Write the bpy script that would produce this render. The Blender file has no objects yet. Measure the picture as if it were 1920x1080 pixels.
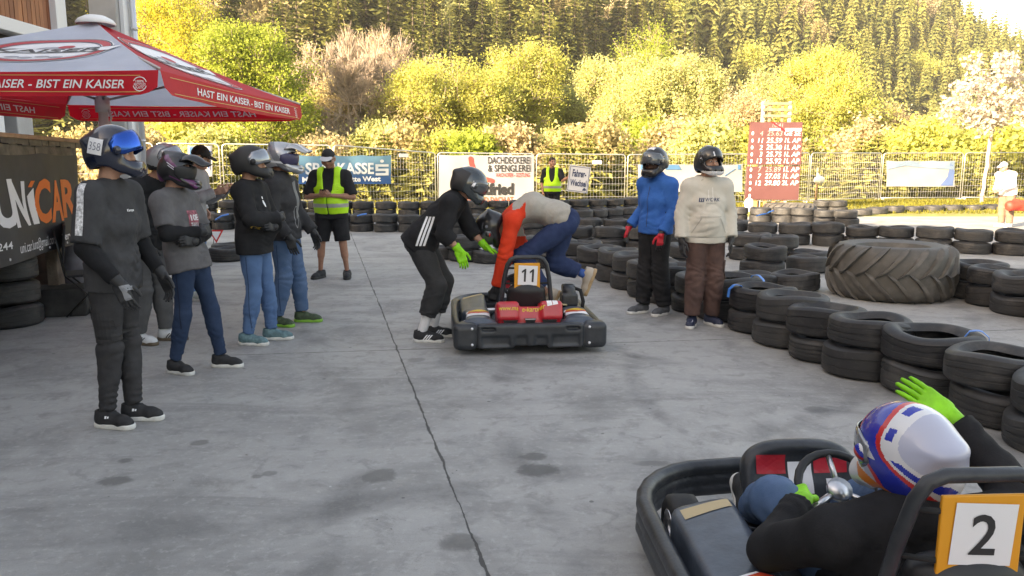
import bpy, bmesh, math, random
import numpy as np
from mathutils import Vector, Matrix
from mathutils.bvhtree import BVHTree
sc = bpy.context.scene
COL = sc.collection
PI = math.pi
R = math.radians
# ---------------------------------------------------------------- camera
CAM_H, PITCH, FPX = 1.62, math.atan(232/1450), 1450.0
cd = bpy.data.cameras.new('camera'); cam = bpy.data.objects.new('camera', cd); COL.objects.link(cam)
cd.sensor_width = 36; cd.lens = FPX/1920*36; cd.clip_end = 4000; cd.clip_start = 0.05
cam.location = (0, 0, CAM_H); cam.rotation_euler = (PI/2-PITCH, 0, 0)
sc.camera = cam
# ---------------------------------------------------------------- sky, sun, exposure
SUN_EL, SUN_AZ = R(20), R(50)          # light travels towards +y and a little to +x
w = bpy.data.worlds.new('World'); sc.world = w; w.use_nodes = True
nt = w.node_tree; nt.nodes.clear()
sky = nt.nodes.new('ShaderNodeTexSky'); sky.sky_type = 'NISHITA'; sky.sun_disc = False
sky.sun_elevation = SUN_EL; sky.sun_rotation = PI+SUN_AZ; sky.dust_density = 2.5; sky.air_density = 1.0; sky.ozone_density = 1.0
bg = nt.nodes.new('ShaderNodeBackground'); bg.inputs['Strength'].default_value = 0.14
wo = nt.nodes.new('ShaderNodeOutputWorld')
nt.links.new(sky.outputs[0], bg.inputs[0]); nt.links.new(bg.outputs[0], wo.inputs[0])
sl = bpy.data.lights.new('sun', 'SUN'); sl.energy = 5.0; sl.angle = R(0.5); sl.color = (1.0, 0.94, 0.84)
so = bpy.data.objects.new('sun', sl); COL.objects.link(so)
so.rotation_euler = Vector((math.sin(SUN_AZ)*math.cos(SUN_EL), math.cos(SUN_AZ)*math.cos(SUN_EL), -math.sin(SUN_EL))).to_track_quat('-Z', 'Y').to_euler()
so.location = (-10, -30, 30)
vs = sc.view_settings
vs.view_transform = 'Standard'; vs.look = 'None'; vs.gamma = 1; vs.use_curve_mapping = False; vs.exposure = 2.17
vs.use_white_balance = True; vs.white_balance_temperature = 8900; vs.white_balance_tint = 14
sc.render.engine = 'CYCLES'
try:
    sc.cycles.use_denoising = True; sc.cycles.max_bounces = 6; sc.cycles.transparent_max_bounces = 12
except Exception: pass
# ---------------------------------------------------------------- helpers
def at(px, py, z=0.0):
    "world point at height z seen at photo pixel px,py"
    xc, yc = (px-960)/FPX, (540-py)/FPX
    d = Vector((xc, math.cos(PITCH)+yc*math.sin(PITCH), -math.sin(PITCH)+yc*math.cos(PITCH)))
    t = (z-CAM_H)/d.z
    return Vector((d.x*t, d.y*t, z))
def atd(px, py, y):
    "world point at world depth y seen at photo pixel px,py"
    xc, yc = (px-960)/FPX, (540-py)/FPX
    d = Vector((xc, math.cos(PITCH)+yc*math.sin(PITCH), -math.sin(PITCH)+yc*math.cos(PITCH)))
    t = y/d.y
    return Vector((d.x*t, y, CAM_H+d.z*t))
def V(*a): return Vector(a)
def tag(o, label=None, cat=None, group=None, kind=None):
    if label: o['label'] = label
    if cat: o['category'] = cat
    if group: o['group'] = group
    if kind: o['kind'] = kind
    return o
def thing(name, label, cat, loc=(0, 0, 0), rz=0, group=None):
    o = bpy.data.objects.new(name, None); COL.objects.link(o)
    o.empty_display_size = .1; o.location = loc; o.rotation_euler = (0, 0, rz)
    return tag(o, label, cat, group)
def link(name, me, mats=None, parent=None, smooth=False):
    o = bpy.data.objects.new(name, me); COL.objects.link(o)
    if mats is not None:
        for m in (mats if isinstance(mats, (list, tuple)) else [mats]): me.materials.append(m)
    if parent is not None: o.parent = parent
    if smooth: me.polygons.foreach_set('use_smooth', [True]*len(me.polygons))
    return o
def kids(o): return [c for c in bpy.data.objects if c.parent == o]
def dup(o, loc, rz=0, label=None, scale=None, ch=None):
    c = o.copy(); COL.objects.link(c); c.location = loc; c.rotation_euler = (0, 0, rz)
    if scale: c.scale = scale
    if label: c['label'] = label
    for k in (ch if ch is not None else o.children):
        d = k.copy(); COL.objects.link(d); d.parent = c
        for g in k.children:
            e = g.copy(); COL.objects.link(e); e.parent = d
    return c
def mesh_from(verts, faces, name='m', mi=None):
    me = bpy.data.meshes.new(name)
    me.from_pydata([tuple(v) for v in verts], [], [tuple(f) for f in faces])
    if mi is not None: me.polygons.foreach_set('material_index', mi)
    me.update()
    return me
def quads_mesh(P, name='m', mi=None):
    "P: (n,4,3) array of quads -> mesh, fast"
    P = np.asarray(P, np.float32); n, k = P.shape[:2]
    me = bpy.data.meshes.new(name)
    me.vertices.add(n*k); me.vertices.foreach_set('co', P.reshape(-1))
    me.loops.add(n*k); me.loops.foreach_set('vertex_index', np.arange(n*k, dtype=np.int32))
    me.polygons.add(n); me.polygons.foreach_set('loop_start', np.arange(0, n*k, k, dtype=np.int32))
    me.polygons.foreach_set('loop_total', np.full(n, k, np.int32))
    if mi is not None: me.polygons.foreach_set('material_index', np.asarray(mi, np.int32))
    me.update(calc_edges=True)
    return me
class MB:
    "collects boxes, tubes and lathes into one mesh"
    def __init__(s): s.v = []; s.f = []; s.mi = []
    def add(s, vs, fs, mi=0):
        b = len(s.v); s.v += [tuple(v) for v in vs]; s.f += [tuple(i+b for i in f) for f in fs]; s.mi += [mi]*len(fs); return s
    def box(s, lo, hi, M=None, mi=0, bev=0.0):
        x0, y0, z0 = lo; x1, y1, z1 = hi
        if bev <= 0:
            vs = [(x0,y0,z0),(x1,y0,z0),(x1,y1,z0),(x0,y1,z0),(x0,y0,z1),(x1,y0,z1),(x1,y1,z1),(x0,y1,z1)]
            fs = [(3,2,1,0),(4,5,6,7),(0,1,5,4),(1,2,6,5),(2,3,7,6),(3,0,4,7)]
        else:
            bm = bmesh.new(); bmesh.ops.create_cube(bm, size=1)
            for v in bm.verts:
                v.co = Vector(((x0+x1)/2+v.co.x*(x1-x0), (y0+y1)/2+v.co.y*(y1-y0), (z0+z1)/2+v.co.z*(z1-z0)))
            bmesh.ops.bevel(bm, geom=bm.edges[:], offset=bev, segments=2, affect='EDGES', profile=.5)
            bm.verts.index_update()
            vs = [v.co.copy() for v in bm.verts]; fs = [[v.index for v in f.verts] for f in bm.faces]; bm.free()
        if M is not None: vs = [M @ Vector(v) for v in vs]
        return s.add(vs, fs, mi)
    def tube(s, pts, r, n=8, mi=0, closed=False, cap=True):
        pts = [Vector(p) for p in pts]; m = len(pts)
        rs = r if isinstance(r, (list, tuple)) else [r]*m
        vs = []; up = None
        for i, p in enumerate(pts):
            if closed: t = (pts[(i+1) % m]-pts[i-1])
            else: t = pts[min(i+1, m-1)]-pts[max(i-1, 0)]
            t.normalize()
            if up is None:
                up = Vector((0, 0, 1)) if abs(t.z) < .9 else Vector((1, 0, 0))
            a = (up-t*up.dot(t)).normalized(); up = a; b = t.cross(a)
            for k in range(n):
                an = 2*PI*k/n
                vs.append(p+(a*math.cos(an)+b*math.sin(an))*rs[i])
        fs = []
        for i in range(m if closed else m-1):
            j = (i+1) % m
            for k in range(n):
                l = (k+1) % n
                fs.append((i*n+k, i*n+l, j*n+l, j*n+k))
        if cap and not closed:
            fs.append(tuple(range(n-1, -1, -1))); fs.append(tuple(range((m-1)*n, m*n)))
        return s.add(vs, fs, mi)
    def lathe(s, prof, n=24, M=None, mi=0, closed=False):
        "prof: (r,z) list round the z axis"
        vs = []; m = len(prof)
        for r, z in prof:
            for k in range(n):
                a = 2*PI*k/n; vs.append(Vector((r*math.cos(a), r*math.sin(a), z)))
        fs = []
        for i in range(m if closed else m-1):
            j = (i+1) % m
            for k in range(n):
                l = (k+1) % n; fs.append((i*n+k, i*n+l, j*n+l, j*n+k))
        if M is not None: vs = [M @ v for v in vs]
        return s.add(vs, fs, mi)
    def prism(s, poly, z0, z1, M=None, mi=0):
        n = len(poly)
        vs = [(x, y, z0) for x, y in poly]+[(x, y, z1) for x, y in poly]
        fs = [tuple(range(n-1, -1, -1)), tuple(range(n, 2*n))]+[(i, (i+1) % n, n+(i+1) % n, n+i) for i in range(n)]
        if M is not None: vs = [M @ Vector(v) for v in vs]
        return s.add(vs, fs, mi)
    def build(s, name, mats, parent=None, smooth=False, loc=None):
        me = mesh_from(s.v, s.f, name, s.mi)
        o = link(name, me, mats, parent, smooth)
        if smooth and smooth != True: me.polygons.foreach_set('use_smooth', [True]*len(me.polygons)); me.set_sharp_from_angle(angle=R(smooth))
        if loc is not None: o.location = loc
        return o
def frame(o, x, y=None, z=None):
    "matrix with origin o and axes x, z (y derived)"
    x = Vector(x).normalized()
    if z is None: y = Vector(y).normalized(); z = x.cross(y).normalized(); y = z.cross(x)
    else: z = Vector(z).normalized(); y = z.cross(x).normalized(); z = x.cross(y)
    M = Matrix((x, y, z)).transposed().to_4x4(); M.translation = Vector(o); return M
# ---------------------------------------------------------------- materials
MATS = {}
def mat(name, col, rough=.6, metal=0.0, var=0.0, vscale=8.0, bump=0.0, bscale=40.0, coat=0.0, trans=0.0, emit=None, col2=None, spec=None, alpha=None, sheen=0.0, detail=4.0, coord='Object'):
    if name in MATS: return MATS[name]
    m = bpy.data.materials.new(name); m.use_nodes = True; t = m.node_tree; b = t.nodes['Principled BSDF']
    b.inputs['Base Color'].default_value = (*col, 1); b.inputs['Roughness'].default_value = rough; b.inputs['Metallic'].default_value = metal
    if spec is not None: b.inputs['Specular IOR Level'].default_value = spec
    if coat: b.inputs['Coat Weight'].default_value = coat; b.inputs['Coat Roughness'].default_value = .06
    if sheen: b.inputs['Sheen Weight'].default_value = sheen
    if emit: b.inputs['Emission Color'].default_value = (*emit[0], 1); b.inputs['Emission Strength'].default_value = emit[1]
    if alpha is not None: b.inputs['Alpha'].default_value = alpha
    if trans: b.inputs['Transmission Weight'].default_value = trans
    if var or bump:
        tc = t.nodes.new('ShaderNodeTexCoord')
    if var:
        n = t.nodes.new('ShaderNodeTexNoise'); n.inputs['Scale'].default_value = vscale; n.inputs['Detail'].default_value = detail; n.inputs['Roughness'].default_value = .6
        t.links.new(tc.outputs[coord], n.inputs['Vector'])
        rp = t.nodes.new('ShaderNodeValToRGB'); e = rp.color_ramp.elements
        c2 = col2 if col2 else tuple(min(1, c*(1+var)+var*.03) for c in col); c1 = col if col2 else tuple(c*(1-var) for c in col)
        e[0].position = .35; e[0].color = (*c1, 1); e[1].position = .68; e[1].color = (*c2, 1)
        t.links.new(n.outputs['Fac'], rp.inputs['Fac']); t.links.new(rp.outputs['Color'], b.inputs['Base Color'])
    if bump:
        n2 = t.nodes.new('ShaderNodeTexNoise'); n2.inputs['Scale'].default_value = bscale; n2.inputs['Detail'].default_value = 5
        t.links.new(tc.outputs[coord], n2.inputs['Vector'])
        bp = t.nodes.new('ShaderNodeBump'); bp.inputs['Strength'].default_value = bump; bp.inputs['Distance'].default_value = .02
        t.links.new(n2.outputs['Fac'], bp.inputs['Height']); t.links.new(bp.outputs['Normal'], b.inputs['Normal'])
    MATS[name] = m
    return m
def leafmat(name, col, col2, tr=.45, scale=.35):
    "foliage: per-leaf colour from a random-per-island value and soft clumps, some light passing through"
    if name in MATS: return MATS[name]
    m = bpy.data.materials.new(name); m.use_nodes = True; t = m.node_tree; t.nodes.clear()
    out = t.nodes.new('ShaderNodeOutputMaterial'); g = t.nodes.new('ShaderNodeNewGeometry')
    rp = t.nodes.new('ShaderNodeValToRGB'); e = rp.color_ramp.elements
    e[0].position = .1; e[0].color = (*col, 1); e[1].position = .9; e[1].color = (*col2, 1)
    t.links.new(g.outputs['Random Per Island'], rp.inputs['Fac'])
    d = t.nodes.new('ShaderNodeBsdfDiffuse'); tl = t.nodes.new('ShaderNodeBsdfTranslucent'); mx = t.nodes.new('ShaderNodeMixShader')
    mx.inputs[0].default_value = tr
    t.links.new(rp.outputs['Color'], d.inputs['Color']); t.links.new(rp.outputs['Color'], tl.inputs['Color'])
    t.links.new(d.outputs[0], mx.inputs[1]); t.links.new(tl.outputs[0], mx.inputs[2]); t.links.new(mx.outputs[0], out.inputs['Surface'])
    MATS[name] = m; return m
# ---------------------------------------------------------------- text
_dg = None
def text_geo(body, size=1.0, bold=0.0, shear=0.0, align='LEFT', extrude=0.0, spacing=1.0):
    "(verts, faces) of a line of text in the xy plane"
    cu = bpy.data.curves.new('t', 'FONT'); cu.body = body; cu.size = size; cu.offset = bold; cu.shear = shear
    cu.align_x = align; cu.extrude = extrude; cu.resolution_u = 3; cu.space_character = spacing; cu.fill_mode = 'BOTH' if extrude else 'FRONT'
    o = bpy.data.objects.new('t', cu); COL.objects.link(o)
    dg = bpy.context.evaluated_depsgraph_get(); dg.update()
    me = o.evaluated_get(dg).to_mesh()
    vs = [v.co.copy() for v in me.vertices]; fs = [tuple(p.vertices) for p in me.polygons]
    o.evaluated_get(dg).to_mesh_clear()
    bpy.data.objects.remove(o); bpy.data.curves.remove(cu)
    return vs, fs
def fit(vs, w=None, h=None, cx=None, cy=None):
    "scale text verts to width/height and centre them"
    xs = [v.x for v in vs]; ys = [v.y for v in vs]
    x0, x1, y0, y1 = min(xs), max(xs), min(ys), max(ys)
    sx = w/(x1-x0) if w else None; sy = h/(y1-y0) if h else None
    sx = sx or sy; sy = sy or sx
    return [Vector(((v.x-(x0+x1)/2)*sx+(cx or 0), (v.y-(y0+y1)/2)*sy+(cy or 0), v.z)) for v in vs]
def bvh_of(objs):
    vs = []; fs = []
    for o in (objs if isinstance(objs, (list, tuple)) else [objs]):
        b = len(vs); vs += [v.co.copy() for v in o.data.vertices]; fs += [[i+b for i in p.vertices] for p in o.data.polygons]
    return BVHTree.FromPolygons(vs, fs)
def refine(vs, fs, maxlen):
    bm = bmesh.new(); bv = [bm.verts.new(v) for v in vs]
    for f in fs:
        try: bm.faces.new([bv[i] for i in f])
        except ValueError: pass
    for _ in range(6):
        es = [e for e in bm.edges if e.calc_length() > maxlen]
        if not es: break
        bmesh.ops.subdivide_edges(bm, edges=es, cuts=1)
        bmesh.ops.triangulate(bm, faces=[f for f in bm.faces if len(f.verts) > 4])
    bmesh.ops.triangulate(bm, faces=bm.faces[:])
    bm.verts.index_update()
    out = [v.co.copy() for v in bm.verts], [[v.index for v in f.verts] for f in bm.faces]
    bm.free(); return out
def decal(name, geo, M, target, material, parent, off=.003, maxlen=.02, dist=.6):
    "lay flat geometry (xy plane, frame M) onto the surface of target along -z of M"
    tree = target if isinstance(target, BVHTree) else bvh_of(target)
    vs, fs = refine(geo[0], geo[1], maxlen)
    z = M.to_3x3() @ Vector((0, 0, 1)); out = []; ok = []
    for v in vs:
        p = M @ Vector((v.x, v.y, 0))
        h, n, i, d = tree.ray_cast(p+z*dist/2, -z, dist)
        if h is None: ok.append(False); out.append(p)
        else: ok.append(True); out.append(h+z*off)
    ff = [f for f in fs if all(ok[i] for i in f)]
    if not ff: return None
    used = sorted({i for f in ff for i in f}); ix = {u: k for k, u in enumerate(used)}
    me = mesh_from([out[u] for u in used], [[ix[i] for i in f] for f in ff], name)
    return link(name, me, material, parent)
def rect(w, h, cx=0, cy=0): return [V(cx-w/2, cy-h/2, 0), V(cx+w/2, cy-h/2, 0), V(cx+w/2, cy+h/2, 0), V(cx-w/2, cy+h/2, 0)], [(0, 1, 2, 3)]
def poly(pts): return [V(x, y, 0) for x, y in pts], [tuple(range(len(pts)))]
def ring(rx, ry, t, n=32, a0=0, a1=2*PI):
    vs = []; fs = []
    for k in range(n+1):
        a = a0+(a1-a0)*k/n
        vs += [V(rx*math.cos(a), ry*math.sin(a), 0), V((rx-t)*math.cos(a), (ry-t)*math.sin(a), 0)]
    for k in range(n): fs.append((2*k, 2*k+2, 2*k+3, 2*k+1))
    return vs, fs
def disc(rx, ry, n=32): return [V(rx*math.cos(2*PI*k/n), ry*math.sin(2*PI*k/n), 0) for k in range(n)], [tuple(range(n))]
def join_geo(*gs):
    vs = []; fs = []
    for a, b in gs:
        k = len(vs); vs += list(a); fs += [tuple(i+k for i in f) for f in b]
    return vs, fs
def shift(g, dx, dy, rot=0, s=1):
    c, n = math.cos(rot), math.sin(rot)
    return [V(s*(v.x*c-v.y*n)+dx, s*(v.x*n+v.y*c)+dy, v.z) for v in g[0]], g[1]
# ---------------------------------------------------------------- signed distance surfaces
class G:
    "a distance field on a grid; add rounded shapes, cut, then mesh it as one continuous skin"
    def __init__(s, lo, hi, res):
        s.lo = np.array(lo, np.float32); s.res = res
        s.n = np.maximum(2, np.ceil((np.array(hi)-np.array(lo))/res).astype(int)+1)
        s.F = np.full(tuple(s.n), 10.0, np.float32)
    def sub(s, lo, hi):
        a = np.clip(np.floor((np.array(lo)-s.lo)/s.res).astype(int), 0, s.n-1); b = np.clip(np.ceil((np.array(hi)-s.lo)/s.res).astype(int)+1, 1, s.n)
        b = np.maximum(b, a+1)
        ax = [s.lo[i]+s.res*np.arange(a[i], b[i], dtype=np.float32) for i in range(3)]
        return tuple(slice(a[i], b[i]) for i in range(3)), ax[0][:, None, None], ax[1][None, :, None], ax[2][None, None, :]
    def _mix(s, sl, d, k, op):
        A = s.F[sl]
        if op == 'u':
            if k <= 0: s.F[sl] = np.minimum(A, d)
            else:
                h = np.clip(.5+.5*(A-d)/k, 0, 1); s.F[sl] = A+(d-A)*h-k*h*(1-h)
        else:
            d = -d
            if k <= 0: s.F[sl] = np.maximum(A, d)
            else:
                h = np.clip(.5-.5*(A-d)/k, 0, 1); s.F[sl] = A+(d-A)*h+k*h*(1-h)
    def cap(s, a, b, ra, rb=None, k=.02, flat=None, side=None, op='u'):
        "tapered capsule; flat=(ws,wf) scales across side and forward axes"
        if rb is None: rb = ra
        a = np.array(a, np.float32); b = np.array(b, np.float32); m = max(ra, rb)*(max(flat) if flat else 1)+k+3*s.res+.02
        sl, X, Y, Z = s.sub(np.minimum(a, b)-m, np.maximum(a, b)+m)
        u = b-a; L2 = float(u@u)+1e-9
        x, y, z = X-a[0], Y-a[1], Z-a[2]
        t = np.clip((x*u[0]+y*u[1]+z*u[2])/L2, 0, 1)
        x, y, z = x-t*u[0], y-t*u[1], z-t*u[2]
        if flat is None: d = np.sqrt(x*x+y*y+z*z)-(ra+(rb-ra)*t)
        else:
            un = u/math.sqrt(L2); sd = np.array(side, np.float32); sd = sd-un*(sd@un); sd /= np.linalg.norm(sd); fw = np.cross(un, sd)
            p = x*sd[0]+y*sd[1]+z*sd[2]; q = x*fw[0]+y*fw[1]+z*fw[2]; e = x*un[0]+y*un[1]+z*un[2]
            r = ra+(rb-ra)*t
            l = np.sqrt((p/flat[0])**2+(q/flat[1])**2+(e/min(flat))**2)
            d = (l-r)*min(flat)*1.0
        s._mix(sl, d, k, op); return s
    def ell(s, c, r, k=.02, M=None, op='u', pw=2.0):
        c = np.array(c, np.float32); m = max(r)+k+3*s.res+.02
        sl, X, Y, Z = s.sub(c-m, c+m); x, y, z = X-c[0], Y-c[1], Z-c[2]
        if M is not None:
            A = np.array(M.to_3x3().transposed()); x, y, z = A[0, 0]*x+A[0, 1]*y+A[0, 2]*z, A[1, 0]*x+A[1, 1]*y+A[1, 2]*z, A[2, 0]*x+A[2, 1]*y+A[2, 2]*z
        if pw == 2.0:
            k0 = np.sqrt((x/r[0])**2+(y/r[1])**2+(z/r[2])**2); k1 = np.sqrt((x/r[0]**2)**2+(y/r[1]**2)**2+(z/r[2]**2)**2)+1e-6
            d = k0*(k0-1)/k1
        else:
            k0 = (np.abs(x/r[0])**pw+np.abs(y/r[1])**pw+np.abs(z/r[2])**pw)**(1/pw); d = (k0-1)*min(r)
        s._mix(sl, d, k, op); return s
    def box(s, c, h, rd=.01, k=.01, M=None, op='u'):
        c = np.array(c, np.float32); m = float(np.linalg.norm(h))+k+3*s.res+.02
        sl, X, Y, Z = s.sub(c-m, c+m); x, y, z = X-c[0], Y-c[1], Z-c[2]
        if M is not None:
            A = np.array(M.to_3x3().transposed()); x, y, z = A[0, 0]*x+A[0, 1]*y+A[0, 2]*z, A[1, 0]*x+A[1, 1]*y+A[1, 2]*z, A[2, 0]*x+A[2, 1]*y+A[2, 2]*z
        x, y, z = np.abs(x)-h[0]+rd, np.abs(y)-h[1]+rd, np.abs(z)-h[2]+rd
        d = np.sqrt(np.maximum(x, 0)**2+np.maximum(y, 0)**2+np.maximum(z, 0)**2)+np.minimum(np.maximum(x, np.maximum(y, z)), 0)-rd
        s._mix(sl, d, k, op); return s
    def half(s, p, n, k=0.0):
        "keep the side the normal points away from"
        p = np.array(p, np.float32); n = np.array(n, np.float32); n = n/np.linalg.norm(n)
        sl, X, Y, Z = s.sub(s.lo, s.lo+s.n*s.res)
        d = (X-p[0])*n[0]+(Y-p[1])*n[1]+(Z-p[2])*n[2]
        s._mix(sl, -d, k, 's'); return s
    def join(s, o, k=0.0): s._mix((slice(None),)*3, o.F, k, 'u'); return s
    def twin(s):
        o = G.__new__(G); o.lo = s.lo; o.res = s.res; o.n = s.n; o.F = np.full(tuple(s.n), 10.0, np.float32); return o
    def shell(s, t): s.F = np.abs(s.F)-t; return s
    def crumple(s, amp, scale, seed=0, zs=1.0):
        "cloth folds: a few warped waves added to the field"
        sl, X, Y, Z = s.sub(s.lo, s.lo+s.n*s.res); rg = np.random.RandomState(seed); D = 0
        for i in range(5):
            v = rg.normal(size=3); v /= np.linalg.norm(v); v[2] *= zs; f = scale*(1+.5*rg.rand()); ph = rg.rand(3)*6
            w = np.sin((X*v[1]+Y*v[2]+Z*v[0])*f*.6+ph[1])*1.3
            D = D+np.sin((X*v[0]+Y*v[1]+Z*v[2])*f+w+ph[0])
        s.F = s.F+amp*D/2.2; return s
    def mesh(s, name='skin'):
        F = s.F; F[0] = F[-1] = 1; F[:, 0] = F[:, -1] = 1; F[:, :, 0] = F[:, :, -1] = 1
        I = F < 0
        nx, ny, nz = F.shape
        cnt = sum(I[a:nx-1+a, b:ny-1+b, c:nz-1+c].astype(np.int8) for a in (0, 1) for b in (0, 1) for c in (0, 1))
        act = (cnt > 0) & (cnt < 8)
        idx = np.full(act.shape, -1, np.int32); ijk = np.argwhere(act); idx[act] = np.arange(len(ijk))
        P = np.zeros((len(ijk), 3)); W = np.zeros(len(ijk)); i, j, k = ijk.T
        cs = [(a, b, c) for a in (0, 1) for b in (0, 1) for c in (0, 1)]
        for p in range(8):
            for q in range(p+1, 8):
                A, B = cs[p], cs[q]
                if sum(abs(A[t]-B[t]) for t in range(3)) != 1: continue
                fa = F[i+A[0], j+A[1], k+A[2]]; fb = F[i+B[0], j+B[1], k+B[2]]
                x = (fa < 0) != (fb < 0); t = np.where(x, fa/np.where(x, fa-fb, 1), 0)
                for d in range(3): P[:, d] += np.where(x, A[d]+t*(B[d]-A[d]), 0)
                W += x
        P = P/W[:, None]+ijk
        P = P*s.res+s.lo
        Q = []
        for ax in range(3):
            sl0 = [slice(None)]*3; sl1 = [slice(None)]*3; sl0[ax] = slice(0, -1); sl1[ax] = slice(1, None)
            A = I[tuple(sl0)]; B = I[tuple(sl1)]; e = np.argwhere(A != B)
            e = e[np.all(e[:, [d for d in range(3) if d != ax]] > 0, axis=1)]
            o1, o2 = [(1, 2), (2, 0), (0, 1)][ax]
            c = []
            for da, db in ((1, 1), (0, 1), (0, 0), (1, 0)):
                t = e.copy(); t[:, o1] -= da; t[:, o2] -= db
                t = np.minimum(t, np.array(idx.shape)-1); c.append(idx[t[:, 0], t[:, 1], t[:, 2]])
            c = np.stack(c, 1); fl = A[e[:, 0], e[:, 1], e[:, 2]]
            c[~fl] = c[~fl][:, ::-1]; Q.append(c)
        Q = np.concatenate(Q); Q = Q[(Q >= 0).all(1)]
        me = bpy.data.meshes.new(name)
        me.vertices.add(len(P)); me.vertices.foreach_set('co', P.astype(np.float32).reshape(-1))
        me.loops.add(len(Q)*4); me.loops.foreach_set('vertex_index', Q.reshape(-1).astype(np.int32))
        me.polygons.add(len(Q)); me.polygons.foreach_set('loop_start', np.arange(0, len(Q)*4, 4, dtype=np.int32)); me.polygons.foreach_set('loop_total', np.full(len(Q), 4, np.int32))
        me.polygons.foreach_set('use_smooth', np.ones(len(Q), bool))
        me.update(calc_edges=True)
        return me
    def build(s, name, mats, parent=None): return link(name, s.mesh(name), mats, parent)
def paint(o, fn):
    "material index per face from its centre (object space)"
    me = o.data; n = len(me.polygons); c = np.empty(n*3, np.float32); me.polygons.foreach_get('center', c); c = c.reshape(-1, 3)
    mi = np.zeros(n, np.int32); fn(c, mi); me.polygons.foreach_set('material_index', mi); me.update()
def merge_meshes(name, mes, mats, parent=None):
    vs = []; fs = []; b = 0; mi = []
    for me in mes:
        v = np.empty(len(me.vertices)*3, np.float32); me.vertices.foreach_get('co', v); f = np.empty(len(me.polygons)*4, np.int32); me.loops.foreach_get('vertex_index', f)
        m = np.empty(len(me.polygons), np.int32); me.polygons.foreach_get('material_index', m)
        vs.append(v.reshape(-1, 3)); fs.append(f.reshape(-1, 4)+b); mi.append(m); b += len(v)//3
    V_ = np.concatenate(vs); Q = np.concatenate(fs)
    me = bpy.data.meshes.new(name); me.vertices.add(len(V_)); me.vertices.foreach_set('co', V_.reshape(-1)); me.loops.add(len(Q)*4); me.loops.foreach_set('vertex_index', Q.reshape(-1))
    me.polygons.add(len(Q)); me.polygons.foreach_set('loop_start', np.arange(0, len(Q)*4, 4, dtype=np.int32)); me.polygons.foreach_set('loop_total', np.full(len(Q), 4, np.int32))
    me.polygons.foreach_set('use_smooth', np.ones(len(Q), bool)); me.polygons.foreach_set('material_index', np.concatenate(mi)); me.update(calc_edges=True)
    return link(name, me, mats, parent)
# ================================================================ SETTING
class NT:
    "tiny node-expression helper"
    def __init__(s, t): s.t = t
    def n(s, ty, **k):
        x = s.t.nodes.new(ty)
        for a, v in k.items(): setattr(x, a, v)
        return x
    def set(s, sock, v):
        if isinstance(v, bpy.types.NodeSocket): s.t.links.new(v, sock)
        elif v is not None: sock.default_value = v
    def m(s, op, a, b=None, c=None, clamp=False):
        x = s.n('ShaderNodeMath', operation=op); x.use_clamp = clamp
        s.set(x.inputs[0], a)
        if b is not None: s.set(x.inputs[1], b)
        if c is not None: s.set(x.inputs[2], c)
        return x.outputs[0]
    def step(s, v, a, b):
        x = s.n('ShaderNodeMapRange', interpolation_type='SMOOTHSTEP'); s.set(x.inputs['Value'], v); x.inputs['From Min'].default_value = a; x.inputs['From Max'].default_value = b
        return x.outputs['Result']
    def noise(s, vec, scale, detail=4, rough=.55, dist=0.0):
        x = s.n('ShaderNodeTexNoise'); s.set(x.inputs['Vector'], vec); x.inputs['Scale'].default_value = scale; x.inputs['Detail'].default_value = detail; x.inputs['Roughness'].default_value = rough; x.inputs['Distortion'].default_value = dist
        return x.outputs['Fac']
    def mix(s, f, a, b, mode='MIX'):
        x = s.n('ShaderNodeMix', data_type='RGBA', blend_type=mode); s.set(x.inputs['Factor'], f)
        for i, v in ((6, a), (7, b)):
            if isinstance(v, tuple): v = (*v, 1)
            s.set(x.inputs[i], v)
        return x.outputs[2]
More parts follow.
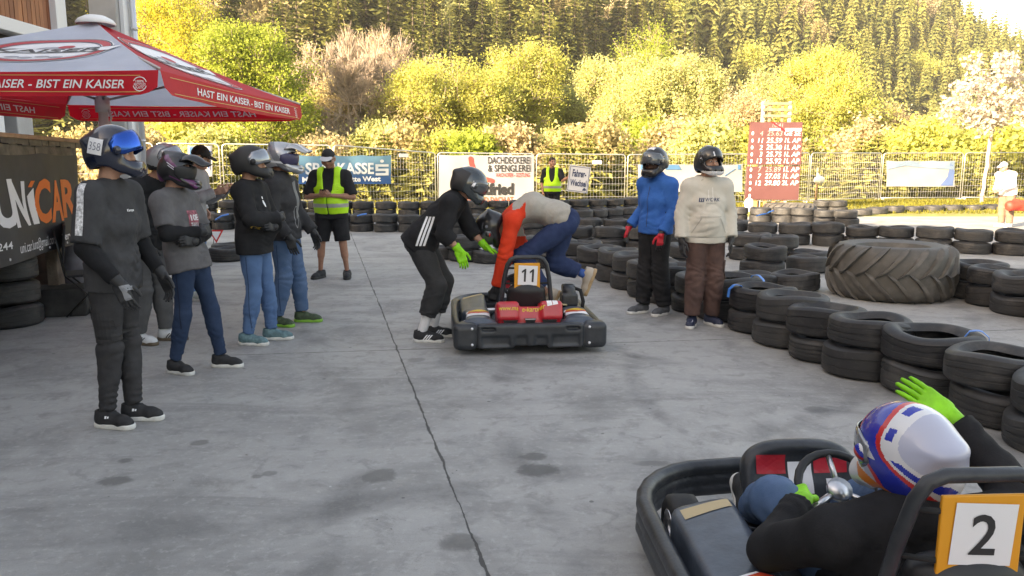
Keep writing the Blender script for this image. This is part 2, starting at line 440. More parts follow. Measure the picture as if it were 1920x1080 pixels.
def concrete_material():
    m = bpy.data.materials.new('yard_concrete'); m.use_nodes = True; t = m.node_tree; b = t.nodes['Principled BSDF']; k = NT(t)
    P = k.n('ShaderNodeTexCoord').outputs['Object']; sp = k.n('ShaderNodeSeparateXYZ'); k.set(sp.inputs[0], P); X, Y = sp.outputs[0], sp.outputs[1]
    big = k.noise(P, .22, 5, .6, .4); mid = k.noise(P, 1.1, 6, .62, .6); fine = k.noise(P, 22, 6, .7); grit = k.noise(P, 160, 3, .6)
    sx = k.n('ShaderNodeMapping'); sx.inputs['Scale'].default_value = (.55, 2.6, 1); sx.inputs['Rotation'].default_value = (0, 0, R(-9)); k.set(sx.inputs[0], P)
    streak = k.noise(sx.outputs[0], .9, 6, .65, .8)
    c = k.mix(k.step(big, .35, .7), (.31, .305, .295), (.385, .38, .365))
    c = k.mix(k.step(mid, .42, .72), c, (.215, .212, .205))
    c = k.mix(k.m('MULTIPLY', k.step(streak, .47, .74), .7), c, (.16, .158, .155))
    m2 = k.noise(P, 6, 6, .7, .5); c = k.mix(k.m('MULTIPLY', k.step(m2, .48, .68), .65), c, (.19, .187, .18)); c = k.mix(k.m('MULTIPLY', k.step(m2, .5, .32), .0), c, (.4, .4, .4))
    c = k.mix(k.m('MULTIPLY', k.step(fine, .5, .72), .45), c, (.47, .465, .45))
    c = k.mix(k.m('MULTIPLY', k.step(grit, .56, .70), .5), c, (.13, .13, .128))
    # scattered pale chips and dark specks
    vo = k.n('ShaderNodeTexVoronoi'); vo.inputs['Scale'].default_value = 5.5; k.set(vo.inputs['Vector'], P)
    sel = k.n('ShaderNodeSeparateColor'); k.set(sel.inputs[0], vo.outputs['Color'])
    wob = k.m('MULTIPLY_ADD', fine, .06, -.03)
    chip = k.m('MULTIPLY', k.m('LESS_THAN', k.m('ADD', vo.outputs['Distance'], wob), .035), k.m('GREATER_THAN', sel.outputs[0], .72))
    speck = k.m('MULTIPLY', k.m('LESS_THAN', k.m('ADD', vo.outputs['Distance'], wob), .07), k.m('LESS_THAN', sel.outputs[0], .16))
    c = k.mix(k.m('MULTIPLY', chip, .8), c, (.55, .55, .54)); c = k.mix(k.m('MULTIPLY', speck, .7), c, (.07, .068, .065))
    # worn oil spots
    wv = k.m('MULTIPLY_ADD', k.noise(P, 4.5, 6, .72, 1.2), 2.6, -1.3)
    spots = [(1006, 881, 44, 14, .75), (1000, 857, 32, 8, .7), (712, 892, 42, 15, .6), (862, 1018, 46, 20, .6), (212, 902, 40, 11, .65), (236, 864, 17, 6, .6), (375, 830, 20, 6, .6),
             (1532, 768, 26, 7, .55), (1225, 869, 40, 6, .5), (505, 888, 16, 6, .5), (482, 893, 12, 4, .5), (60, 955, 45, 9, .35), (570, 910, 60, 14, .25), (400, 905, 70, 12, .22), (140, 463, 30, 5, .3),
             (970, 700, 30, 6, .35), (955, 712, 60, 9, .3), (690, 770, 90, 14, .22), (1120, 770, 80, 30, .25), (560, 620, 60, 7, .25), (1010, 678, 110, 9, .4), (780, 675, 20, 5, .45), (640, 702, 90, 7, .25), (880, 760, 120, 12, .2)]
    for (px, py, rx, ry, st) in spots:
        a, bb, u = at(px-rx, py), at(px+rx, py), at(px, py-ry); lo = at(px, py+ry); cx, cy = (a.x+bb.x)/2, (u.y+lo.y)/2
        ex = k.m('DIVIDE', k.m('SUBTRACT', X, cx), abs(bb.x-a.x)/2); ey = k.m('DIVIDE', k.m('SUBTRACT', Y, cy), abs(u.y-lo.y)/2)
        d = k.m('ADD', k.m('ADD', k.m('MULTIPLY', ex, ex), k.m('MULTIPLY', ey, ey)), wv)
        hard = .35 if st > .44 else -.3
        c = k.mix(k.m('MULTIPLY', k.m('SUBTRACT', 1.0, k.step(d, hard, 1.05)), st), c, (.085, .083, .078))
    # rubber marks left by turning karts
    for (cx, cy, Rr, w_, st) in ((6.5, 5.2, 5.6, .10, .5), (6.6, 5.3, 6.7, .09, .45), (-3.5, 12.5, 9.4, .12, .4), (-3.4, 12.6, 10.5, .10, .35), (4.5, 1.0, 3.4, .08, .5), (4.4, 1.1, 4.5, .08, .4), (12, 14, 12.3, .11, .45), (12, 14.2, 13.4, .11, .4), (-9, 3, 8.2, .10, .35)):
        ax_ = k.m('SUBTRACT', X, cx); ay_ = k.m('SUBTRACT', Y, cy); rr_ = k.m('SQRT', k.m('ADD', k.m('MULTIPLY', ax_, ax_), k.m('MULTIPLY', ay_, ay_))); dd = k.m('ABSOLUTE', k.m('SUBTRACT', k.m('MULTIPLY_ADD', big, .5, rr_), Rr+.25))
        f_ = k.m('MULTIPLY', k.m('SUBTRACT', 1.0, k.step(dd, w_*.3, w_*1.3)), k.m('MULTIPLY', k.step(mid, .40, .62), st)); f_ = k.m('MULTIPLY', f_, k.m('MULTIPLY_ADD', k.step(fine, .35, .6), .6, .4)); c = k.mix(f_, c, (.075, .075, .077))
    # slab joints and cracks
    j1 = k.m('MULTIPLY_ADD', k.noise(P, 5, 5, .7), .05, -.025); hgt = 0.0
    def line(p0, p1, wd, jit, dark):
        nonlocal c, hgt
        d = (p1-p0); L = d.length; d /= L; nx, ny = -d.y, d.x
        off = k.m('ADD', k.m('MULTIPLY', k.m('SUBTRACT', X, p0.x), nx), k.m('MULTIPLY', k.m('SUBTRACT', Y, p0.y), ny))
        al = k.m('ADD', k.m('MULTIPLY', k.m('SUBTRACT', X, p0.x), d.x), k.m('MULTIPLY', k.m('SUBTRACT', Y, p0.y), d.y))
        w_ = k.m('ABSOLUTE', k.m('MULTIPLY_ADD', j1, jit, off))
        ww = k.m('MULTIPLY', k.step(k.noise(P, 2.3, 4, .8), .38, .66), wd*1.6)
        f = k.m('SUBTRACT', 1.0, k.step(k.m('SUBTRACT', w_, ww), wd*.25, wd*.9))
        f = k.m('MULTIPLY', f, k.m('MULTIPLY', k.m('GREATER_THAN', al, 0), k.m('LESS_THAN', al, L)))
        c = k.mix(k.m('MULTIPLY', f, dark), c, (.035, .034, .032)); hgt = k.m('ADD', hgt, f)
    e0 = at(657, 436); e1 = at(915, 1080); line(e0, e0+(e1-e0)*1.25, .005, .9, .9)
    q0 = at(400, 667); q1 = at(1920, 618); line(q0+(q0-q1)*.0, q1+(q1-q0)*.4, .006, .6, .75)
    r0 = at(1180, 467); line(r0+V(-3, -.1, 0), r0+V(12, .5, 0), .006, .5, .5)
    k.set(b.inputs['Base Color'], c)
    rr = k.n('ShaderNodeMapRange'); k.set(rr.inputs['Value'], mid); rr.inputs['To Min'].default_value = .5; rr.inputs['To Max'].default_value = .8; k.set(b.inputs['Roughness'], rr.outputs[0])
    bp = k.n('ShaderNodeBump'); bp.inputs['Strength'].default_value = .35; bp.inputs['Distance'].default_value = .01
    k.set(bp.inputs['Height'], k.m('SUBTRACT', k.m('ADD', k.m('MULTIPLY', fine, .5), k.m('MULTIPLY', grit, .25)), hgt)); k.set(b.inputs['Normal'], bp.outputs[0])
    return m
def sheet(name, x0, x1, y0, y1, z, m, nx=1, ny=1, zf=None):
    vs = []; fs = []
    for j in range(ny+1):
        for i in range(nx+1):
            x, y = x0+(x1-x0)*i/nx, y0+(y1-y0)*j/ny; vs.append((x, y, zf(x, y) if zf else z))
    for j in range(ny):
        for i in range(nx): a = j*(nx+1)+i; fs.append((a, a+1, a+nx+2, a+nx+1))
    return tag(link(name, mesh_from(vs, fs, name), m, smooth=True), kind='structure')
grassm = mat('grass_turf', (.16, .16, .04), .9, var=.5, vscale=2.2, bump=.8, bscale=30, col2=(.30, .28, .07))
sheet('ground', -2500, 2500, -600, 3000, -.06, mat('meadow', (.12, .11, .04), .95, var=.4, vscale=.05))
sheet('concrete_yard', -40, 45, -30, 27.4, 0, concrete_material())
def verge_z(x, y): return .004+.11*min(1, max(0, (y-24.0-(2.6 if x > 9.6 else 0))/1.4))-(.05 if y < 24.1 else 0)
sheet('grass_verge', -45, 60, 24, 35.5, 0, grassm, 60, 30, verge_z)
sheet('gravel_lot', -60, 80, 35.5, 48, .09, mat('pale_gravel', (.36, .34, .30), .95, var=.3, vscale=3, bump=.5, bscale=20))
# grass blades on the verge: one mass
rg = np.random.RandomState(5)
def blades(n, x0, x1, y0, y1, zf, h):
    x = rg.uniform(x0, x1, n); y = rg.uniform(y0, y1, n); z = np.array([zf(a, b) for a, b in zip(x, y)]); a = rg.uniform(0, PI, n); hh = h*rg.uniform(.4, 1.2, n); dx, dy = np.cos(a)*.02, np.sin(a)*.02; lx, ly = rg.normal(0, .03, n), rg.normal(0, .03, n)
    P = np.stack([np.stack([x-dx, y-dy, z], 1), np.stack([x+dx, y+dy, z], 1), np.stack([x+dx*.3+lx, y+dy*.3+ly, z+hh], 1), np.stack([x-dx*.3+lx, y-dy*.3+ly, z+hh], 1)], 1); return P
tag(link('grass', quads_mesh(blades(26000, -14, 26, 25.6, 33, verge_z, .1), 'grass'), leafmat('grass_blade', (.12, .115, .025), (.26, .24, .05))), 'short sunlit grass along the foot of the wire fence', 'grass', kind='stuff')

# ---------------------------------------------------------------- wooded hill
def r0_of(th): return float(np.interp(th, [-60, -30, 0, 12, 22, 30, 45], [88, 92, 112, 150, 215, 290, 330]))
def elmax(th): return float(np.interp(th, [-60, 24, 26.8, 29.2, 33.5, 40], [24, 22, 12.5, 7.6, 5.0, 3.5]))
def hill_z(x, y):
    r = math.hypot(x, y); th = math.degrees(math.atan2(x, y)); r0 = r0_of(th)
    if r < r0: return -.06
    z = (r-r0)*.52*(1+.08*math.sin(th*.35)); zc = r*math.tan(R(elmax(th)))
    if z > zc: z = max(zc*.4, zc-(r-r0)*.02)
    return z+1.5*math.sin(x*.07)*math.cos(y*.05)
hv = []; hf = []; NTH, NR = 96, 44
for i in range(NTH+1):
    th = -60+110*i/NTH; r0 = r0_of(th)
    for j in range(NR+1):
        r = r0-6+(j/NR)**1.5*600; x, y = r*math.sin(R(th)), r*math.cos(R(th)); hv.append((x, y, hill_z(x, y)-(1.5 if j == 0 else 0)))
for i in range(NTH):
    for j in range(NR): a = i*(NR+1)+j; hf.append((a, a+1, a+NR+2, a+NR+1))
tag(link('hills', mesh_from(hv, [f[::-1] for f in hf], 'hills'), mat('forest_floor', (.045, .04, .02), .95, var=.4, vscale=.2), smooth=True), kind='structure')

# ---------------------------------------------------------------- trees
def spruce_quads(H, Rb, tiers, per, seed, detail=2):
    rg = np.random.RandomState(seed); Q = []
    for i in range(tiers):
        f = (i+rg.rand()*.6)/tiers; z = H*(.08+.90*f); L = Rb*(1-f)**.85*(.8+.4*rg.rand())+.12
        for k in range(per):
            a = 2*PI*(k+rg.rand()*.8)/per+i*2.4; l = L*(.65+.5*rg.rand()); dr = -.30*l*(.6+.8*rg.rand())+.12*l*f; up = .1*l
            d = np.array([math.cos(a), math.sin(a), 0]); s = np.array([-d[1], d[0], 0]); o = np.array([0, 0, z]); wd = l*.20+.05
            tip = o+d*l+np.array([0, 0, dr]); mid = o+d*l*.55+np.array([0, 0, dr*.35+up*.4])
            hang = np.array([0, 0, -wd*(.7+.5*rg.rand())])
            if detail >= 2:
                for sg in (1, -1): Q.append([o, mid+s*wd*sg+hang*.6, tip, mid+hang*.05])
                Q.append([o, mid+hang*1.5+d*.1*l, tip+hang*.35, mid])
                for t_ in range(3):
                    b = o+(tip-o)*(.35+.25*t_); q = s*(1 if rg.rand() > .5 else -1)*wd*(1.1+rg.rand())
                    Q.append([b, b+q*.6+hang*.5, b+q+hang*.8+d*.12*l, b+q*.4+d*.1*l])
            else:
                tp = tip+np.array([0, 0, -.35*l]); Q.append([o+np.array([0, 0, .35]), mid+s*wd*1.5+hang*1.2, tp, mid-s*wd*1.5+hang*1.2])
                Q.append([o+np.array([0, 0, .3]), mid+s*wd*.4+np.array([0, 0, -.5*l]), tp+np.array([0, 0, -.25*l]), mid+np.array([0, 0, .1])])
    return np.array(Q, np.float32)
BARK = mat('bark', (.11, .085, .065), .9, var=.4, vscale=6, bump=.6, bscale=14)
BARKP = mat('pale_bark', (.34, .27, .21), .9, var=.3, vscale=6)
SPR = [leafmat('spruce_needles', (.070, .086, .026), (.21, .215, .07), .18), leafmat('spruce_needles_warm', (.12, .13, .038), (.30, .29, .095), .2), leafmat('larch_needles', (.22, .17, .03), (.40, .29, .06), .35)]
def trunk_mesh(H, r, top=.97):
    b = MB(); b.tube([(0, 0, -.4), (0, 0, H*.3), (0.02*H/20, 0, H*top)], [r, r*.75, .02], 7); return mesh_from(b.v, b.f, 'trunk')
def make_conifer(H, Rb, tiers, per, seed, m, detail=2):
    t = thing('spruce_tree', 'x', 'tree'); link('crown', quads_mesh(spruce_quads(H, Rb, tiers, per, seed, detail), 'crown'), SPR[m], t); link('trunk', trunk_mesh(H, H*.012+.03), BARK, t); return t
protos = []
for sd in range(4):
    for m in (0, 1):
        protos.append(((sd, m), make_conifer(20, 2.7+.4*sd, 30+3*sd, 8, 10+sd, m)))
pl = dict(protos); pch = {k: list(o.children) for k, o in protos}
low = [spruce_quads(20, 3.0+.35*i, 17, 6, 40+i, 1) for i in range(4)]
rg = np.random.RandomState(11); cand = []
for _ in range(110000):
    th = rg.uniform(-36, 36); r0 = r0_of(th); r = math.sqrt(rg.uniform(r0**2, (r0+330)**2)); 
    el = math.degrees(math.atan2(hill_z(r*math.sin(R(th)), r*math.cos(R(th)))+22, r))
    if r > r0+40 and math.degrees(math.atan2(hill_z(r*math.sin(R(th)), r*math.cos(R(th))), r)) > 15: continue
    x, y = r*math.sin(R(th)), r*math.cos(R(th)); cand.append((r, th, x, y))
cell = {}; trees = []
for (r, th, x, y) in cand:
    g = 4.6
    k = (int(x//g), int(y//g))
    if any((k[0]+a, k[1]+b) in cell and math.hypot(cell[(k[0]+a, k[1]+b)][0]-x, cell[(k[0]+a, k[1]+b)][1]-y) < g for a in (-1, 0, 1) for b in (-1, 0, 1)): continue
    cell[k] = (x, y); trees.append((r, th, x, y))
trees.sort(); first = set(); far = []; nobj = 0; used = {k: 0 for k in pl}
def behind_left(th): return th < -33.5
for (r, th, x, y) in trees:
    z = hill_z(x, y)-.2; s = (.66+.62*rg.rand())*(1.0 if r < 240 else .95); w = s*(.8+.45*rg.rand()); rz = rg.rand()*6.28; m = 1 if (th > 8 and rg.rand() < .6) or rg.rand() < .25 else 0; sd = rg.randint(4)
    if nobj < 290 and not behind_left(th) and r > 60:
        p = pl[(sd, m)]
        if used[(sd, m)] == 0: o = p; o.location = (x, y, z); o.rotation_euler = (0, 0, rz); o.scale = (w, w, s)
        else: o = dup(p, (x, y, z), rz, scale=(w, w, s), ch=pch[(sd, m)])
        used[(sd, m)] += 1; nobj += 1
        tag(o, ('warm olive' if m else 'dark green')+' spruce in the dense forest on the hillside', 'tree', ('olive' if m else 'dark')+' spruces on the hillside')
    else: far.append((x, y, z, s, w, rz, m, sd, rg.rand()))
for m in (0, 1):
    A = []
    for (x, y, z, s, w, rz, mm, sd, q) in far:
        if mm != m or q > .97: continue
        L = low[sd]; c, n = math.cos(rz), math.sin(rz)
        A.append(np.stack([(L[..., 0]*c-L[..., 1]*n)*w+x, (L[..., 0]*n+L[..., 1]*c)*w+y, L[..., 2]*s+z], -1))
    if A: tag(link('distant_wood', quads_mesh(np.concatenate(A), 'distant_wood'), SPR[m]), ['dark green spruce wood covering the far upper hillside', 'warm olive spruce wood covering the far upper hillside'][m], 'forest', kind='stuff')
# ---- broadleaf trees
def lobed(rg, n=7):
    d = rg.normal(size=(n, 3)); d /= np.linalg.norm(d, axis=1)[:, None]; a = rg.uniform(-.45, .42, n)
    return lambda q: 1+np.sum(a*np.clip(q@d.T, 0, 1)**3, 1)
def seg_quads(P0, P1, r0, r1, n=3):
    u = P1-P0; L = np.linalg.norm(u, axis=1)[:, None]+1e-6; u = u/L
    ref = np.where(np.abs(u[:, 2:3]) < .9, np.array([[0, 0, 1.]]), np.array([[1., 0, 0]])); a = np.cross(u, ref); a /= np.linalg.norm(a, axis=1)[:, None]; b = np.cross(u, a); Q = []
    for k in range(n):
        q = []
        for kk in (k, k+1):
            an = 2*PI*kk/n; d = a*math.cos(an)+b*math.sin(an); q.append((P0+d*r0[:, None], P1+d*r1[:, None]))
        Q.append(np.stack([q[0][0], q[1][0], q[1][1], q[0][1]], 1))
    return np.concatenate(Q)
def broadleaf(name, label, base, H, W, seed, leaf, nnode=420, nleaf=9, lsize=.16, twig=5, bark=None, c0=.28, tw=.018, lspread=.35, group=None, upright=.5, cat='tree', D=None, top=1.0, twlen=1.0):
    rg = np.random.RandomState(seed); t = thing(name, label, cat, base, group=group); lob = lobed(rg); D = D or W
    zc = H*(c0+(1-c0)*.5); rz = H*(1-c0)*.5
    q = rg.normal(size=(nnode, 3)); q /= np.linalg.norm(q, axis=1)[:, None]; rad = (rg.rand(nnode)**.45)*lob(q); T = q*rad[:, None]*np.array([W/2, D/2, rz])+np.array([0, 0, zc])
    if cat == 'tree' and nnode > 200:
        nc = 7; cc = rg.normal(0, .45, (nc, 3)).clip(-.75, .75)*np.array([W/2, D/2, rz]); cc[:, 2] = rg.uniform(-.8, .72, nc)*rz; pick = rg.randint(0, nc+2, nnode); m_ = pick < nc; T[m_] = (q*rad[:, None])[m_]*np.array([W*.24, D*.24, rz*.34])+cc[pick[m_]]+np.array([0, 0, zc])
    T[:, :2] *= (1-.25*(T[:, 2:3]-zc)/rz*top); T = T[T[:, 2] > H*.06]
    lean = rg.normal(0, .03*H, 2); trunk = np.array([[lean[0]*f*f, lean[1]*f*f, H*.72*f] for f in np.linspace(0, 1, 8)]); trunk[0, 2] = -.3
    nodes = list(trunk); par = [-1]+list(range(7)); tip = np.array([0, 0, H*c0*.8]); order = np.argsort(np.linalg.norm((T-tip)*np.array([1, 1, .8]), axis=1)); cnt = [0]*8
    for p in T[order]:
        A = np.array(nodes); d = A-p; dist = np.linalg.norm(d, axis=1)+upright*np.maximum(0, d[:, 2])*1.6; i = int(np.argmin(dist)); nodes.append(p); par.append(i); cnt.append(0)
    n = len(nodes); wgt = np.ones(n)
    for i in range(n-1, 0, -1): wgt[par[i]] += wgt[i]
    nodes = np.array(nodes); rr = .010*np.sqrt(wgt)*(H/9)**.6+.006
    idx = np.arange(1, n); pa = np.array(par)[1:]
    P0, P1 = nodes[pa], nodes[idx]; mid = (P0+P1)/2+rg.normal(0, .06, P0.shape)*np.linalg.norm(P1-P0, axis=1)[:, None]
    r0 = np.minimum(rr[pa], rr[idx]*1.5); rm = (r0+rr[idx])/2
    B = [seg_quads(P0, mid, r0, rm, 4), seg_quads(mid, P1, rm, rr[idx], 4)]
    ends = nodes[8:]; out = ends-np.array([0, 0, zc]); out /= np.linalg.norm(out, axis=1)[:, None]+1e-6
    if twig:
        E = np.repeat(ends, twig, 0); O = np.repeat(out, twig, 0)+rg.normal(0, .75, (len(ends)*twig, 3))+np.array([0, 0, .45*upright*2]); O /= np.linalg.norm(O, axis=1)[:, None]; L = rg.uniform(.35, 1.0, len(E))[:, None]*H*.085*twlen
        B.append(seg_quads(E, E+O*L, np.full(len(E), tw), np.full(len(E), tw*.4), 3)); ends2 = np.concatenate([ends, E+O*L*.6, E+O*L])
    else: ends2 = ends
    link('trunk', quads_mesh(np.concatenate(B), 'trunk'), bark or BARK, t)
    if nleaf and leaf:
        m_ = int(nleaf*len(ends2)/(1+2*(twig > 0))); C = ends2[rg.randint(0, len(ends2), m_)]+rg.normal(0, lspread, (m_, 3)); a = rg.normal(size=(m_, 3)); a /= np.linalg.norm(a, axis=1)[:, None]; b = np.cross(a, rg.normal(size=(m_, 3))); b /= np.linalg.norm(b, axis=1)[:, None]
        s = (lsize*rg.uniform(.5, 1.3, m_))[:, None]; a = a*s*.5; b = b*s*.36
        link('crown', quads_mesh(np.stack([C-a, C+b*1.0-a*.1, C+a, C-b*1.0-a*.1], 1), 'crown'), leaf, t)
    return t
LF = dict(lem=leafmat('lemon_leaf', (.50, .48, .06), (.76, .72, .14), .5), yel=leafmat('spring_leaf_yellow', (.37, .38, .085), (.60, .60, .20), .55), grn=leafmat('spring_leaf_green', (.23, .29, .05), (.45, .51, .11), .55), brn=leafmat('copper_bud', (.38, .32, .15), (.56, .48, .26), .5),
          pnk=leafmat('pink_bud', (.42, .35, .19), (.60, .50, .31), .5), dkg=leafmat('shade_leaf', (.10, .12, .02), (.24, .25, .05), .4), wht=leafmat('blossom', (.46, .41, .35), (.66, .61, .54), .5), pal=leafmat('pale_leaf', (.40, .41, .16), (.58, .59, .27), .5))
# px centre, px top, px width, depth, leaf, kind, label
mid_trees = [
 (322, -55, 190, 60, 'lem', 'leafy', 'large yellow leafed tree rising above the red and white parasol'),
 (470, 66, 130, 40, 'grn', 'leafy', 'bright lime leafed tree just right of the parasol corner'),
 (408, 150, 120, 52, 'brn', 'bud', 'copper budded tree half hidden behind the parasol slope'),
 (570, 92, 130, 50, 'pnk', 'bud', 'pinkish budded tree right of the lime leafed tree'),
 (612, 150, 120, 47, 'brn', 'bud', 'copper budded tree at the foot of the forked bare trunk'),
 (545, 185, 110, 45, 'yel', 'leafy', 'yellow leafed tree right of the parasol tip'),
 (770, 175, 130, 45, 'pnk', 'bud', 'pinkish budded tree below the bare fan of twigs, left of the willow'),
 (1330, 150, 110, 52, 'brn', 'bud', 'copper budded tree above the cream hoodie man'),
 (690, 95, 80, 47, None, 'bare', 'slim bare tree with upright twigs just right of the forked white trunk'),
 (605, 110, 70, 49, None, 'bare', 'slim bare tree just left of the forked white trunk'),
 (648, 74, 75, 44, None, 'bare', 'slender bare pale tree with a forked white trunk'),
 (735, 66, 170, 56, 'brn', 'bare', 'broad bare tree with a pinkish fan of twigs'),
 (690, 175, 120, 48, 'pal', 'bud', 'pale thinly leafed tree below the pinkish bare fan'),
 (835, 96, 190, 46, 'yel', 'leafy', 'wide yellow leafed willow behind the white banner'),
 (960, 100, 160, 49, 'yel', 'leafy', 'tall rounded yellow leafed willow left of the dark gap in the trees'),
 (1050, 128, 120, 54, 'pal', 'bud', 'pale tree with sparse leaves beside the dark gap in the trees'),
 (1215, 48, 130, 56, 'grn', 'leafy', 'tall lime leafed tree behind the man in the blue jacket'),
 (1165, 120, 130, 48, 'pal', 'leafy', 'pale yellow tree left of the tall lime leafed tree'),
 (1280, 108, 130, 47, 'pal', 'leafy', 'pale yellow tree right of the tall lime leafed tree'),
 (1375, 172, 110, 45, 'pnk', 'bud', 'pink budded small tree just left of the scoreboard'),
 (1540, 106, 200, 52, 'yel', 'leafy', 'broad pale yellow tree rising behind the scoreboard'),
 (1455, 150, 110, 60, 'pal', 'bud', 'sparse pale tree directly behind the scoreboard frame'),
 (1660, 205, 110, 54, 'pnk', 'bud', 'low pink budded tree right of the broad pale yellow tree'),
 (1740, 215, 120, 56, 'brn', 'bud', 'low copper budded tree above the white banner at the right'),
 (1800, 200, 90, 60, 'pal', 'bud', 'small pale tree left of the blossoming tree'),
 (1905, 205, 110, 58, 'brn', 'bud', 'copper budded tree behind the blossoming tree at the frame edge'),
]
for i, (px, py, wpx, d, lf, kd, lab) in enumerate(mid_trees):
    p = atd(px, py, d); H = p.z; W = wpx*d/FPX
    kw = dict(leafy=dict(nnode=520, nleaf=38, lsize=.125, twig=7, lspread=.24, tw=.019, bark=BARKP, twlen=1.5), bud=dict(nnode=420, nleaf=11, lsize=.13, twig=10, lspread=.28, tw=.017, bark=BARKP), bare=dict(nnode=260, nleaf=0 if lf is None else 1.2, lsize=.14, twig=12, lspread=.3, tw=.020, bark=BARKP, upright=1.0, twlen=1.6))[kd]
    broadleaf('leafy_tree' if kd == 'leafy' else 'budding_tree' if kd == 'bud' else 'bare_tree', lab, (p.x, d, .0), H, W*1.08, 100+i, LF[lf] if lf else None, **dict(kw, c0=.12 if kd != 'bare' else .22))
# colourful broadleaf crowns scattered through the forest on the hill
rg = np.random.RandomState(31); hb = 0
for px, py in ((1660, 20), (1700, 30), (1510, 60), (1390, 130), (1440, 110), (1790, 110), (1850, 60), (1620, 160), (1560, 140), (1350, 40), (1240, 20), (1130, 40), (1060, 25), (960, 20), (865, 25), (1015, 70), (1470, 30), (1745, 60), (1590, 90), (1770, 160), (1690, 120), (430, 20), (520, 30), (600, 20)):
    th = math.degrees(math.atan((px-960)/FPX)); el = math.atan((308-py)/FPX/math.sqrt(1+((px-960)/FPX)**2)); r = r0_of(th)+4
    while r < 700 and math.atan2(hill_z(r*math.sin(R(th)), r*math.cos(R(th)))+9, r) < el: r += 2
    x, y = (r-3)*math.sin(R(th)), (r-3)*math.cos(R(th)); c = ['yel', 'pnk', 'brn', 'yel', 'pal'][hb % 5]; Hh = 14+6*rg.rand()
    broadleaf('hillside_tree', {'yel': 'yellow', 'pnk': 'pinkish', 'brn': 'copper', 'pal': 'pale'}[c]+' crowned broadleaf tree among the spruces on the hillside', (x, y, hill_z(x, y)-2), Hh, 8+4*rg.rand(), 500+hb, LF[c], nnode=210, nleaf=20, lsize=.55, twig=4, tw=.05, lspread=.8, c0=.1, bark=BARKP, group=c+' broadleaf trees on the hillside'); hb += 1
# shrubs filling the edge of the wood
rg = np.random.RandomState(3); cols = ['yel', 'brn', 'pal', 'dkg', 'pnk', 'grn', 'yel', 'brn']; cname = dict(yel='yellow leafed', brn='copper coloured', pal='pale yellow', dkg='dark green', pnk='pinkish', grn='lime green')
k = 0
for px in range(150, 1960, 62):
    d = 37+rg.rand()*7; c = ['brn', 'yel', 'pnk', 'yel', 'brn', 'pal', 'pnk', 'grn'][(k*3+k//4) % 8]; top = 225+rg.rand()*42+(0 if px < 1350 else 8); p = atd(px+rg.uniform(-15, 15), top, d)
    near = 'behind the parasol' if px < 420 else 'behind the blue banner' if px < 760 else 'behind the white banner' if px < 1010 else 'behind the driver change sign' if px < 1180 else 'between the two helmeted men' if px < 1400 else 'behind the scoreboard' if px < 1640 else 'behind the sunlit banner' if px < 1800 else 'behind the blossoming tree'
    broadleaf('shrub', '%s shrub by the wood, %s' % (cname[c], near), (p.x, d, .0), p.z, 3.0+rg.rand()*1.3, 300+k, LF[c], nnode=170, nleaf=26, lsize=.22, twig=5, c0=.03, tw=.013, lspread=.3, cat='shrub', group='shrubs along the edge of the wood', bark=BARKP if k % 2 else BARK)
    k += 1
# blossoming tree
p = atd(1872, 100, 31); broadleaf('blossom_tree', 'slim tree covered in white blossom at the right edge', (atd(1850, 300, 31).x, 31, .1), p.z, 3.3, 77, LF['wht'], nnode=95, nleaf=10, lsize=.19, twig=4, c0=.36, tw=.014, lspread=.13, bark=BARKP, upright=.8)
# young conifers along the fence
yc = make_conifer(2.6, .85, 16, 8, 77, 1); ycc = list(yc.children); rg = np.random.RandomState(21); k = 0
for px in list(range(395, 830, 36))+list(range(1030, 1180, 34))+list(range(1205, 1400, 40))+list(range(1525, 1960, 38)):
    d = 31.5+rg.rand()*2.2+(3.5 if px > 1480 else 0); x = (px+rg.uniform(-8, 8)-960)/FPX*d; s = .75+.45*rg.rand(); w = s*(.8+.4*rg.rand())
    o = yc if k == 0 else dup(yc, (0, 0, 0), 0, ch=ycc); o.location = (x, d, .1); o.rotation_euler = (0, 0, rg.rand()*6); o.scale = (w, w, s); o.name = 'young_spruce'
    tag(o, 'young olive green spruce in the row just behind the wire fence', 'tree', 'young spruces behind the fence'); k += 1
# ================================================================ BUILT THINGS
def on_plane(px, py, P, n):
    "point where the sight line of photo pixel px,py meets a plane"
    xc, yc = (px-960)/FPX, (540-py)/FPX
    d = Vector((xc, math.cos(PITCH)+yc*math.sin(PITCH), -math.sin(PITCH)+yc*math.cos(PITCH))); o = Vector((0, 0, CAM_H))
    n = Vector(n); t = (Vector(P)-o).dot(n)/d.dot(n); return o+d*t
def text_on(parent, name, body, M, w=None, h=None, cx=0, cy=0, material=None, bold=0.0, shear=0.0, off=.004, spacing=1.0):
    "flat lettering in frame M (x right, y up, z outwards)"
    vs, fs = text_geo(body, 1.0, bold, shear, spacing=spacing); vs = fit(vs, w, h, cx, cy)
    return link(name, mesh_from([M @ V(v.x, v.y, off) for v in vs], fs, name), material, parent)
def flat_on(parent, name, geo, M, material, off=.004):
    return link(name, mesh_from([M @ V(v.x, v.y, off) for v in geo[0]], geo[1], name), material, parent)
WHITE = mat('white_print', (.78, .78, .80), .5); BLACKP = mat('black_print', (.02, .02, .022), .5); NAVY = mat('navy_print', (.025, .04, .10), .5)
REDP = mat('red_print', (.62, .03, .03), .5); STEEL = mat('galvanised_steel', (.55, .55, .54), .38, .75); DARKM = mat('dark_void', (.012, .012, .013), .9)
CONC = mat('wall_concrete', (.40, .39, .385), .85, var=.12, vscale=1.5, bump=.2, bscale=12); PLAST = mat('pale_render', (.50, .49, .49), .85, var=.08, vscale=1.2)
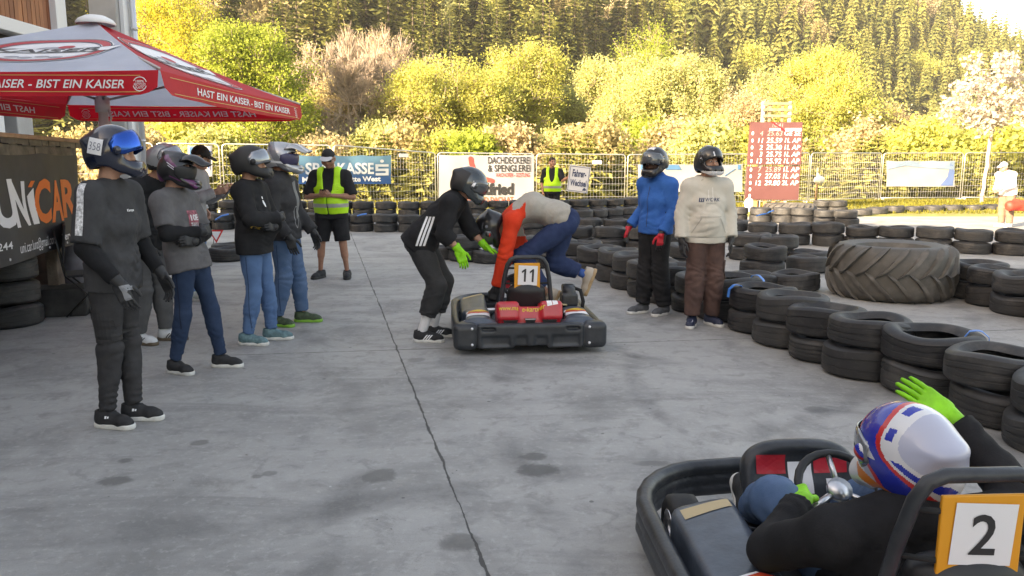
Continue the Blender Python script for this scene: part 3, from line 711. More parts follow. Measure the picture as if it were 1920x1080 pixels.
# ---- the hall: left wing with timber cladding, unseen wing added behind the camera for its shade
hall = thing('hall_building', 'long hall with brown timber cladding, white corner trim and a grey concrete pillar', 'building', (-7.62, 10, 0))
HO = V(8, -10, 0)
def hp(mb, name, mats, sm=False):
    mb.v = [tuple(Vector(v)+HO) for v in mb.v]; return mb.build(name, mats, hall, sm)
b = MB(); b.box((-34, -40, 3.86), (-8.06, 13.6, 4.05)); b.box((-34, 4.7, 4.05), (-8.3, 13.6, 6.2)); b.box((-34, -40, 4.05), (-8.3, 4.7, 9.2)); b.box((-34, 13.0, 0), (-11.5, 13.6, 3.86)); b.box((-13, -40, 0), (-12.6, 13.0, 3.86)); hp(b, 'wall', PLAST)
b = MB(); b.box((-8.2, -40, 0), (-3.2, -3.2, 9.0)); hp(b, 'unseen_shade_wing', PLAST)  # block out of view, added to darken the left foreground of the yard
wood = bpy.data.materials.new('timber_cladding'); wood.use_nodes = True; k = NT(wood.node_tree); bs = wood.node_tree.nodes['Principled BSDF']
g_ = k.n('ShaderNodeNewGeometry'); P = k.n('ShaderNodeTexCoord').outputs['Object']; mp = k.n('ShaderNodeMapping'); mp.inputs['Scale'].default_value = (18, 18, .7); k.set(mp.inputs[0], P)
gr = k.noise(mp.outputs[0], 3, 5, .6); c = k.mix(g_.outputs['Random Per Island'], (.19, .055, .022), (.40, .15, .06)); c = k.mix(k.step(gr, .45, .8), c, (.10, .03, .015)); k.set(bs.inputs['Base Color'], c); bs.inputs['Roughness'].default_value = .55
b = MB(); rg = np.random.RandomState(2)
y = 5.0
while y < 13.3: b.box((-8.3, y, 3.80), (-8.0-.012*rg.rand(), y+.098, 6.2)); y += .11
hp(b, 'timber_cladding', wood)
b = MB(); b.box((-8.32, 13.32, 3.5), (-7.9, 13.62, 6.3), bev=.01); b.box((-8.25, 5.0, 3.60), (-7.93, 13.31, 3.795), bev=.01); hp(b, 'fascia', mat('white_trim', (.66, .66, .68), .5))
b = MB(); b.box((-8.42, 5.0, 3.50), (-8.26, 13.3, 3.79)); hp(b, 'soffit_beam', mat('dark_beam', (.05, .045, .045), .7))
b = MB(); b.box((-8.3, 15.1, 0), (-7.78, 15.7, 6.4), bev=.02); hp(b, 'column', CONC); b = MB(); b.box((-8.42, 12.2, 0), (-8.02, 12.6, 3.5), bev=.015); hp(b, 'column', CONC)
for lo_, hi_ in (((-7.77, 15.2, 0), (-7.70, 15.6, 6.4)), ((-8.0, 11.3, 0), (-7.9, 11.7, 3.5))): b = MB(); b.box(lo_, hi_); hp(b, 'column_panel', mat('white_panel', (.7, .7, .72), .6))
b = MB(); b.tube([(-7.62, 15.42, 0), (-7.62, 15.42, 6.4)], .055, 12); b.tube([(-7.62, 15.42, 4.15), (-7.62, 15.42, 4.22)], .066, 12); b.tube([(-7.62, 15.42, 2.05), (-7.62, 15.42, 2.1)], .066, 12); hp(b, 'downpipe', mat('pale_pipe', (.55, .56, .58), .35, .6), True)
b = MB(); b.box((-8.75, 6.0, 2.6), (-8.6, 13.2, 3.5)); o = hp(b, 'window', mat('green_glass', (.10, .17, .15), .15, spec=.6))
# ---- timber hut with the sponsor banner
A, B = on_plane(0, 490, (-4.68, 7.07, .7), (0, 1, 0)), None
A = V(-4.68, 7.07, 0); Bv = V(-5.09, 9.15, 0); U = (Bv-A).normalized(); N = V(U.y, -U.x, 0)     # wall runs along U, faces N
hut = thing('timber_hut', 'weathered timber hut front of grey planks with a lead edged parapet behind the dark banner', 'hut', A)
plank = mat('weathered_plank', (.20, .175, .145), .85, var=.35, vscale=5, bump=.4, bscale=30); postm = mat('grey_brown_post', (.16, .125, .10), .85, var=.3, vscale=4, bump=.4)
def HM(): return frame(V(0, 0, 0), U, z=N)     # x along the wall, y up, z outwards
Mh = frame(V(0, 0, 0), U, z=N); L1 = 2.23; L0 = -4.5
b = MB(); rg = np.random.RandomState(8)
for r_ in range(3):
    x = L0
    while x < L1-.02:
        ln = min(.34+.3*rg.rand(), L1-x); b.box((x+.004, 1.47+.115*r_+.003, -.05), (x+ln-.004, 1.47+.115*r_+.112, -.02-.008*rg.rand()), Mh); x += ln
b.build('plank_wall', plank, hut)
b = MB(); x = L0
while x < L1+.02: b.box((x, 1.80+.02*rg.rand(), -.10), (x+.16, 1.865, .012+.02*rg.rand()), Mh, 0); x += .165
b.build('lead_flashing', mat('lead_strip', (.10, .095, .10), .5, .4, var=.4, vscale=8), hut)
b = MB(); b.box((L0, 1.867, -.22), (L1+.12, 1.91, .04), Mh, bev=.008); b.build('parapet_board', mat('tan_board', (.46, .30, .19), .7, var=.25, vscale=6), hut)
for xa, xb, za in ((1.42, 1.62, 0), (-1.2, -1.0, 0), (L1-.1, L1, .9)): b = MB(); b.box((xa, za, -.17), (xb, 1.46, -.06), Mh, bev=.01); b.build('post', postm, hut)
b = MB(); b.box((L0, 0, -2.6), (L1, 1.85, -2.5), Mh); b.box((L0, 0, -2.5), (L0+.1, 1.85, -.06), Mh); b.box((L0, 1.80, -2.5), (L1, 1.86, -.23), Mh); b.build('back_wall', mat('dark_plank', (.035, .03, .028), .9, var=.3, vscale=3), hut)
# dark block, crate things and tyres below the banner
def at_hut(x, y, z): return A+Mh.to_3x3() @ V(x, y, z)
b = MB(); b.box((0, 0, 0), (.62, .45, .30), bev=.015); o = b.build('step_block', mat('black_step', (.022, .021, .021), .8, var=.4, vscale=6)); p = at(42, 598); o.location = p; o.rotation_euler = (0, 0, R(16))
tag(o, 'low black block on the concrete below the dark sponsor banner', 'block')
b = MB(); b.box((0, 0, 0), (.5, .05, .62), bev=.01); b.box((.0, -.02, .30), (.5, .0, .35)); o = b.build('wooden_panel', mat('brown_board', (.075, .045, .03), .7, var=.4, vscale=5)); o.location = at(36, 572)+V(-.15, .5, .02); o.rotation_euler = (R(-14), 0, R(24)); tag(o, 'brown board leaning in the dark opening under the sponsor banner', 'board')
ch = thing('folding_chair', 'dark folding camping chair half hidden behind the man at the front left', 'chair', at(165, 590)+V(-.05, .12, 0), R(-60))
b = MB()
for sx in (-.24, .24):
    b.tube([(sx, .22, .012), (sx, -.2, .45)], .011, 6); b.tube([(sx, -.22, .012), (sx, .2, .45)], .011, 6); b.tube([(sx, -.2, .45), (sx, -.27, .95)], .011, 6)
b.build('chair_frame', mat('black_tube', (.02, .02, .02), .4, .3), ch, True)
b = MB(); b.box((-.24, -.2, .43), (.24, .22, .455), bev=.01); b.build('seat', mat('black_canvas', (.012, .012, .014), .85), ch)
b = MB(); b.box((-.25, -.28, .55), (.25, -.255, .97), Matrix.Rotation(R(-6), 4, 'X'), bev=.01); b.build('backrest', MATS['black_canvas'], ch)
g = G((-.3, -.3, -.02), (.3, .3, .95), .014); g.ell((0, 0, .28), (.2, .15, .27), .03); g.ell((.02, 0, .58), (.13, .11, .2), .06); g.cap((-.1, 0, .7), (.1, .02, .74), .05, .05, .05); g.crumple(.012, 24, 4); o = g.build('bag', mat('grey_bag', (.12, .12, .14), .6, var=.2, vscale=8)); o.location = at(128, 570)+V(-.1, .25, 0); tag(o, 'slumped grey bag beside the folding chair under the banner end', 'bag')
# the banner
bn = thing('sponsor_banner', 'dark grey banner with white and orange lettering hung on the timber hut', 'banner', at_hut(0, 1.2, .02))
g_v = []; g_f = []; nx, ny = 60, 14; x0, x1 = -2.2, 2.03
def bz(x, v): return .015+.012*math.sin(x*5.1+v*3)+.018*math.sin(x*2.3+1)*(1-v)+.012*math.exp(-((x-.6)/.35)**2)*math.sin(v*9)
for j in range(ny+1):
    for i in range(nx+1):
        u, v = i/nx, j/ny; x = x0+(x1-x0)*u; top = 1.715-.0*x; sag = .02*abs(math.sin(u*PI*4)); yy = .70+.02*math.sin(x*1.3)+(top-sag-.70)*v
        g_v.append(Mh.to_3x3() @ V(x, yy-1.2, bz(x, v)))
for j in range(ny):
    for i in range(nx): a = j*(nx+1)+i; g_f.append((a, a+1, a+nx+2, a+nx+1))
cloth = link('cloth', mesh_from(g_v, g_f, 'cloth'), mat('banner_grey', (.040, .039, .041), .6, var=.15, vscale=3, bump=.15, bscale=6), bn, True)
tree_b = bvh_of(cloth)
def ban_text(body, q, m, bold=.03, shear=0.0, name='lettering'):
    "q: photo box px x0,y0(top-left),x1,y1 measured at mid height"
    x0_, t0, x1_, b0 = q; Pp = at_hut(0, 1.2, .03)
    a = [on_plane(px, py, Pp, N) for px, py in ((x0_, (t0+b0)/2), (x1_, (t0+b0)/2), ((x0_+x1_)/2, t0), ((x0_+x1_)/2, b0))]
    loc = [Mh.to_3x3().transposed() @ (p-bn.location) for p in a]
    vs, fs = text_geo(body, 1, bold, shear); vs = fit(vs, loc[1].x-loc[0].x, loc[2].y-loc[3].y)
    M = Mh.copy(); M.translation = Mh.to_3x3() @ V((loc[0].x+loc[1].x)/2, (loc[2].y+loc[3].y)/2, .02)
    decal(name, (vs, fs), M, tree_b, m, bn, off=.004, maxlen=.08)
ORG = mat('orange_print', (.80, .16, .02), .5)
for ch_, q, m in (('U', (-22, 336, 27, 430), WHITE), ('N', (18, 340, 52, 426), WHITE), ('C', (66, 335, 93, 420), ORG), ('A', (93, 338, 116, 416), ORG), ('R', (115, 336, 144, 407), ORG)):
    ban_text(ch_, q, m, .035, -.12 if ch_ in 'UN' else .02)
def ban_poly(pts, m):
    Pp = at_hut(0, 1.2, .03); loc = [Mh.to_3x3().transposed() @ (on_plane(px, py, Pp, N)-bn.location) for px, py in pts]
    M = Mh.copy(); M.translation = Mh.to_3x3() @ V(0, 0, .02); decal('lettering', poly([(p.x, p.y) for p in loc]), M, tree_b, m, bn, off=.004, maxlen=.08)
ban_poly([(52, 351), (56, 339), (63, 339), (59, 351)], ORG); ban_poly([(52, 368), (62, 352), (74, 419), (62, 421)], WHITE)
ban_text('+43 676 244', (-75, 462, 18, 478), WHITE, .01); ban_text('uni.car.lunz@gmail.com', (29, 446, 106, 472), WHITE, .006); ban_text('Service,', (115, 433, 148, 450), WHITE, .02)
b = MB()
for px, py in ((14, 490), (51, 476), (89, 467), (122, 458)): 
    q = Mh.to_3x3().transposed() @ (on_plane(px, py-3, at_hut(0, 1.2, .03), N)-bn.location); b.lathe([(.0, .026), (.012, .026), (.014, .02), (.0, .02)], 10, frame(Mh.to_3x3() @ V(q.x, q.y, .012), U, z=N))
b.build('eyelet', mat('eyelet_metal', (.7, .7, .7), .3, .8), bn)

# ---------------------------------------------------------------- parasol
def canvas(name, col, tr):
    m = bpy.data.materials.new(name); m.use_nodes = True; t = m.node_tree; t.nodes.clear(); k = NT(t); P = k.n('ShaderNodeTexCoord').outputs['Object']; n_ = k.noise(P, 2.2, 4, .6); c = k.mix(k.step(n_, .35, .7), tuple(x*.9 for x in col), col)
    d = k.n('ShaderNodeBsdfPrincipled'); d.inputs['Roughness'].default_value = .55; k.set(d.inputs['Base Color'], c); tl = k.n('ShaderNodeBsdfTranslucent'); k.set(tl.inputs['Color'], c); mx = k.n('ShaderNodeMixShader'); mx.inputs[0].default_value = tr; o = k.n('ShaderNodeOutputMaterial'); bp = k.n('ShaderNodeBump'); bp.inputs['Strength'].default_value = .25; bp.inputs['Distance'].default_value = .03; k.set(bp.inputs['Height'], k.noise(P, 5, 3, .5, 1.0)); k.set(d.inputs['Normal'], bp.outputs[0])
    t.links.new(d.outputs[0], mx.inputs[1]); t.links.new(tl.outputs[0], mx.inputs[2]); t.links.new(mx.outputs[0], o.inputs[0]); return m
RED = canvas('parasol_red', (.70, .010, .028), .38); PW = canvas('parasol_white', (.66, .72, .84), .36); GOLD = mat('gold_line', (.62, .36, .12), .5)
par = thing('parasol', 'big red and white beer garden parasol with lettered valances', 'parasol', (-4.47, 8.65, 0))
PO = V(-4.47, 8.65, 0); CZ = 2.41
NR, FR, FL, NL = V(-3.0, 6.78, CZ)-PO, V(-2.88, 10.75, CZ)-PO, V(-5.98, 10.65, CZ)-PO, V(-6.1, 6.7, CZ)-PO; AP = V(0, 0, 3.13)
def panel(Pa, Pb, name, m, sag=.07):
    n = 14; vs = []; fs = []
    for i in range(n+1):
        for j in range(n+1):
            u, v = j/n, i/n; e = Pa.lerp(Pb, u); p = AP.lerp(e, v); p = p-V(0, 0, sag*math.sin(PI*v)*(.3+.7*math.sin(PI*u)))
            if i == n: p.z -= .02*math.sin(PI*u)
            vs.append(p)
    for i in range(n):
        for j in range(n): a = i*(n+1)+j; fs.append((a, a+n+1, a+n+2, a+1))
    return link(name, mesh_from(vs, fs, name), m, par, True)
pf = panel(NL, NR, 'canopy_panel', PW); pr = panel(NR, FR, 'canopy_panel', RED); pb = panel(FR, FL, 'canopy_panel', PW); pq = panel(FL, NL, 'canopy_panel', RED)
b = MB(); b.lathe([(.0, 3.20), (.10, 3.19), (.17, 3.155), (.20, 3.115), (.19, 3.10)], 20); b.build('top_cap', mat('white_cap', (.75, .75, .76), .5), par, True)
VH = .205
def valance(Pa, Pb, flip=False):
    d = (Pb-Pa); L = d.length; d /= L; out = V(d.y, -d.x, 0); n = 40; vs = []; fs = []
    for i in range(n+1):
        u = i/n; e = min(u, 1-u)*L; hgt = VH*(1-.0) if e > .12 else VH*(.70+.30*(1-math.cos(PI*e/.12))/2)
        wv = .012*math.sin(u*L*4.2)+.006*math.sin(u*L*11)
        for j in range(5):
            v = j/4; vs.append(Pa.lerp(Pb, u)+V(0, 0, -.02*math.sin(PI*u)-hgt*v)+out*(.01+wv*v*1.2+.03*v))
    for i in range(n):
        for j in range(4): a = i*5+j; fs.append((a, a+1, a+6, a+5))
    o = link('valance', mesh_from(vs, fs, 'valance'), RED, par, True)
    tr = bvh_of(o); M = frame(Pa.lerp(Pb, .5)+V(0, 0, -VH/2-.015)+out*.03, d, z=out); Mi = Matrix.Identity(4)
    def lay(name, geo, m):
        for sgn in ((1, -1)):
            MM = M.copy()
            if sgn < 0:
                MM = frame(M.translation, -d, z=-out); g2 = ([V(-v.x, v.y, 0) for v in geo[0]], geo[1])
            else: g2 = geo
            decal(name, g2, MM, tr, m, par, off=.004, maxlen=.12)
    s = L/3.1; body = 'HAST EIN KAISER - BIST EIN KAISER'; vs, fs = text_geo(body, 1, .012, .22); vs = fit(vs, 1.62 if d.x > .5 else 2.1 if d.x < -.5 else 2.75, .072, .145*L if d.x > .5 else .10 if d.x < -.5 else .01*L, .0); lay('lettering', (vs, fs), WHITE)
    for x in (L*(.45 if d.x > .5 else .425),):
        vs2, fs2 = text_geo('100%', 1, .01); t1 = (fit(vs2, .07, .02, x, .022), fs2); vs2, fs2 = text_geo('RECYCLED', 1, .01); t2 = (fit(vs2, .10, .022, x, -.003), fs2); vs2, fs2 = text_geo('PLASTIC', 1, .01); t3 = (fit(vs2, .075, .02, x, -.03), fs2)
        lay('emblem', join_geo(shift(ring(.062, .062, .007, 20, .3, 2.7), x, 0), shift(ring(.062, .062, .007, 20, 3.4, 6.0), x, 0), t1, t2, t3), WHITE)
    for yy in (.072, -.066): lay('gold_stripe', rect(L-.3, .006, 0, yy), GOLD)
    return o
valance(NL, NR); valance(NR, FR); valance(FR, FL); valance(FL, NL)
LRED = mat('logo_red', (.50, .03, .04), .5); LGREY = mat('logo_grey', (.36, .36, .40), .5)
def logo(Pa, Pb, tgt, f, w, red_back, cu=.5):
    mid = Pa.lerp(Pb, cu); p = AP.lerp(mid, f); up = (AP-Pa.lerp(Pb, .5)).normalized(); M = frame(p, (Pb-Pa), y=up); tr = bvh_of(tgt); h = w*.80
    for nm, g_, m, o_ in (('logo', disc(w/2+.03, h/2+.03), WHITE, .006), ('logo', ring(w/2, h/2, .075, 40), LRED, .009), ('logo', ring(w/2+.015, h/2+.015, .012, 40), BLACKP, .010), ('logo', ring(w/2-.085, h/2-.085, .012, 40), NAVY, .010)):
        decal(nm, g_, M, tr, m, par, off=o_, maxlen=.08)
    rgl = np.random.RandomState(4); gs = []
    for kx, ky, rx, ry in ((0, .1, .14, .07), (.1, .15, .07, .05), (-.08, .14, .05, .05)): gs.append(shift(disc(rx*w, ry*w, 14), kx*w*.9, ky*w))
    decal('logo', join_geo(*gs[:1]), M, tr, LGREY, par, off=.009, maxlen=.08); decal('logo', gs[1], M, tr, LRED, par, off=.010, maxlen=.08)
    decal('logo', poly([(-w*.5, -.07), (w*.52, -.055), (w*.58, .09), (-w*.52, .08)]), M, tr, WHITE, par, off=.012, maxlen=.08)
    decal('logo', join_geo(rect(w*1.06, .008, 0, -.066), rect(w*1.06, .008, 0, .086)), M, tr, BLACKP, par, off=.014, maxlen=.08)
    vs, fs = text_geo('KAISER', 1, .02, .1); decal('lettering', (fit(vs, w*.9, .12, 0, .012), fs), M, tr, BLACKP, par, off=.015, maxlen=.06)
    decal('logo', join_geo(*[shift(disc(w*.06, w*.035, 10), x_*w, -.22*w+.02*math.sin(x_*30)) for x_ in (-.18, -.06, .06, .18)]), M, tr, LGREY, par, off=.009, maxlen=.06)
logo(NL, NR, pf, .56, 1.15, False, .56); logo(NR, FR, pr, .58, 1.5, True, .5)
b = MB(); b.tube([(0, 0, .08), (0, 0, 3.12)], .048, 16); b.build('pole', mat('white_pole', (.62, .60, .60), .45), par, True)
for c_ in (NR, FR, FL, NL): b = MB(); b.tube([(0, 0, 2.98), tuple(c_+V(0, 0, .015))], .016, 6); b.tube([(0, 0, 2.30), tuple(AP.lerp(c_, .5)+V(0, 0, -.10))], .013, 6); b.build('rib', mat('rib_metal', (.45, .42, .42), .4, .4), par, True)
b = MB(); b.lathe([(.0, .0), (.34, 0), (.34, .06), (.08, .09), (.07, .35), (.0, .35)], 24); b.build('base', mat('base_grey', (.2, .2, .2), .7), par, 40)
b = MB(); b.lathe([(.0, 2.18), (.075, 2.18), (.075, 2.34), (.0, 2.34)], 14); b.tube([(.05, 0, 2.25), (.10, -.03, 2.12), (.07, -.04, 2.02)], .012, 6); b.build('slider', MATS['white_pole'], par, True)

# ---------------------------------------------------------------- wire fence panels
posts = [(150, 24.6, 2.30), (300, 24.6, 2.27), (422, 24.8, 2.25), (628, 25.2, 2.22), (820, 27.6, 2.02), (1003, 28.2, 1.99), (1172, 28.8, 1.97), (1400, 29.6, 2.0), (1512, 31.0, 2.06), (1645, 33, 2.08), (1796, 33.6, 2.1), (1945, 34, 2.12)]
WIRE = mat('fence_wire', (.60, .59, .57), .4, .5)
fence_planes = []
def fence_panel(a, bb, lab, gate=False):
    (p0, d0, z0), (p1, d1, z1) = a, bb; P0 = V((p0-960)/FPX*d0, d0, .05); P1 = V((p1-960)/FPX*d1, d1, .05); d = P1-P0; L = d.length-.10; d.normalize(); P0 = P0+d*.05
    t = thing('wire_fence', lab, 'fence', P0, math.atan2(d.y, d.x), 'wire fence panels along the verge'); H0 = z0-.05; H1 = z1-.05
    def top(x): return H0+(H1-H0)*x/L
    b = MB(); r = .12
    loop = [(0, 0, .02), (0, 0, H0-r)]+[(r-r*math.cos(q), 0, H0-r+r*math.sin(q)) for q in (.5, 1.0, PI/2)]+[(L-r+r*math.sin(q), 0, H1-r+r*math.cos(q)) for q in (0, .5, 1.0, PI/2)]+[(L, 0, .02)]
    b.tube(loop, .021, 8); b.tube([(0, 0, .16), (L, 0, .16)], .016, 6); b.build('frame', STEEL, t, True)
    b = MB(); n = int(L/.115)
    for i in range(1, n): x = L*i/n; b.tube([(x, .0, .16), (x, .0, top(x)-.03)], .0042, 3, cap=False)
    for j in range(1, 7): b.tube([(0, .006, .16+j*(H0-.3)/7), (L, .006, .16+j*(H1-.3)/7)], .0042, 3, cap=False)
    b.build('wire_mesh', WIRE, t)
    b = MB(); b.box((-.2, -.14, 0), (.12, .14, .13), bev=.02); b.build('foot_block', CONC, t)
    if gate: b = MB(); b.box((L*.62, -.035, top(0)-.36), (L*.62+.36, -.025, top(0)-.24)); b.build('name_plate', mat('white_plate', (.75, .75, .75), .5), t)
    fence_planes.append((P0, d, V(d.y, -d.x, 0), L)); return t
labs = ['wire fence panel furthest left behind the parasol pole', 'wire fence panel behind the silver helmet', 'wire fence panel behind the two men with folded arms', 'wire fence panel carrying the blue banner', 'wire fence panel carrying the large white roofing banner', 'wire fence panel behind the driver change sign', 'wire fence panel behind the man in the blue jacket', 'wire fence panel left behind the scoreboard', 'wire fence panel just right of the scoreboard', 'wire fence panel carrying the sunlit pale blue banner', 'wire fence panel at the right edge by the blossom tree']
for i in range(11): fence_panel(posts[i], posts[i+1], labs[i], i in (5, 6, 3))
def hung_banner(name, lab, fi, box, m, n=24, wob=.02, off=.05):
    "banner on fence panel fi with photo box px (x0,ytop,x1,ybottom)"
    P0, d, N_, L = fence_planes[fi]; Pp = P0+N_*off; c = [on_plane(px, py, Pp, N_) for px, py in ((box[0], box[1]), (box[2], box[1]), (box[2], box[3]), (box[0], box[3]))]
    tl, tr_, br, bl = c; ctr = (tl+tr_+br+bl)/4; t = thing(name, lab, 'banner', ctr); vs = []; fs = []
    for j in range(n//3+1):
        for i in range(n+1):
            u, v = i/n, j/(n//3); p = tl.lerp(tr_, u).lerp(bl.lerp(br, u), v); p = p-V(0, 0, .03*abs(math.sin(u*PI*3))*(1-v))+N_*(wob*math.sin(u*9+v*2.5)*math.sin(PI*min(1, v+.2)+.4)+wob*.5*math.sin(u*23-v*7)); vs.append(p-ctr)
    for j in range(n//3):
        for i in range(n): a = j*(n+1)+i; fs.append((a+n+1, a+n+2, a+1, a))
    o = link('cloth', mesh_from(vs, fs, 'cloth'), m, t, True); tb = bvh_of(o); M = frame(V(0, 0, 0), d, z=N_)
    def put(body, q, m2, bold=.02, shear=0.0, geo=None):
        a = [on_plane(px, py, Pp, N_)-ctr for px, py in ((q[0], (q[1]+q[3])/2), (q[2], (q[1]+q[3])/2), ((q[0]+q[2])/2, q[1]), ((q[0]+q[2])/2, q[3]))]; l = [M.to_3x3().transposed() @ p for p in a]
        if geo: vs, fs = geo
        else: vs, fs = text_geo(body, 1, bold, shear)
        vs = fit(vs, l[1].x-l[0].x, l[2].y-l[3].y, (l[0].x+l[1].x)/2, (l[2].y+l[3].y)/2); decal('lettering' if not geo else 'emblem', (vs, fs), M, tb, m2, t, off=.022, maxlen=.2, dist=.8)
    return t, put, o
bw = mat('banner_white', (.27, .27, .285), .6, bump=.3, bscale=1.5)
t, put, o = hung_banner('roofing_banner', 'large white roofing firm banner with a red curved bar', 4, (823, 290, 1001, 386), bw)
put('DACHDECKEREI', (915, 294, 994, 307), BLACKP, .012); put('& SPENGLEREI', (915, 309, 994, 322), BLACKP, .012); put('WAIDHOFEN - GOSTLING', (929, 324, 993, 332), REDP, .015)
put('Gottfried', (868, 343, 963, 366), BLACKP, .05); put('GOTTFRIED-DACH.AT', (862, 369, 962, 380), mat('rust_print', (.50, .10, .05), .5), .02)
arc = [(0, 1), (.16, 1), (.22, .75), (.34, .5), (.52, .3), (.75, .2), (1, .18), (1, 0), (.7, .02), (.4, .12), (.18, .32), (.04, .6)]
def stroke(pts, w_):
    vs = []; fs = []; n = len(pts)
    for i, (x, y) in enumerate(pts):
        a = pts[max(0, i-1)]; c_ = pts[min(n-1, i+1)]; dx, dy = c_[0]-a[0], c_[1]-a[1]; l = math.hypot(dx, dy); vs += [V(x-dy/l*w_, y+dx/l*w_, 0), V(x+dy/l*w_, y-dx/l*w_, 0)]
    for i in range(n-1): fs.append((2*i, 2*i+1, 2*i+3, 2*i+2))
    for e, s in ((0, 1), (n-1, 0)):
        x, y = pts[e]; b0 = len(vs); vs += [V(x+w_*math.cos(k_*PI/6), y+w_*math.sin(k_*PI/6), 0) for k_ in range(12)]; fs.append(tuple(range(b0, b0+12)))
    return vs, fs
put('', (878, 293, 927, 343), mat('banner_red', (.66, .05, .045), .5), geo=stroke([(.05, .95), (.08, .75), (.16, .52), (.32, .3), (.55, .16), (.85, .08)], .085)); put('', (866, 309, 880, 330), LGREY, geo=disc(1, 1, 20))
t, put, o = hung_banner('savings_bank_banner', 'blue gradient banner with white lettering on the wire fence', 3, (560, 291, 733, 345), None)
bb_ = bpy.data.materials.new('banner_blue'); bb_.use_nodes = True; k = NT(bb_.node_tree); sp = k.n('ShaderNodeSeparateXYZ'); k.set(sp.inputs[0], k.n('ShaderNodeTexCoord').outputs['Generated'])
k.set(bb_.node_tree.nodes['Principled BSDF'].inputs['Base Color'], k.mix(k.step(sp.outputs[2], .1, .85), (.012, .085, .27), (.16, .34, .46))); o.data.materials.clear(); o.data.materials.append(bb_)
put('SPARKASSE', (572, 305, 700, 327), WHITE, .03); put('Mittelpunkt mitte West', (566, 331, 713, 344), WHITE, .03); S_ = join_geo(shift(disc(.13, .13, 12), 0, 1.15), rect(.9, .2, 0, .8), rect(.9, .2, 0, .45), rect(.9, .2, 0, .1), rect(.2, .3, -.35, .62), rect(.2, .3, .35, .28)); put('', (703, 299, 728, 329), WHITE, geo=S_)
t, put, o = hung_banner('blue_white_banner', 'small blue and white banner behind the man in the black cap', 1, (352, 272, 398, 331), bw); put('', (356, 276, 380, 300), mat('sky_print', (.06, .16, .30), .5), geo=poly([(0, 1), (1, 1), (.2, 0), (0, 0)])); put('W', (380, 282, 396, 318), mat('blue_print', (.03, .14, .45), .5), .04)
t, put, o = hung_banner('pale_blue_banner', 'pale blue and white banner between the two helmeted men', 6, (1196, 308, 1392, 360), bw); put('', (1200, 309, 1388, 318), MATS['sky_print'], geo=rect(1, 1)); put('', (1358, 316, 1378, 330), MATS['sky_print'], geo=stroke([(0, 0), (.5, .5), (1, 1)], .06)); put('O', (1199, 330, 1206, 350), NAVY, .02)
t, put, o = hung_banner('sunlit_banner', 'sunlit white banner with pale blue sky print near the right edge', 9, (1662, 301, 1790, 350), bw); put('', (1664, 302, 1789, 318), mat('pale_sky_print', (.15, .21, .29), .5), geo=poly([(0, 0), (.25, .45), (.6, .2), (1, 0), (1, 1), (0, 1)])); put('', (1764, 304, 1790, 348), mat('sail_print', (.08, .13, .28), .5), geo=poly([(.6, 1), (1, 1), (.9, 0), (0, 0), (.5, .4)])); put('', (1664, 338, 1700, 349), LGREY, geo=poly([(0, 0), (1, 0), (.7, .7), (.3, 1), (0, .6)]))
# ---------------------------------------------------------------- scoreboard on a pallet fork mast
sb = thing('scoreboard', 'red lap time board on a timber mast behind the tyre barrier', 'scoreboard', (0, 0, 0))
SD = 26.0; c0 = atd(1452, 300, SD); sb.location = (c0.x, SD, 0)
Mb = Matrix.Rotation(R(2.2), 4, 'Y')
def sp_(px, py): p = atd(px, py, SD-.06); q = V(p.x-c0.x, -.06, p.z); return q
BRD = mat('board_red', (.12, .048, .048), .3, var=.12, vscale=.8)
def board(q4, name):
    b = MB(); P = [sp_(*p) for p in q4]; b.add([p for p in P]+[p+V(0, .14, 0) for p in P], [(0, 1, 2, 3), (7, 6, 5, 4), (0, 4, 5, 1), (1, 5, 6, 2), (2, 6, 7, 3), (3, 7, 4, 0)]); return b.build(name, BRD, sb)
Q1 = [(1402, 309), (1502, 309), (1505, 229), (1408, 229)]; Q2 = [(1398, 374), (1497, 375), (1501, 312), (1402, 312)]
board(Q1, 'upper_display'); board(Q2, 'lower_display')
LED = mat('led_digits', (.9, .85, .83), .5, emit=((1.0, .82, .78), .25)); LEDD = mat('led_dim', (.62, .30, .28), .5)
def sb_text(body, x1, y, hpx, m, al='R', bold=-.004, name='digits', wpx=None):
    vs, fs = text_geo(body, 1, bold, .12); h = hpx/FPX*SD; vs = fit(vs, None, h); wv = max(v.x for v in vs)
    vs = [V(v.x-wv if al == 'R' else v.x, v.y, 0) for v in vs]; p = sp_(x1, y); M = frame(p+V(0, -.006, 0), (1, 0, -.02), z=(0, -1, 0))
    link(name, mesh_from([M @ v for v in vs], fs, name), m, sb)
rows = [('4', '25.63', 'GE SE'), ('11', '25.59', '1L AP'), ('2', '25.30', '1L AP'), ('3', '25.75', '1L AP'), ('13', '25.92', '1L AP'), ('7', '25.89', '1L AP'), ('7', '27.05', '1L AP'), ('12', '29.80', '2L AP')]
ys = [250, 263.5, 276.5, 289.5, 302, 318, 330.5, 343]
for i, ((n_, tm, lp), y) in enumerate(zip(rows, ys)):
    dx = -(y-250)*.052; sb_text(n_, 1431+dx, y, 8.5, LED if i not in (0, 5) else LEDD); sb_text(tm, 1467+dx, y, 9, LED if i not in (0, 5) else LEDD); sb_text(lp, 1501.5+dx, y, 8.5, LED)
sb_text('10:41', 1468, 235, 7, LEDD)
b = MB(); 
for i, y in enumerate(ys+[355, 367]):
    p = sp_(1413-(y-250)*.052-1.5, y); b.add([p+V(math.cos(q*PI/5)*.035, -.008, math.sin(q*PI/5)*.06) for q in range(10)], [tuple(range(10))])
for x0_, x1_ in ((1443, 1463), (1472, 1503)): a = [sp_(x0_, 244.5), sp_(x1_, 244.5), sp_(x1_, 240.5), sp_(x0_, 240.5)]; b.add([p+V(0, -.008, 0) for p in a], [(0, 1, 2, 3)])
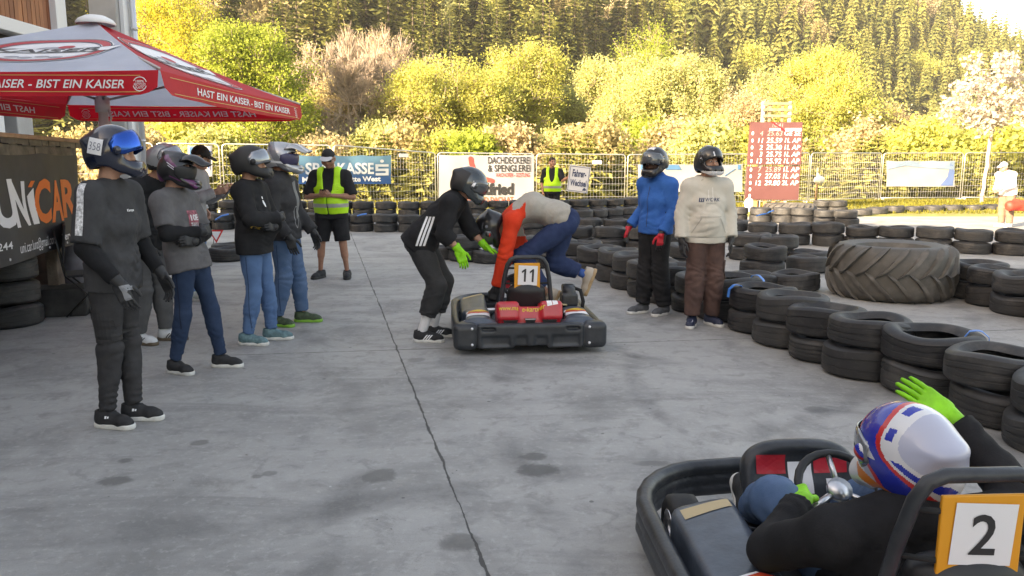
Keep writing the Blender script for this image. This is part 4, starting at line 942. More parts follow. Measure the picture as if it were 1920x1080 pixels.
b.build('position_dots', LED, sb)
a = [sp_(1445, 229), sp_(1450, 229), sp_(1475, 246), sp_(1470, 246)]; link('ribbon', mesh_from([p+V(0, -.02, 0) for p in a], [(3, 2, 1, 0)], 'ribbon'), mat('red_ribbon', (.6, .01, .02), .5), sb)
TIM = mat('pallet_timber', (.30, .20, .12), .8, var=.3, vscale=6)
b = MB(); z0 = sp_(1450, 228).z; z1 = sp_(1450, 190).z; xm = sp_(1458, 200).x
for dx in (-.44, .44): b.box((xm+dx-.05, .0, 0), (xm+dx+.05, .09, z1), bev=.008)
b.build('mast', mat('white_mast', (.40, .38, .36), .6), sb)
b = MB()
for z in (z1-.06, z1-.26, z1-.46): b.box((xm-.46, -.04, z-.05), (xm+.46, .0, z+.04), bev=.006)
for dx in (-.22, .2): b.box((xm+dx-.04, .01, z0), (xm+dx+.04, .07, z1-.1), bev=.006)
b.build('pallet_slats', TIM, sb)
b = MB(); zb = sp_(1450, 376).z
for px, w_ in ((1420, .09), (1436, .05), (1452, .05), (1468, .05)): x = sp_(px, 376).x; b.box((x-w_, .0, 0), (x+w_, .1, zb), bev=.01)
b.build('leg', mat('timber_leg', (.44, .22, .10), .8, var=.2, vscale=5), sb)
# white canisters by the board legs
g = MB(); g.lathe([(0, 0), (.13, 0), (.14, .03), (.14, .34), (.10, .40), (.045, .42), (.045, .46), (0, .46)], 16); cn = g.build('canister', mat('white_plastic', (.72, .70, .68), .5), None, 40)
p = atd(1404, 392, 25.4); cn.location = (p.x, 25.4, 0.1); tag(cn, 'white plastic canister at the left foot of the scoreboard', 'canister')
# warning cap bag hanging on fence: white lamp head on a stake
lp = thing('fence_lamp', 'white round lamp head on a bare stake right of the scoreboard', 'lamp', (atd(1532, 340, 29).x, 29, .05))
b = MB(); b.tube([(0, 0, 0), (0, 0, 1.45)], .05, 8); b.build('stake', TIM, lp, True); g = G((-.3, -.3, .7), (.3, .3, 1.3), .02); g.ell((.05, -.08, 1.0), (.2, .16, .15), .02); g.cap((.0, -.05, 1.16), (.0, -.02, 1.25), .06, .04, .03); g.build('lamp_head', mat('lamp_white', (.75, .72, .68), .5), lp)
# ================================================================ TYRES
def rubber(name, c1, c2, dust):
    m = bpy.data.materials.new(name); m.use_nodes = True; b = m.node_tree.nodes['Principled BSDF']; k = NT(m.node_tree)
    P = k.n('ShaderNodeTexCoord').outputs['Object']; oi = k.n('ShaderNodeObjectInfo'); ad = k.n('ShaderNodeVectorMath', operation='ADD'); k.set(ad.inputs[0], P); k.set(ad.inputs[1], oi.outputs['Location'])
    n1 = k.noise(ad.outputs[0], 5, 5, .65); n2 = k.noise(ad.outputs[0], 60, 3, .7)
    c = k.mix(oi.outputs['Random'], c1, c2); c = k.mix(k.m('MULTIPLY', k.step(n1, .45, .75), dust), c, (.135, .125, .115)); c = k.mix(k.m('MULTIPLY', k.step(n2, .62, .74), .25), c, (.16, .155, .15))
    k.set(b.inputs['Base Color'], c); rr = k.n('ShaderNodeMapRange'); k.set(rr.inputs['Value'], n1); rr.inputs['To Min'].default_value = .42; rr.inputs['To Max'].default_value = .8; k.set(b.inputs['Roughness'], rr.outputs[0])
    bp = k.n('ShaderNodeBump'); bp.inputs['Strength'].default_value = .3; bp.inputs['Distance'].default_value = .01; k.set(bp.inputs['Height'], k.m('ADD', n1, k.m('MULTIPLY', n2, .3))); k.set(b.inputs['Normal'], bp.outputs[0]); return m
RUB = rubber('tyre_rubber', (.015, .015, .017), (.034, .034, .035), .42)
def tyre_mesh(Rr, w, seed, n=44):
    rg = np.random.RandomState(seed); ri = Rr*.60; h = w/2; P = []
    t = Rr; gr = .007
    prof = [(ri, -h*.62), (ri+.02, -h*.80), (Rr*.74, -h*.99), (Rr*.84, -h*1.0), (Rr*.93, -h*.93), (t*.985, -h*.78)]
    for g_ in ((-.55, -.2, .2, .55), (-.4, .0, .4), (-.62, -.22, .22, .62), (-.3, .3))[seed % 4]:
        z = g_*h; g2 = gr*(.35+.8*rg.rand()); prof += [(t, z-.007), (t-g2, z-.005), (t-g2, z+.005), (t, z+.007)]
    prof += [(t*.985, h*.78), (Rr*.93, h*.93), (Rr*.84, h*1.0), (Rr*.74, h*.99), (ri+.02, h*.80), (ri, h*.62), (ri-.006, h*.55), (ri+.03, h*.45), (Rr*.90, h*.5), (Rr*.92, 0), (Rr*.90, -h*.5), (ri+.03, -h*.45), (ri-.006, -h*.55)]
    b = MB(); b.lathe(prof, n, closed=True); vs = np.array([tuple(v) for v in b.v]); a = np.arctan2(vs[:, 1], vs[:, 0]); ph = rg.rand(4)*6
    e = 1+.026*np.sin(2*a+ph[0])+.012*np.sin(3*a+ph[1]); vs[:, 0] *= e; vs[:, 1] *= e; rr = np.hypot(vs[:, 0], vs[:, 1])
    vs[:, 2] += .010*np.sin(2*a+ph[2])*(vs[:, 2] > 0)*(rr/Rr)+.008*np.sin(3*a+ph[3])*(vs[:, 2] > 0); vs[:, 2] += h
    me = mesh_from(vs, b.f, 'tyre'); me.polygons.foreach_set('use_smooth', [True]*len(me.polygons)); me.set_sharp_from_angle(angle=R(38)); me.materials.append(RUB); return me
TY = [tyre_mesh(r_, w_, i) for i, (r_, w_) in enumerate(((.322, .22), (.308, .205), (.332, .215), (.315, .235), (.30, .195), (.318, .21)))]
TYS = [tyre_mesh(r_, w_, 20+i, 30) for i, (r_, w_) in enumerate(((.30, .205), (.29, .195), (.305, .21), (.285, .20)))]
trg = np.random.RandomState(17); ntyre = 0
ORD = 'first second third fourth fifth sixth seventh eighth ninth tenth eleventh twelfth thirteenth fourteenth fifteenth sixteenth seventeenth eighteenth nineteenth twentieth twenty-first twenty-second twenty-third twenty-fourth twenty-fifth'.split()
def tyre(x, y, z, lab, grp, ms, jit=.015, me=None):
    me = me or ms[trg.randint(len(ms))]; o = bpy.data.objects.new('tyre', me); COL.objects.link(o)
    o.location = (x+trg.normal(0, jit), y+trg.normal(0, jit), z); o.rotation_euler = (trg.normal(0, .018), trg.normal(0, .018), trg.rand()*6.28); tag(o, lab, 'tyre', grp); return max(v[2] for v in o.bound_box)
def stack(x, y, n, where, grp, ms, jit=.02):
    x *= y/(y-.32); z = 0; lev = {1: ['lone'], 2: ['lower', 'upper'], 3: ['bottom', 'middle', 'top']}[n]
    for i in range(n): z += tyre(x, y, z+(.002 if i else 0), '%s tyre of the %s' % (lev[i], where), grp, ms, jit if i else jit*.6)-.004
    return z
A_ = [(1995, 880), (1868, 815), (1738, 756), (1622, 722), (1547, 689), (1480, 659), (1424, 632), (1368, 607), (1313, 592), (1262, 574), (1226, 563), (1192, 547), (1158, 533), (1124, 523), (1088, 510), (1050, 504), (1010, 500), (965, 497), (918, 496), (872, 493), (835, 488)]
GA = 'tyres of the curved barrier nearest the camera'
wa = ['stack at the right frame edge beyond the raised green glove', 'stack right behind the raised green glove', 'stack left of the raised green glove', 'second stack left of the raised green glove', 'third stack left of the raised green glove', 'stack right of the two blue straps', 'stack under the right-hand blue strap', 'stack under the left-hand blue strap', 'stack touching the hoodie man\'s trousers on the left', 'stack between hoodie man and blue jacket man', 'stack behind the blue jacket man\'s shins', 'first stack left of the blue jacket man', 'second stack left of the blue jacket man', 'third stack left of the blue jacket man', 'stack beside the leaping driver\'s rear shoe', 'stack behind the leaping driver\'s knee', 'stack behind the number eleven hoop', 'stack behind the leaping driver\'s arm', 'stack below the leaping driver\'s helmet', 'stack behind the green gloves', 'stack behind the crouching helper\'s knee']
tops = {}
for i, ((px, py), wh) in enumerate(zip(A_, wa)):
    p = at(px, py); n = 2 if i < 15 else (1 if i in (16, 18, 20) else 2); z = stack(p.x, p.y+.33, n, wh, GA, TY); tops[i] = (p.x*(p.y+.33)/p.y, p.y+.33, z)
def row(pts, n, sp, where, grp, ms, skip=(), dy=0.0, frm='left'):
    P = [at(*q) for q in pts]; out = []; acc = 0; i = 0
    for a, b in zip(P[:-1], P[1:]):
        d = b-a; L = d.length; s = acc
        while s < L: out.append(a+d*(s/L)); s += sp
        acc = s-L
    for j, p in enumerate(out):
        if j in skip: continue
        nn = n(j) if callable(n) else n
        stack(p.x, p.y+.3+dy, nn, '%s stack from the %s, %s' % (ORD[j], frm, where), grp, ms)
row([(378, 431), (560, 433), (780, 437), (960, 433), (1085, 425), (1205, 416)], 2, .60, 'far tyre wall front row', 'tyres of the far wall front row', TYS)
row([(350, 421), (560, 422), (800, 424), (1000, 419), (1210, 411)], 3, .615, 'far tyre wall back row', 'tyres of the far wall back row', TYS)
row([(1382, 417), (1480, 419), (1592, 426)], lambda j: 2, .60, 'short row before the scoreboard', 'tyres of the row before the scoreboard', TYS)
row([(852, 442), (960, 446), (1085, 446), (1200, 447), (1300, 452), (1410, 458), (1590, 464), (1800, 477), (1990, 484)], 2, .625, 'long middle row', 'tyres of the long middle row', TY)
row([(1082, 468), (1206, 474), (1345, 488)], 2, .64, 'short row behind the blue jacket man', 'tyres of the short row behind the blue jacket man', TY)
# loose tyres round the tractor tyre
for px, py, n, lab in ((1428, 520, 2, 'pair lying left of the tractor tyre, behind the hoodie man'), (1412, 551, 1, 'thing beside the hoodie man\'s knee'), (1487, 551, 1, 'big one touching the left of the tractor tyre'), (1512, 514, 1, 'one behind the tractor tyre\'s left shoulder'), (1405, 490, 2, 'pair beside the hoodie man\'s glove'), (1457, 494, 2, 'pair farther left behind the tractor tyre'), (1513, 499, 1, 'one hidden behind the tractor tyre\'s left edge'), (1350, 545, 1, 'one behind the hoodie man\'s legs'), (1290, 520, 2, 'pair between the two helmeted men')):
    p = at(px, py); z = 0
    for i in range(n): z += tyre(p.x*(p.y+.33)/p.y, p.y+.33, z, '%s tyre, %s' % ('single' if n == 1 else ['lower', 'upper'][i], lab.replace('thing', 'one')), 'loose tyres by the tractor tyre', TY)
for px, py, wh in ((1833, 566, 'nearest the tractor tyre'), (1866, 581, 'second right of the tractor tyre'), (1920, 598, 'third right of the tractor tyre'), (1985, 622, 'at the frame edge right of the tractor tyre')):
    p = at(px, py); stack(p.x, p.y+.33, 2, 'stack '+wh, 'tyres right of the tractor tyre', TY)
# sunlit row far right
E_ = [(1592, 408), (1622, 405), (1652, 402), (1686, 400), (1722, 398.5), (1759, 397.5), (1797, 397), (1835, 396.5), (1872, 396)]
for i, (px, py) in enumerate(E_):
    p = at(px, py); tyre(p.x, p.y+.3, 0, 'sunlit brownish tyre, %s from the left in the single far row' % ORD[i], 'sunlit single row of tyres', TY, me=TY[i % 6])
for i, (px, py) in enumerate(((1540, 400), (1570, 401))): p = at(px, py); stack(p.x, p.y+.3, 2, ['left', 'right'][i]+' sunlit pair behind the lugged tyre', 'sunlit tyre pairs', TYS)
# left side
p = at(417, 492); z = tyre(p.x, p.y+.3, 0, 'lone black tyre lying behind the jeans at the left, under the warning triangle', 'loose tyres at the left', TY, me=TY[0]); tyre(p.x-.12, p.y+.85, 0, 'black tyre half hidden behind the lone tyre at the left', 'loose tyres at the left', TY)
p = at(-30, 622); z = 0
for i in range(3): z += tyre(p.x, p.y+.36, z, ['bottom', 'middle', 'top'][i]+' tyre of the stack under the sponsor banner at the left edge', 'tyres under the sponsor banner', TY, me=TY[2])
# big lugged tyres
def lug_tyre(name, lab, loc, Rr, w, nl, seed, lug=.05):
    rg = np.random.RandomState(seed); t = thing(name, lab, 'tyre', loc); ri = Rr*.56; h = w/2
    prof = [(ri, -h*.7), (ri+.03, -h*.9), (Rr*.78, -h*1.0), (Rr*.90, -h*.93), (Rr*.965, -h*.7), (Rr*.985, -h*.3), (Rr*.99, 0), (Rr*.985, h*.3), (Rr*.965, h*.7), (Rr*.90, h*.93), (Rr*.78, h), (ri+.03, h*.9), (ri, h*.7), (ri+.05, h*.5), (Rr*.86, h*.4), (Rr*.86, -h*.4), (ri+.05, -h*.5)]
    b = MB(); b.lathe([(r_, z+h) for r_, z in prof], 72, closed=True); o = b.build('carcass', DUSTY, t, True); o.data.set_sharp_from_angle(angle=R(50))
    b = MB()
    for s in (1, -1):
        for i in range(nl):
            a0 = 2*PI*(i+(.5 if s < 0 else 0))/nl; vs = []; n = 9; da = 2*PI/nl*1.25
            for j in range(n+1):
                v = j/n; z = s*h*(-.06+1.0*v); a = a0+da*v**.85; rb = float(np.interp(abs(z)/h, [0, .3, .7, .93, 1.0], [.99, .985, .965, .90, .80]))*Rr-.01; rt = rb+lug*(1-.12*v)*(1 if 0 < j < n else .55); wd = (.040+.016*v)*Rr/.8; er = lug*.18*rg.normal()
                for (r_, q) in ((rb, -1.25), (rt+er*.3, -.85), (rt+er*.3, .85), (rb, 1.25)):
                    aa = a+q*wd/Rr; zz = z+q*wd*.35*s; vs.append((r_*math.cos(aa), r_*math.sin(aa), min(max(zz, -h*1.0), h*1.0)+h))
            fs = []
            for j in range(n):
                for q in range(3): k_ = 4*j+q; fs.append((k_, k_+4, k_+5, k_+1) if s < 0 else (k_+1, k_+5, k_+4, k_))
            fs += [(0, 1, 2, 3), (4*n+3, 4*n+2, 4*n+1, 4*n)]; b.add(vs, fs)
    b.build('tread_lugs', DUSTY, t, 60); return t
DUSTY = rubber('dusty_rubber', (.070, .065, .058), (.078, .072, .064), .8)
p = at(1664, 574); t = lug_tyre('tractor_tyre', 'huge dusty tractor tyre with chevron lugs lying flat on the concrete', (p.x*(p.y+.75)/p.y, p.y+.75, 0), .715, .655, 19, 3, .055); t.rotation_euler = (0, 0, 1.1)
p = atd(1481, 381, 22.9); t = lug_tyre('lugged_tyre', 'lugged machine tyre lying flat just below the scoreboard', (p.x, 22.9, 0), .74, max(.35, p.z), 22, 5, .04)
# blue straps tying stacks together
BLUE = mat('strap_blue', (.03, .20, .62), .45)
def strap(i, a, lab, ln=.34, w_=.022):
    x, y, z = tops[i]; b = MB(); vs = []; n = 10; c, s = math.cos(a), math.sin(a); Rr = .33
    for j in range(n+1):
        u = j/n; r_ = float(np.interp(u, [0, .2, .6, .8, 1], [.195, .225, .30, .342, .352])); zz = z+float(np.interp(u, [0, .2, .45, .6, .8, 1], [-.05, .0, .012, .006, -.03, -.11 if ln > .31 else -.05]))
        for q in (-w_, w_): vs.append((x+c*r_-s*q, y+s*r_+c*q, zz))
    fs = [(2*j, 2*j+1, 2*j+3, 2*j+2) for j in range(n)]; me = mesh_from(vs, fs, 'strap'); o = link('strap', me, BLUE); md = o.modifiers.new('thick', 'SOLIDIFY'); md.thickness = .004; tag(o, lab, 'strap', 'blue straps on the tyre stacks')
strap(6, R(190), 'bright blue strap over the tyre stack beside the hoodie man\'s shoe', .36); strap(7, R(-40), 'bright blue strap left, nearest the hoodie man\'s knees', .3); strap(2, R(-28), 'bright blue strap by the raised green glove', .34)
def far_strap(px, py, d, lab, dx=.2, dz=.05):
    p = atd(px, py, d); b = MB(); b.tube([p, p+V(dx*.5, -.04, dz*.7), p+V(dx, -.02, dz)], .018, 5); tag(b.build('strap', BLUE, None, True), lab, 'strap', 'blue straps on the tyre stacks')
far_strap(670, 405, 17.6, 'small blue strap end on the far wall right of the vest marshal', .22); far_strap(404, 412, 16.9, 'blue strap on the far wall above the warning triangle', .3, .12); far_strap(1438, 400, 19.6, 'small blue strap on the row below the scoreboard', .16, .07); far_strap(1418, 405, 19.6, 'blue strap lying across a tyre hole below the scoreboard', .24, .06)
# give way triangle on a bent stake
gs = thing('warning_sign', 'small red and white downward triangle on a leaning wire stake', 'sign', at(386, 462)+V(0, .4, 0)); gp = atd(405, 440, gs.location.y)-gs.location
b = MB(); b.tube([(0, 0, 0), gp*.55+V(-.03, .02, 0), gp+V(.0, .02, 0), gp+V(-.03, .02, .26), gp+V(-.25, .02, .32)], .006, 6); b.build('stake', DARKM, gs, True)
def tri(s, y): return [gp+V(-s, y, s*.62), gp+V(s, y, s*.62), gp+V(0, y, -s*1.1)]
link('sign_plate', mesh_from(tri(.155, 0)+tri(.155, .012), [(0, 2, 1), (3, 4, 5), (0, 1, 4, 3), (1, 2, 5, 4), (2, 0, 3, 5)]), REDP, gs); link('sign_face', mesh_from(tri(.105, -.004), [(0, 2, 1)]), WHITE, gs)
# ================================================================ KARTS
KBL = mat('kart_black', (.018, .021, .026), .40, var=.35, vscale=7, bump=.08, bscale=60, col2=(.042, .046, .053)); KGR = mat('kart_grey', (.060, .078, .105), .32, var=.3, vscale=5, bump=.06, bscale=60); KRED = mat('kart_red', (.50, .022, .035), .3, coat=.3, var=.1, vscale=6)
KTY = mat('kart_tyre', (.018, .018, .018), .7, var=.3, vscale=10); ALU = mat('kart_alu', (.6, .6, .62), .3, .9); ORB = mat('plate_orange', (.72, .30, .02), .45); YEL = mat('yellow_print', (.72, .50, .04), .5); TANM = mat('tan_shield', (.48, .36, .20), .4, .3); SEATM = mat('seat_black', (.014, .014, .016), .5); CHR = mat('bolt_white', (.75, .75, .78), .3, .5)
HOTS = mat('sticker_red', (.62, .06, .03), .4)
def kart(loc, rz, lab, number, seed, patch=True):
    t = thing('go_kart', lab, 'go-kart', loc, rz)
    g = G((-.75, -.06, .0), (.75, 2.05, .42), .0125)
    g.box((0, .055, .165), (.46, .048, .108), .025, .0)
    for s in (-1, 1):
        g.box((s*.56, .10, .16), (.105, .085, .115), .05, .012)
    rp = [(-.63, .13)]+[(-.638, y_) for y_ in (.55, 1.0, 1.35)]+[(-.638+.40*(1-math.cos(a_)), 1.45+.46*math.sin(a_)) for a_ in np.linspace(.15, PI/2, 7)]+[(-.1, 1.93)]; rp = rp+[(-x_, y_) for x_, y_ in rp[::-1]]
    for (xa, ya), (xb, yb) in zip(rp[:-1], rp[1:]):
        for zz, r_ in ((.205, .036), (.15, .033), (.10, .036)): g.cap((xa, ya, zz), (xb, yb, zz), r_, r_, .0035)
    for s in (-1, 1): g.box((s*.365, .0, .228), (.058, .035, .013), .008, 0, op='s'); g.box((s*.30, .0, .125), (.12, .022, .042), .012, .004, op='s'); g.box((s*.085, .0, .125), (.058, .024, .046), .02, .004, op='s')
    g.box((0, .055, .06), (.15, .08, .018), .01, .01, op='s'); g.build('bumper_ring', KBL, t)
    for s in (-1, 1):
        for z in (.10, .24): b = MB(); b.lathe([(0, 0), (.013, 0), (.011, .008), (0, .009)], 8, frame(V(s*.505, .010, z), (1, 0, 0), z=(0, -1, 0))); b.build('bolt', CHR, t, True)
        for x, y in ((.36, .16), (.42, .15), (.50, .18), (.56, .24)): b = MB(); b.lathe([(0, 0), (.011, 0), (.009, .007), (0, .008)], 8, Matrix.Translation(V(s*x, y, .262))); b.build('bolt', CHR, t, True)
    for s in (-1, 1):
        g = G((-.7, 0, 0), (.7, 2, .5), .0125); g.box((s*.455, .98, .20), (.125, .36, .115), .05, .02, Matrix.Rotation(R(4), 3, 'X')); g.box((s*.50, .98, .10), (.10, .30, .06), .03, .03); g.box((s*.50, .9, .36), (.2, .6, .06), .02, .03, Matrix.Rotation(s*R(14), 3, 'Y'), op='s'); g.build('side_pod', KGR, t)
        g = G((-.7, 0, 0.1), (.7, .6, .4), .0125); g.box((s*.44, .20, .235), (.17, .12, .022), .02, .01, Matrix.Rotation(R(-5), 3, 'X')); g.cap((s*.44, .16, .29-.01), (s*.44, .52, .30), .05, .05, .04, flat=(2.2, .6), side=(1, 0, 0)); g.build('rear_fender', KGR, t)
    for (x, y, r_, w_) in ((-.45, .38, .14, .19), (.45, .38, .14, .19), (-.48, 1.48, .128, .13), (.48, 1.48, .128, .13)):
        h = w_/2; b = MB(); M = frame(V(x, y, r_), (0, 1, 0), z=(1, 0, 0)); b.lathe([(r_*.5, -h*.9), (r_*.8, -h), (r_*.97, -h*.8), (r_, -h*.4), (r_, h*.4), (r_*.97, h*.8), (r_*.8, h), (r_*.5, h*.9)], 24, M); w0 = b.build('wheel', KTY, t, True)
        b = MB(); b.lathe([(.02, h*.5), (r_*.42, h*.4), (r_*.52, h*.95), (r_*.48, h*.95), (r_*.48, -h*.95), (r_*.52, -h*.95), (r_*.42, -h*.4), (.02, -h*.5)], 16, M); b.build('rim', ALU, w0, True)
    b = MB(); b.box((-.32, .35, .045), (.32, 1.75, .06)); b.build('floor_pan', KBL, t)
    b = MB()
    for s in (-1, 1): b.tube([(s*.34, .12, .09), (s*.30, .5, .08), (s*.30, 1.3, .08), (s*.20, 1.75, .08)], .016, 8)
    b.tube([(-.52, .38, .14), (.52, .38, .14)], .02, 8); b.build('chassis_tubes', DARKM, t, True)
    g = G((-.3, .3, .05), (.3, 1.25, .62), .012); g.cap((0, .50, .18), (0, .40, .50), .21, .17, .02, flat=(1, .5), side=(1, 0, 0)); g.cap((0, .55, .16), (0, .95, .13), .21, .18, .06, flat=(1, .5), side=(1, 0, 0)); g.cap((0, .58, .25), (0, .47, .60), .17, .14, .02, flat=(1, .5), side=(1, 0, 0), op='s'); g.cap((0, .62, .26), (0, 1.0, .24), .16, .15, .03, flat=(1, .55), side=(1, 0, 0), op='s'); g.build('seat', SEATM, t)
    b = MB(); hp_ = [(-.235, .46, .10), (-.225, .42, .40), (-.20, .385, .62), (-.175, .37, .735), (-.145, .365, .785), (-.10, .362, .805), (.10, .362, .805), (.145, .365, .785), (.175, .37, .735), (.20, .385, .62), (.225, .42, .40), (.235, .46, .10)]; b.tube(hp_, .021, 10); b.build('roll_hoop', KBL, t, True)
    b = MB(); b.box((-.115, .345, .53), (.115, .357, .755), bev=.004); pl_ = b.build('number_plate', ORB, t)
    Mp = frame(V(.005, .344, .645), (1, 0, 0), z=(0, -1, 0)) @ Matrix.Rotation(R(-3), 4, 'Z')
    flat_on(pl_, 'paper', rect(.172, .175), Mp, mat('white_paper', (.72, .72, .74), .6), .002)
    one = [(-.005, -.058), (.012, -.058), (.012, .058), (0, .058), (-.026, .036), (-.026, .018), (-.005, .034)]
    if number == '11': [flat_on(pl_, 'digit', shift(poly(one), dx_, 0), Mp, BLACKP, .004) for dx_ in (-.028, .042)]
    else: text_on(pl_, 'lettering', number, Mp, None, .115, 0, 0, BLACKP, .012, 0, .004)
    for s in (-1, 1):
        for q1, q2 in (((s*.115, .352, .71), (s*.19, .37, .71)), ((s*.115, .352, .57), (s*.21, .39, .57))): b = MB(); b.tube([q1, q2], .009, 6); b.build('bracket', DARKM, t, True)
    g = G((-.36, .0, .15), (.36, .5, .48), .0115)
    g.box((0, .24, .30), (.275, .11, .075), .03, .0, Matrix.Rotation(R(-16), 3, 'X')); g.box((-.19, .24, .34), (.10, .13, .085), .035, .02, Matrix.Rotation(R(-14), 3, 'X')); g.box((.19, .24, .34), (.10, .13, .085), .035, .02, Matrix.Rotation(R(-14), 3, 'X')); g.box((0, .10, .22), (.27, .05, .03), .01, .03); g.box((0, .3, .46), (.08, .2, .06), .02, .03, Matrix.Rotation(R(-14), 3, 'X'), op='s'); ec = g.build('engine_cover', KRED, t)
    tb = bvh_of(ec); Mt = frame(V(0, .15, .42), (1, 0, 0), z=(0, -.62, .78))
    vs, fs = text_geo('www.ma', 1, .012, .15); decal('lettering', (fit(vs, .17, None, -.185, .0), fs), frame(V(0, .12, .385), (1, 0, 0), z=(0, -.8, .6)), tb, YEL, ec, .005, .02, .3); vs, fs = text_geo('e-kartver', 1, .012, .15); decal('lettering', (fit(vs, .20, None, .035, -.03), fs), Mt, tb, YEL, ec, .003, .03)
    if patch: decal('patch', join_geo(*[rect(.045, .055, .17+.05*i, .035-.06*j) for i in range(2) for j in range(2)]), Mt @ Matrix.Rotation(R(8), 4, 'Z'), tb, WHITE, ec, .003, .03)
    else: decal('patch', join_geo(rect(.12, .03, .19, .03), rect(.12, .03, .17, -.04), rect(.2, .02, -.15, -.03)), Mt, tb, WHITE, ec, .003, .03)
    b = MB()
    for x in (-.17, .17): b.prism([(-.065, .03), (.065, .03), (.04, -.03), (-.04, -.03)], 0, .02, frame(V(x, .098, .262), (1, 0, 0), z=(0, -1, 0)))
    b.prism([(-.05, .022), (.05, .022), (.035, -.022), (-.035, -.022)], 0, .022, frame(V(0, .096, .285), (1, 0, 0), z=(0, -1, 0))); b.build('vent', DARKM, t)
    b = MB(); b.box((-.045, .065, .298), (.045, .075, .308)); b.build('vent_lip', ALU, t)
    g = G((-.14, .95, .04), (.14, 1.42, .34), .0115); g.box((0, 1.12, .13), (.085, .12, .075), .03, .0); g.cap((0, 1.05, .2), (0, 1.05, .225), .03, .03, .01); g.build('fuel_tank', mat('tank_white', (.5, .5, .47), .5, var=.15, vscale=9), t)
    b = MB()
    for s in (-1, 1): b.tube([(s*.06, 1.44, .13), (s*.40, 1.44, .125)], .011, 6)
    b.tube([(-.42, 1.5, .12), (.42, 1.5, .12)], .016, 8); b.build('tie_rods', ALU, t, True)
    sp_l = [c for c in t.children if c.name.startswith('side_pod')]
    for pod, sx in zip(sp_l, (-1, 1)):
        tp = bvh_of(pod); Mq = frame(V(sx*.45, .98, .4), (1, 0, 0), z=(0, 0, 1)); decal('pod_sticker', poly([(-.10, .30), (.09, .31), (.09, .25), (-.10, .22)]), Mq, tp, TANM, pod, .003, .02)
        if not patch and sx < 0:
            for g_, m_, o_ in ((poly([(-.11, -.36), (.10, -.36), (.11, -.26), (.02, -.19), (-.10, -.22)]), WHITE, .003), (poly([(-.10, -.30), (.02, -.33), (.11, -.25), (.03, -.20), (-.08, -.23)]), HOTS, .005), (poly([(-.09, -.27), (.03, -.29), (.09, -.24), (.0, -.22)]), YEL, .007)): decal('flame_sticker', g_, Mq, tp, m_, pod, o_, .02)
    for fe, sx in zip([c for c in t.children if c.name.startswith('rear_fender')], (-1, 1)):
        tp = bvh_of(fe); Mq = frame(V(sx*.44, .34, .45), (1, 0, 0), z=(0, 0, 1)); decal('flame_sticker', poly([(-.12, -.10), (.10, -.10), (.12, .02), (.04, .10), (-.10, .06)]), Mq, tp, WHITE, fe, .003, .02); decal('flame_sticker', poly([(-.10, -.02), (.0, -.05), (.12, .03), (.04, .09), (-.08, .06)]), Mq, tp, HOTS, fe, .005, .02); decal('flame_sticker', poly([(-.10, .02), (.02, .0), (.10, .05), (.0, .075)]), Mq, tp, YEL, fe, .007, .02)
    b = MB(); c_ = V(0, 1.12, .43); ax = V(0, -.66, .75); M = frame(c_, (1, 0, 0), z=ax); b.tube([M @ V(.15*math.cos(a), .15*math.sin(a), 0) for a in np.linspace(0, 2*PI, 25)[:-1]], .016, 8, closed=True); sw = b.build('steering_wheel', SEATM, t, True)
    b = MB(); b.lathe([(0, -.01), (.045, -.01), (.045, .012), (0, .014)], 14, M)
    for a in (R(90), R(210), R(330)): b.tube([M @ V(.03*math.cos(a), .03*math.sin(a), 0), M @ V(.145*math.cos(a), .145*math.sin(a), 0)], .011, 6)
    b.build('spokes', ALU, sw, True)
    b = MB(); b.tube([c_, (0, 1.48, .14)], .014, 8); b.build('steering_column', ALU, t, True)
    g = G((-.32, 1.2, .1), (.32, 1.75, .70), .0125); g.ell((0, 1.46, .33), (.245, .075, .165), .02, Matrix.Rotation(R(-26), 3, 'X'), pw=3.0); g.ell((0, 1.38, .345), (.215, .07, .135), .02, Matrix.Rotation(R(-26), 3, 'X'), op='s', pw=3.0); g.box((0, 1.50, .22), (.16, .05, .10), .03, .05); fp = g.build('front_panel', KBL, t); tb2 = bvh_of(fp)
    Mf = frame(V(0, 1.36, .36), (1, 0, 0), z=(0, -.90, .44))
    for x, m in ((-.125, KRED), (.125, KRED)): decal('panel_sticker', rect(.13, .075, x, .075), Mf, tb2, m, fp, .003, .02)
    for q_ in ((.10, .13, .0, .02), (.06, .07, -.13, -.03), (.05, .09, .13, -.03)): decal('panel_sticker', rect(*q_), Mf, tb2, WHITE, fp, .003, .02)
    g = G((.2, .35, .1), (.66, 1.1, .56), .0115); g.box((.42, .62, .38), (.075, .085, .06), .015, .0); g.box((.42, .66, .475), (.058, .065, .035), .012, .0); g.box((.40, .75, .24), (.11, .15, .08), .02, .02); g.cap((.42, .60, .43), (.42, .60, .45), .06, .06, .01); g.build('engine_block', KBL, t)
    b = MB(); b.tube([(.46, .66, .48), (.53, .62, .46), (.55, .58, .36), (.54, .6, .26), (.46, .7, .22)], .018, 8); b.build('hose', DARKM, t, True)
    b = MB(); b.tube([(.30, .60, .32), (.22, .55, .30), (.26, .42, .33)], .028, 10); b.box((.20, .50, .375), (.35, .66, .385), Matrix.Rotation(R(6), 4, 'Y')); b.build('exhaust', TANM, t, True)
    b = MB(); b.lathe([(0, 0), (.03, 0), (.034, .02), (.034, .13), (.012, .16), (0, .16)], 12, frame(V(-.05, 1.25, .12), (1, 0, 0), z=(0, .3, 1))); b.box((-.2, 1.5, .07), (-.14, 1.52, .22)); b.box((.14, 1.5, .07), (.2, 1.52, .22)); b.build('pedals', ALU, t, True)
    return t
kart11 = kart((.165, 6.46, 0), R(5), 'number eleven go-kart with red rear cover, stopped beside the crouching helper', '11', 1)
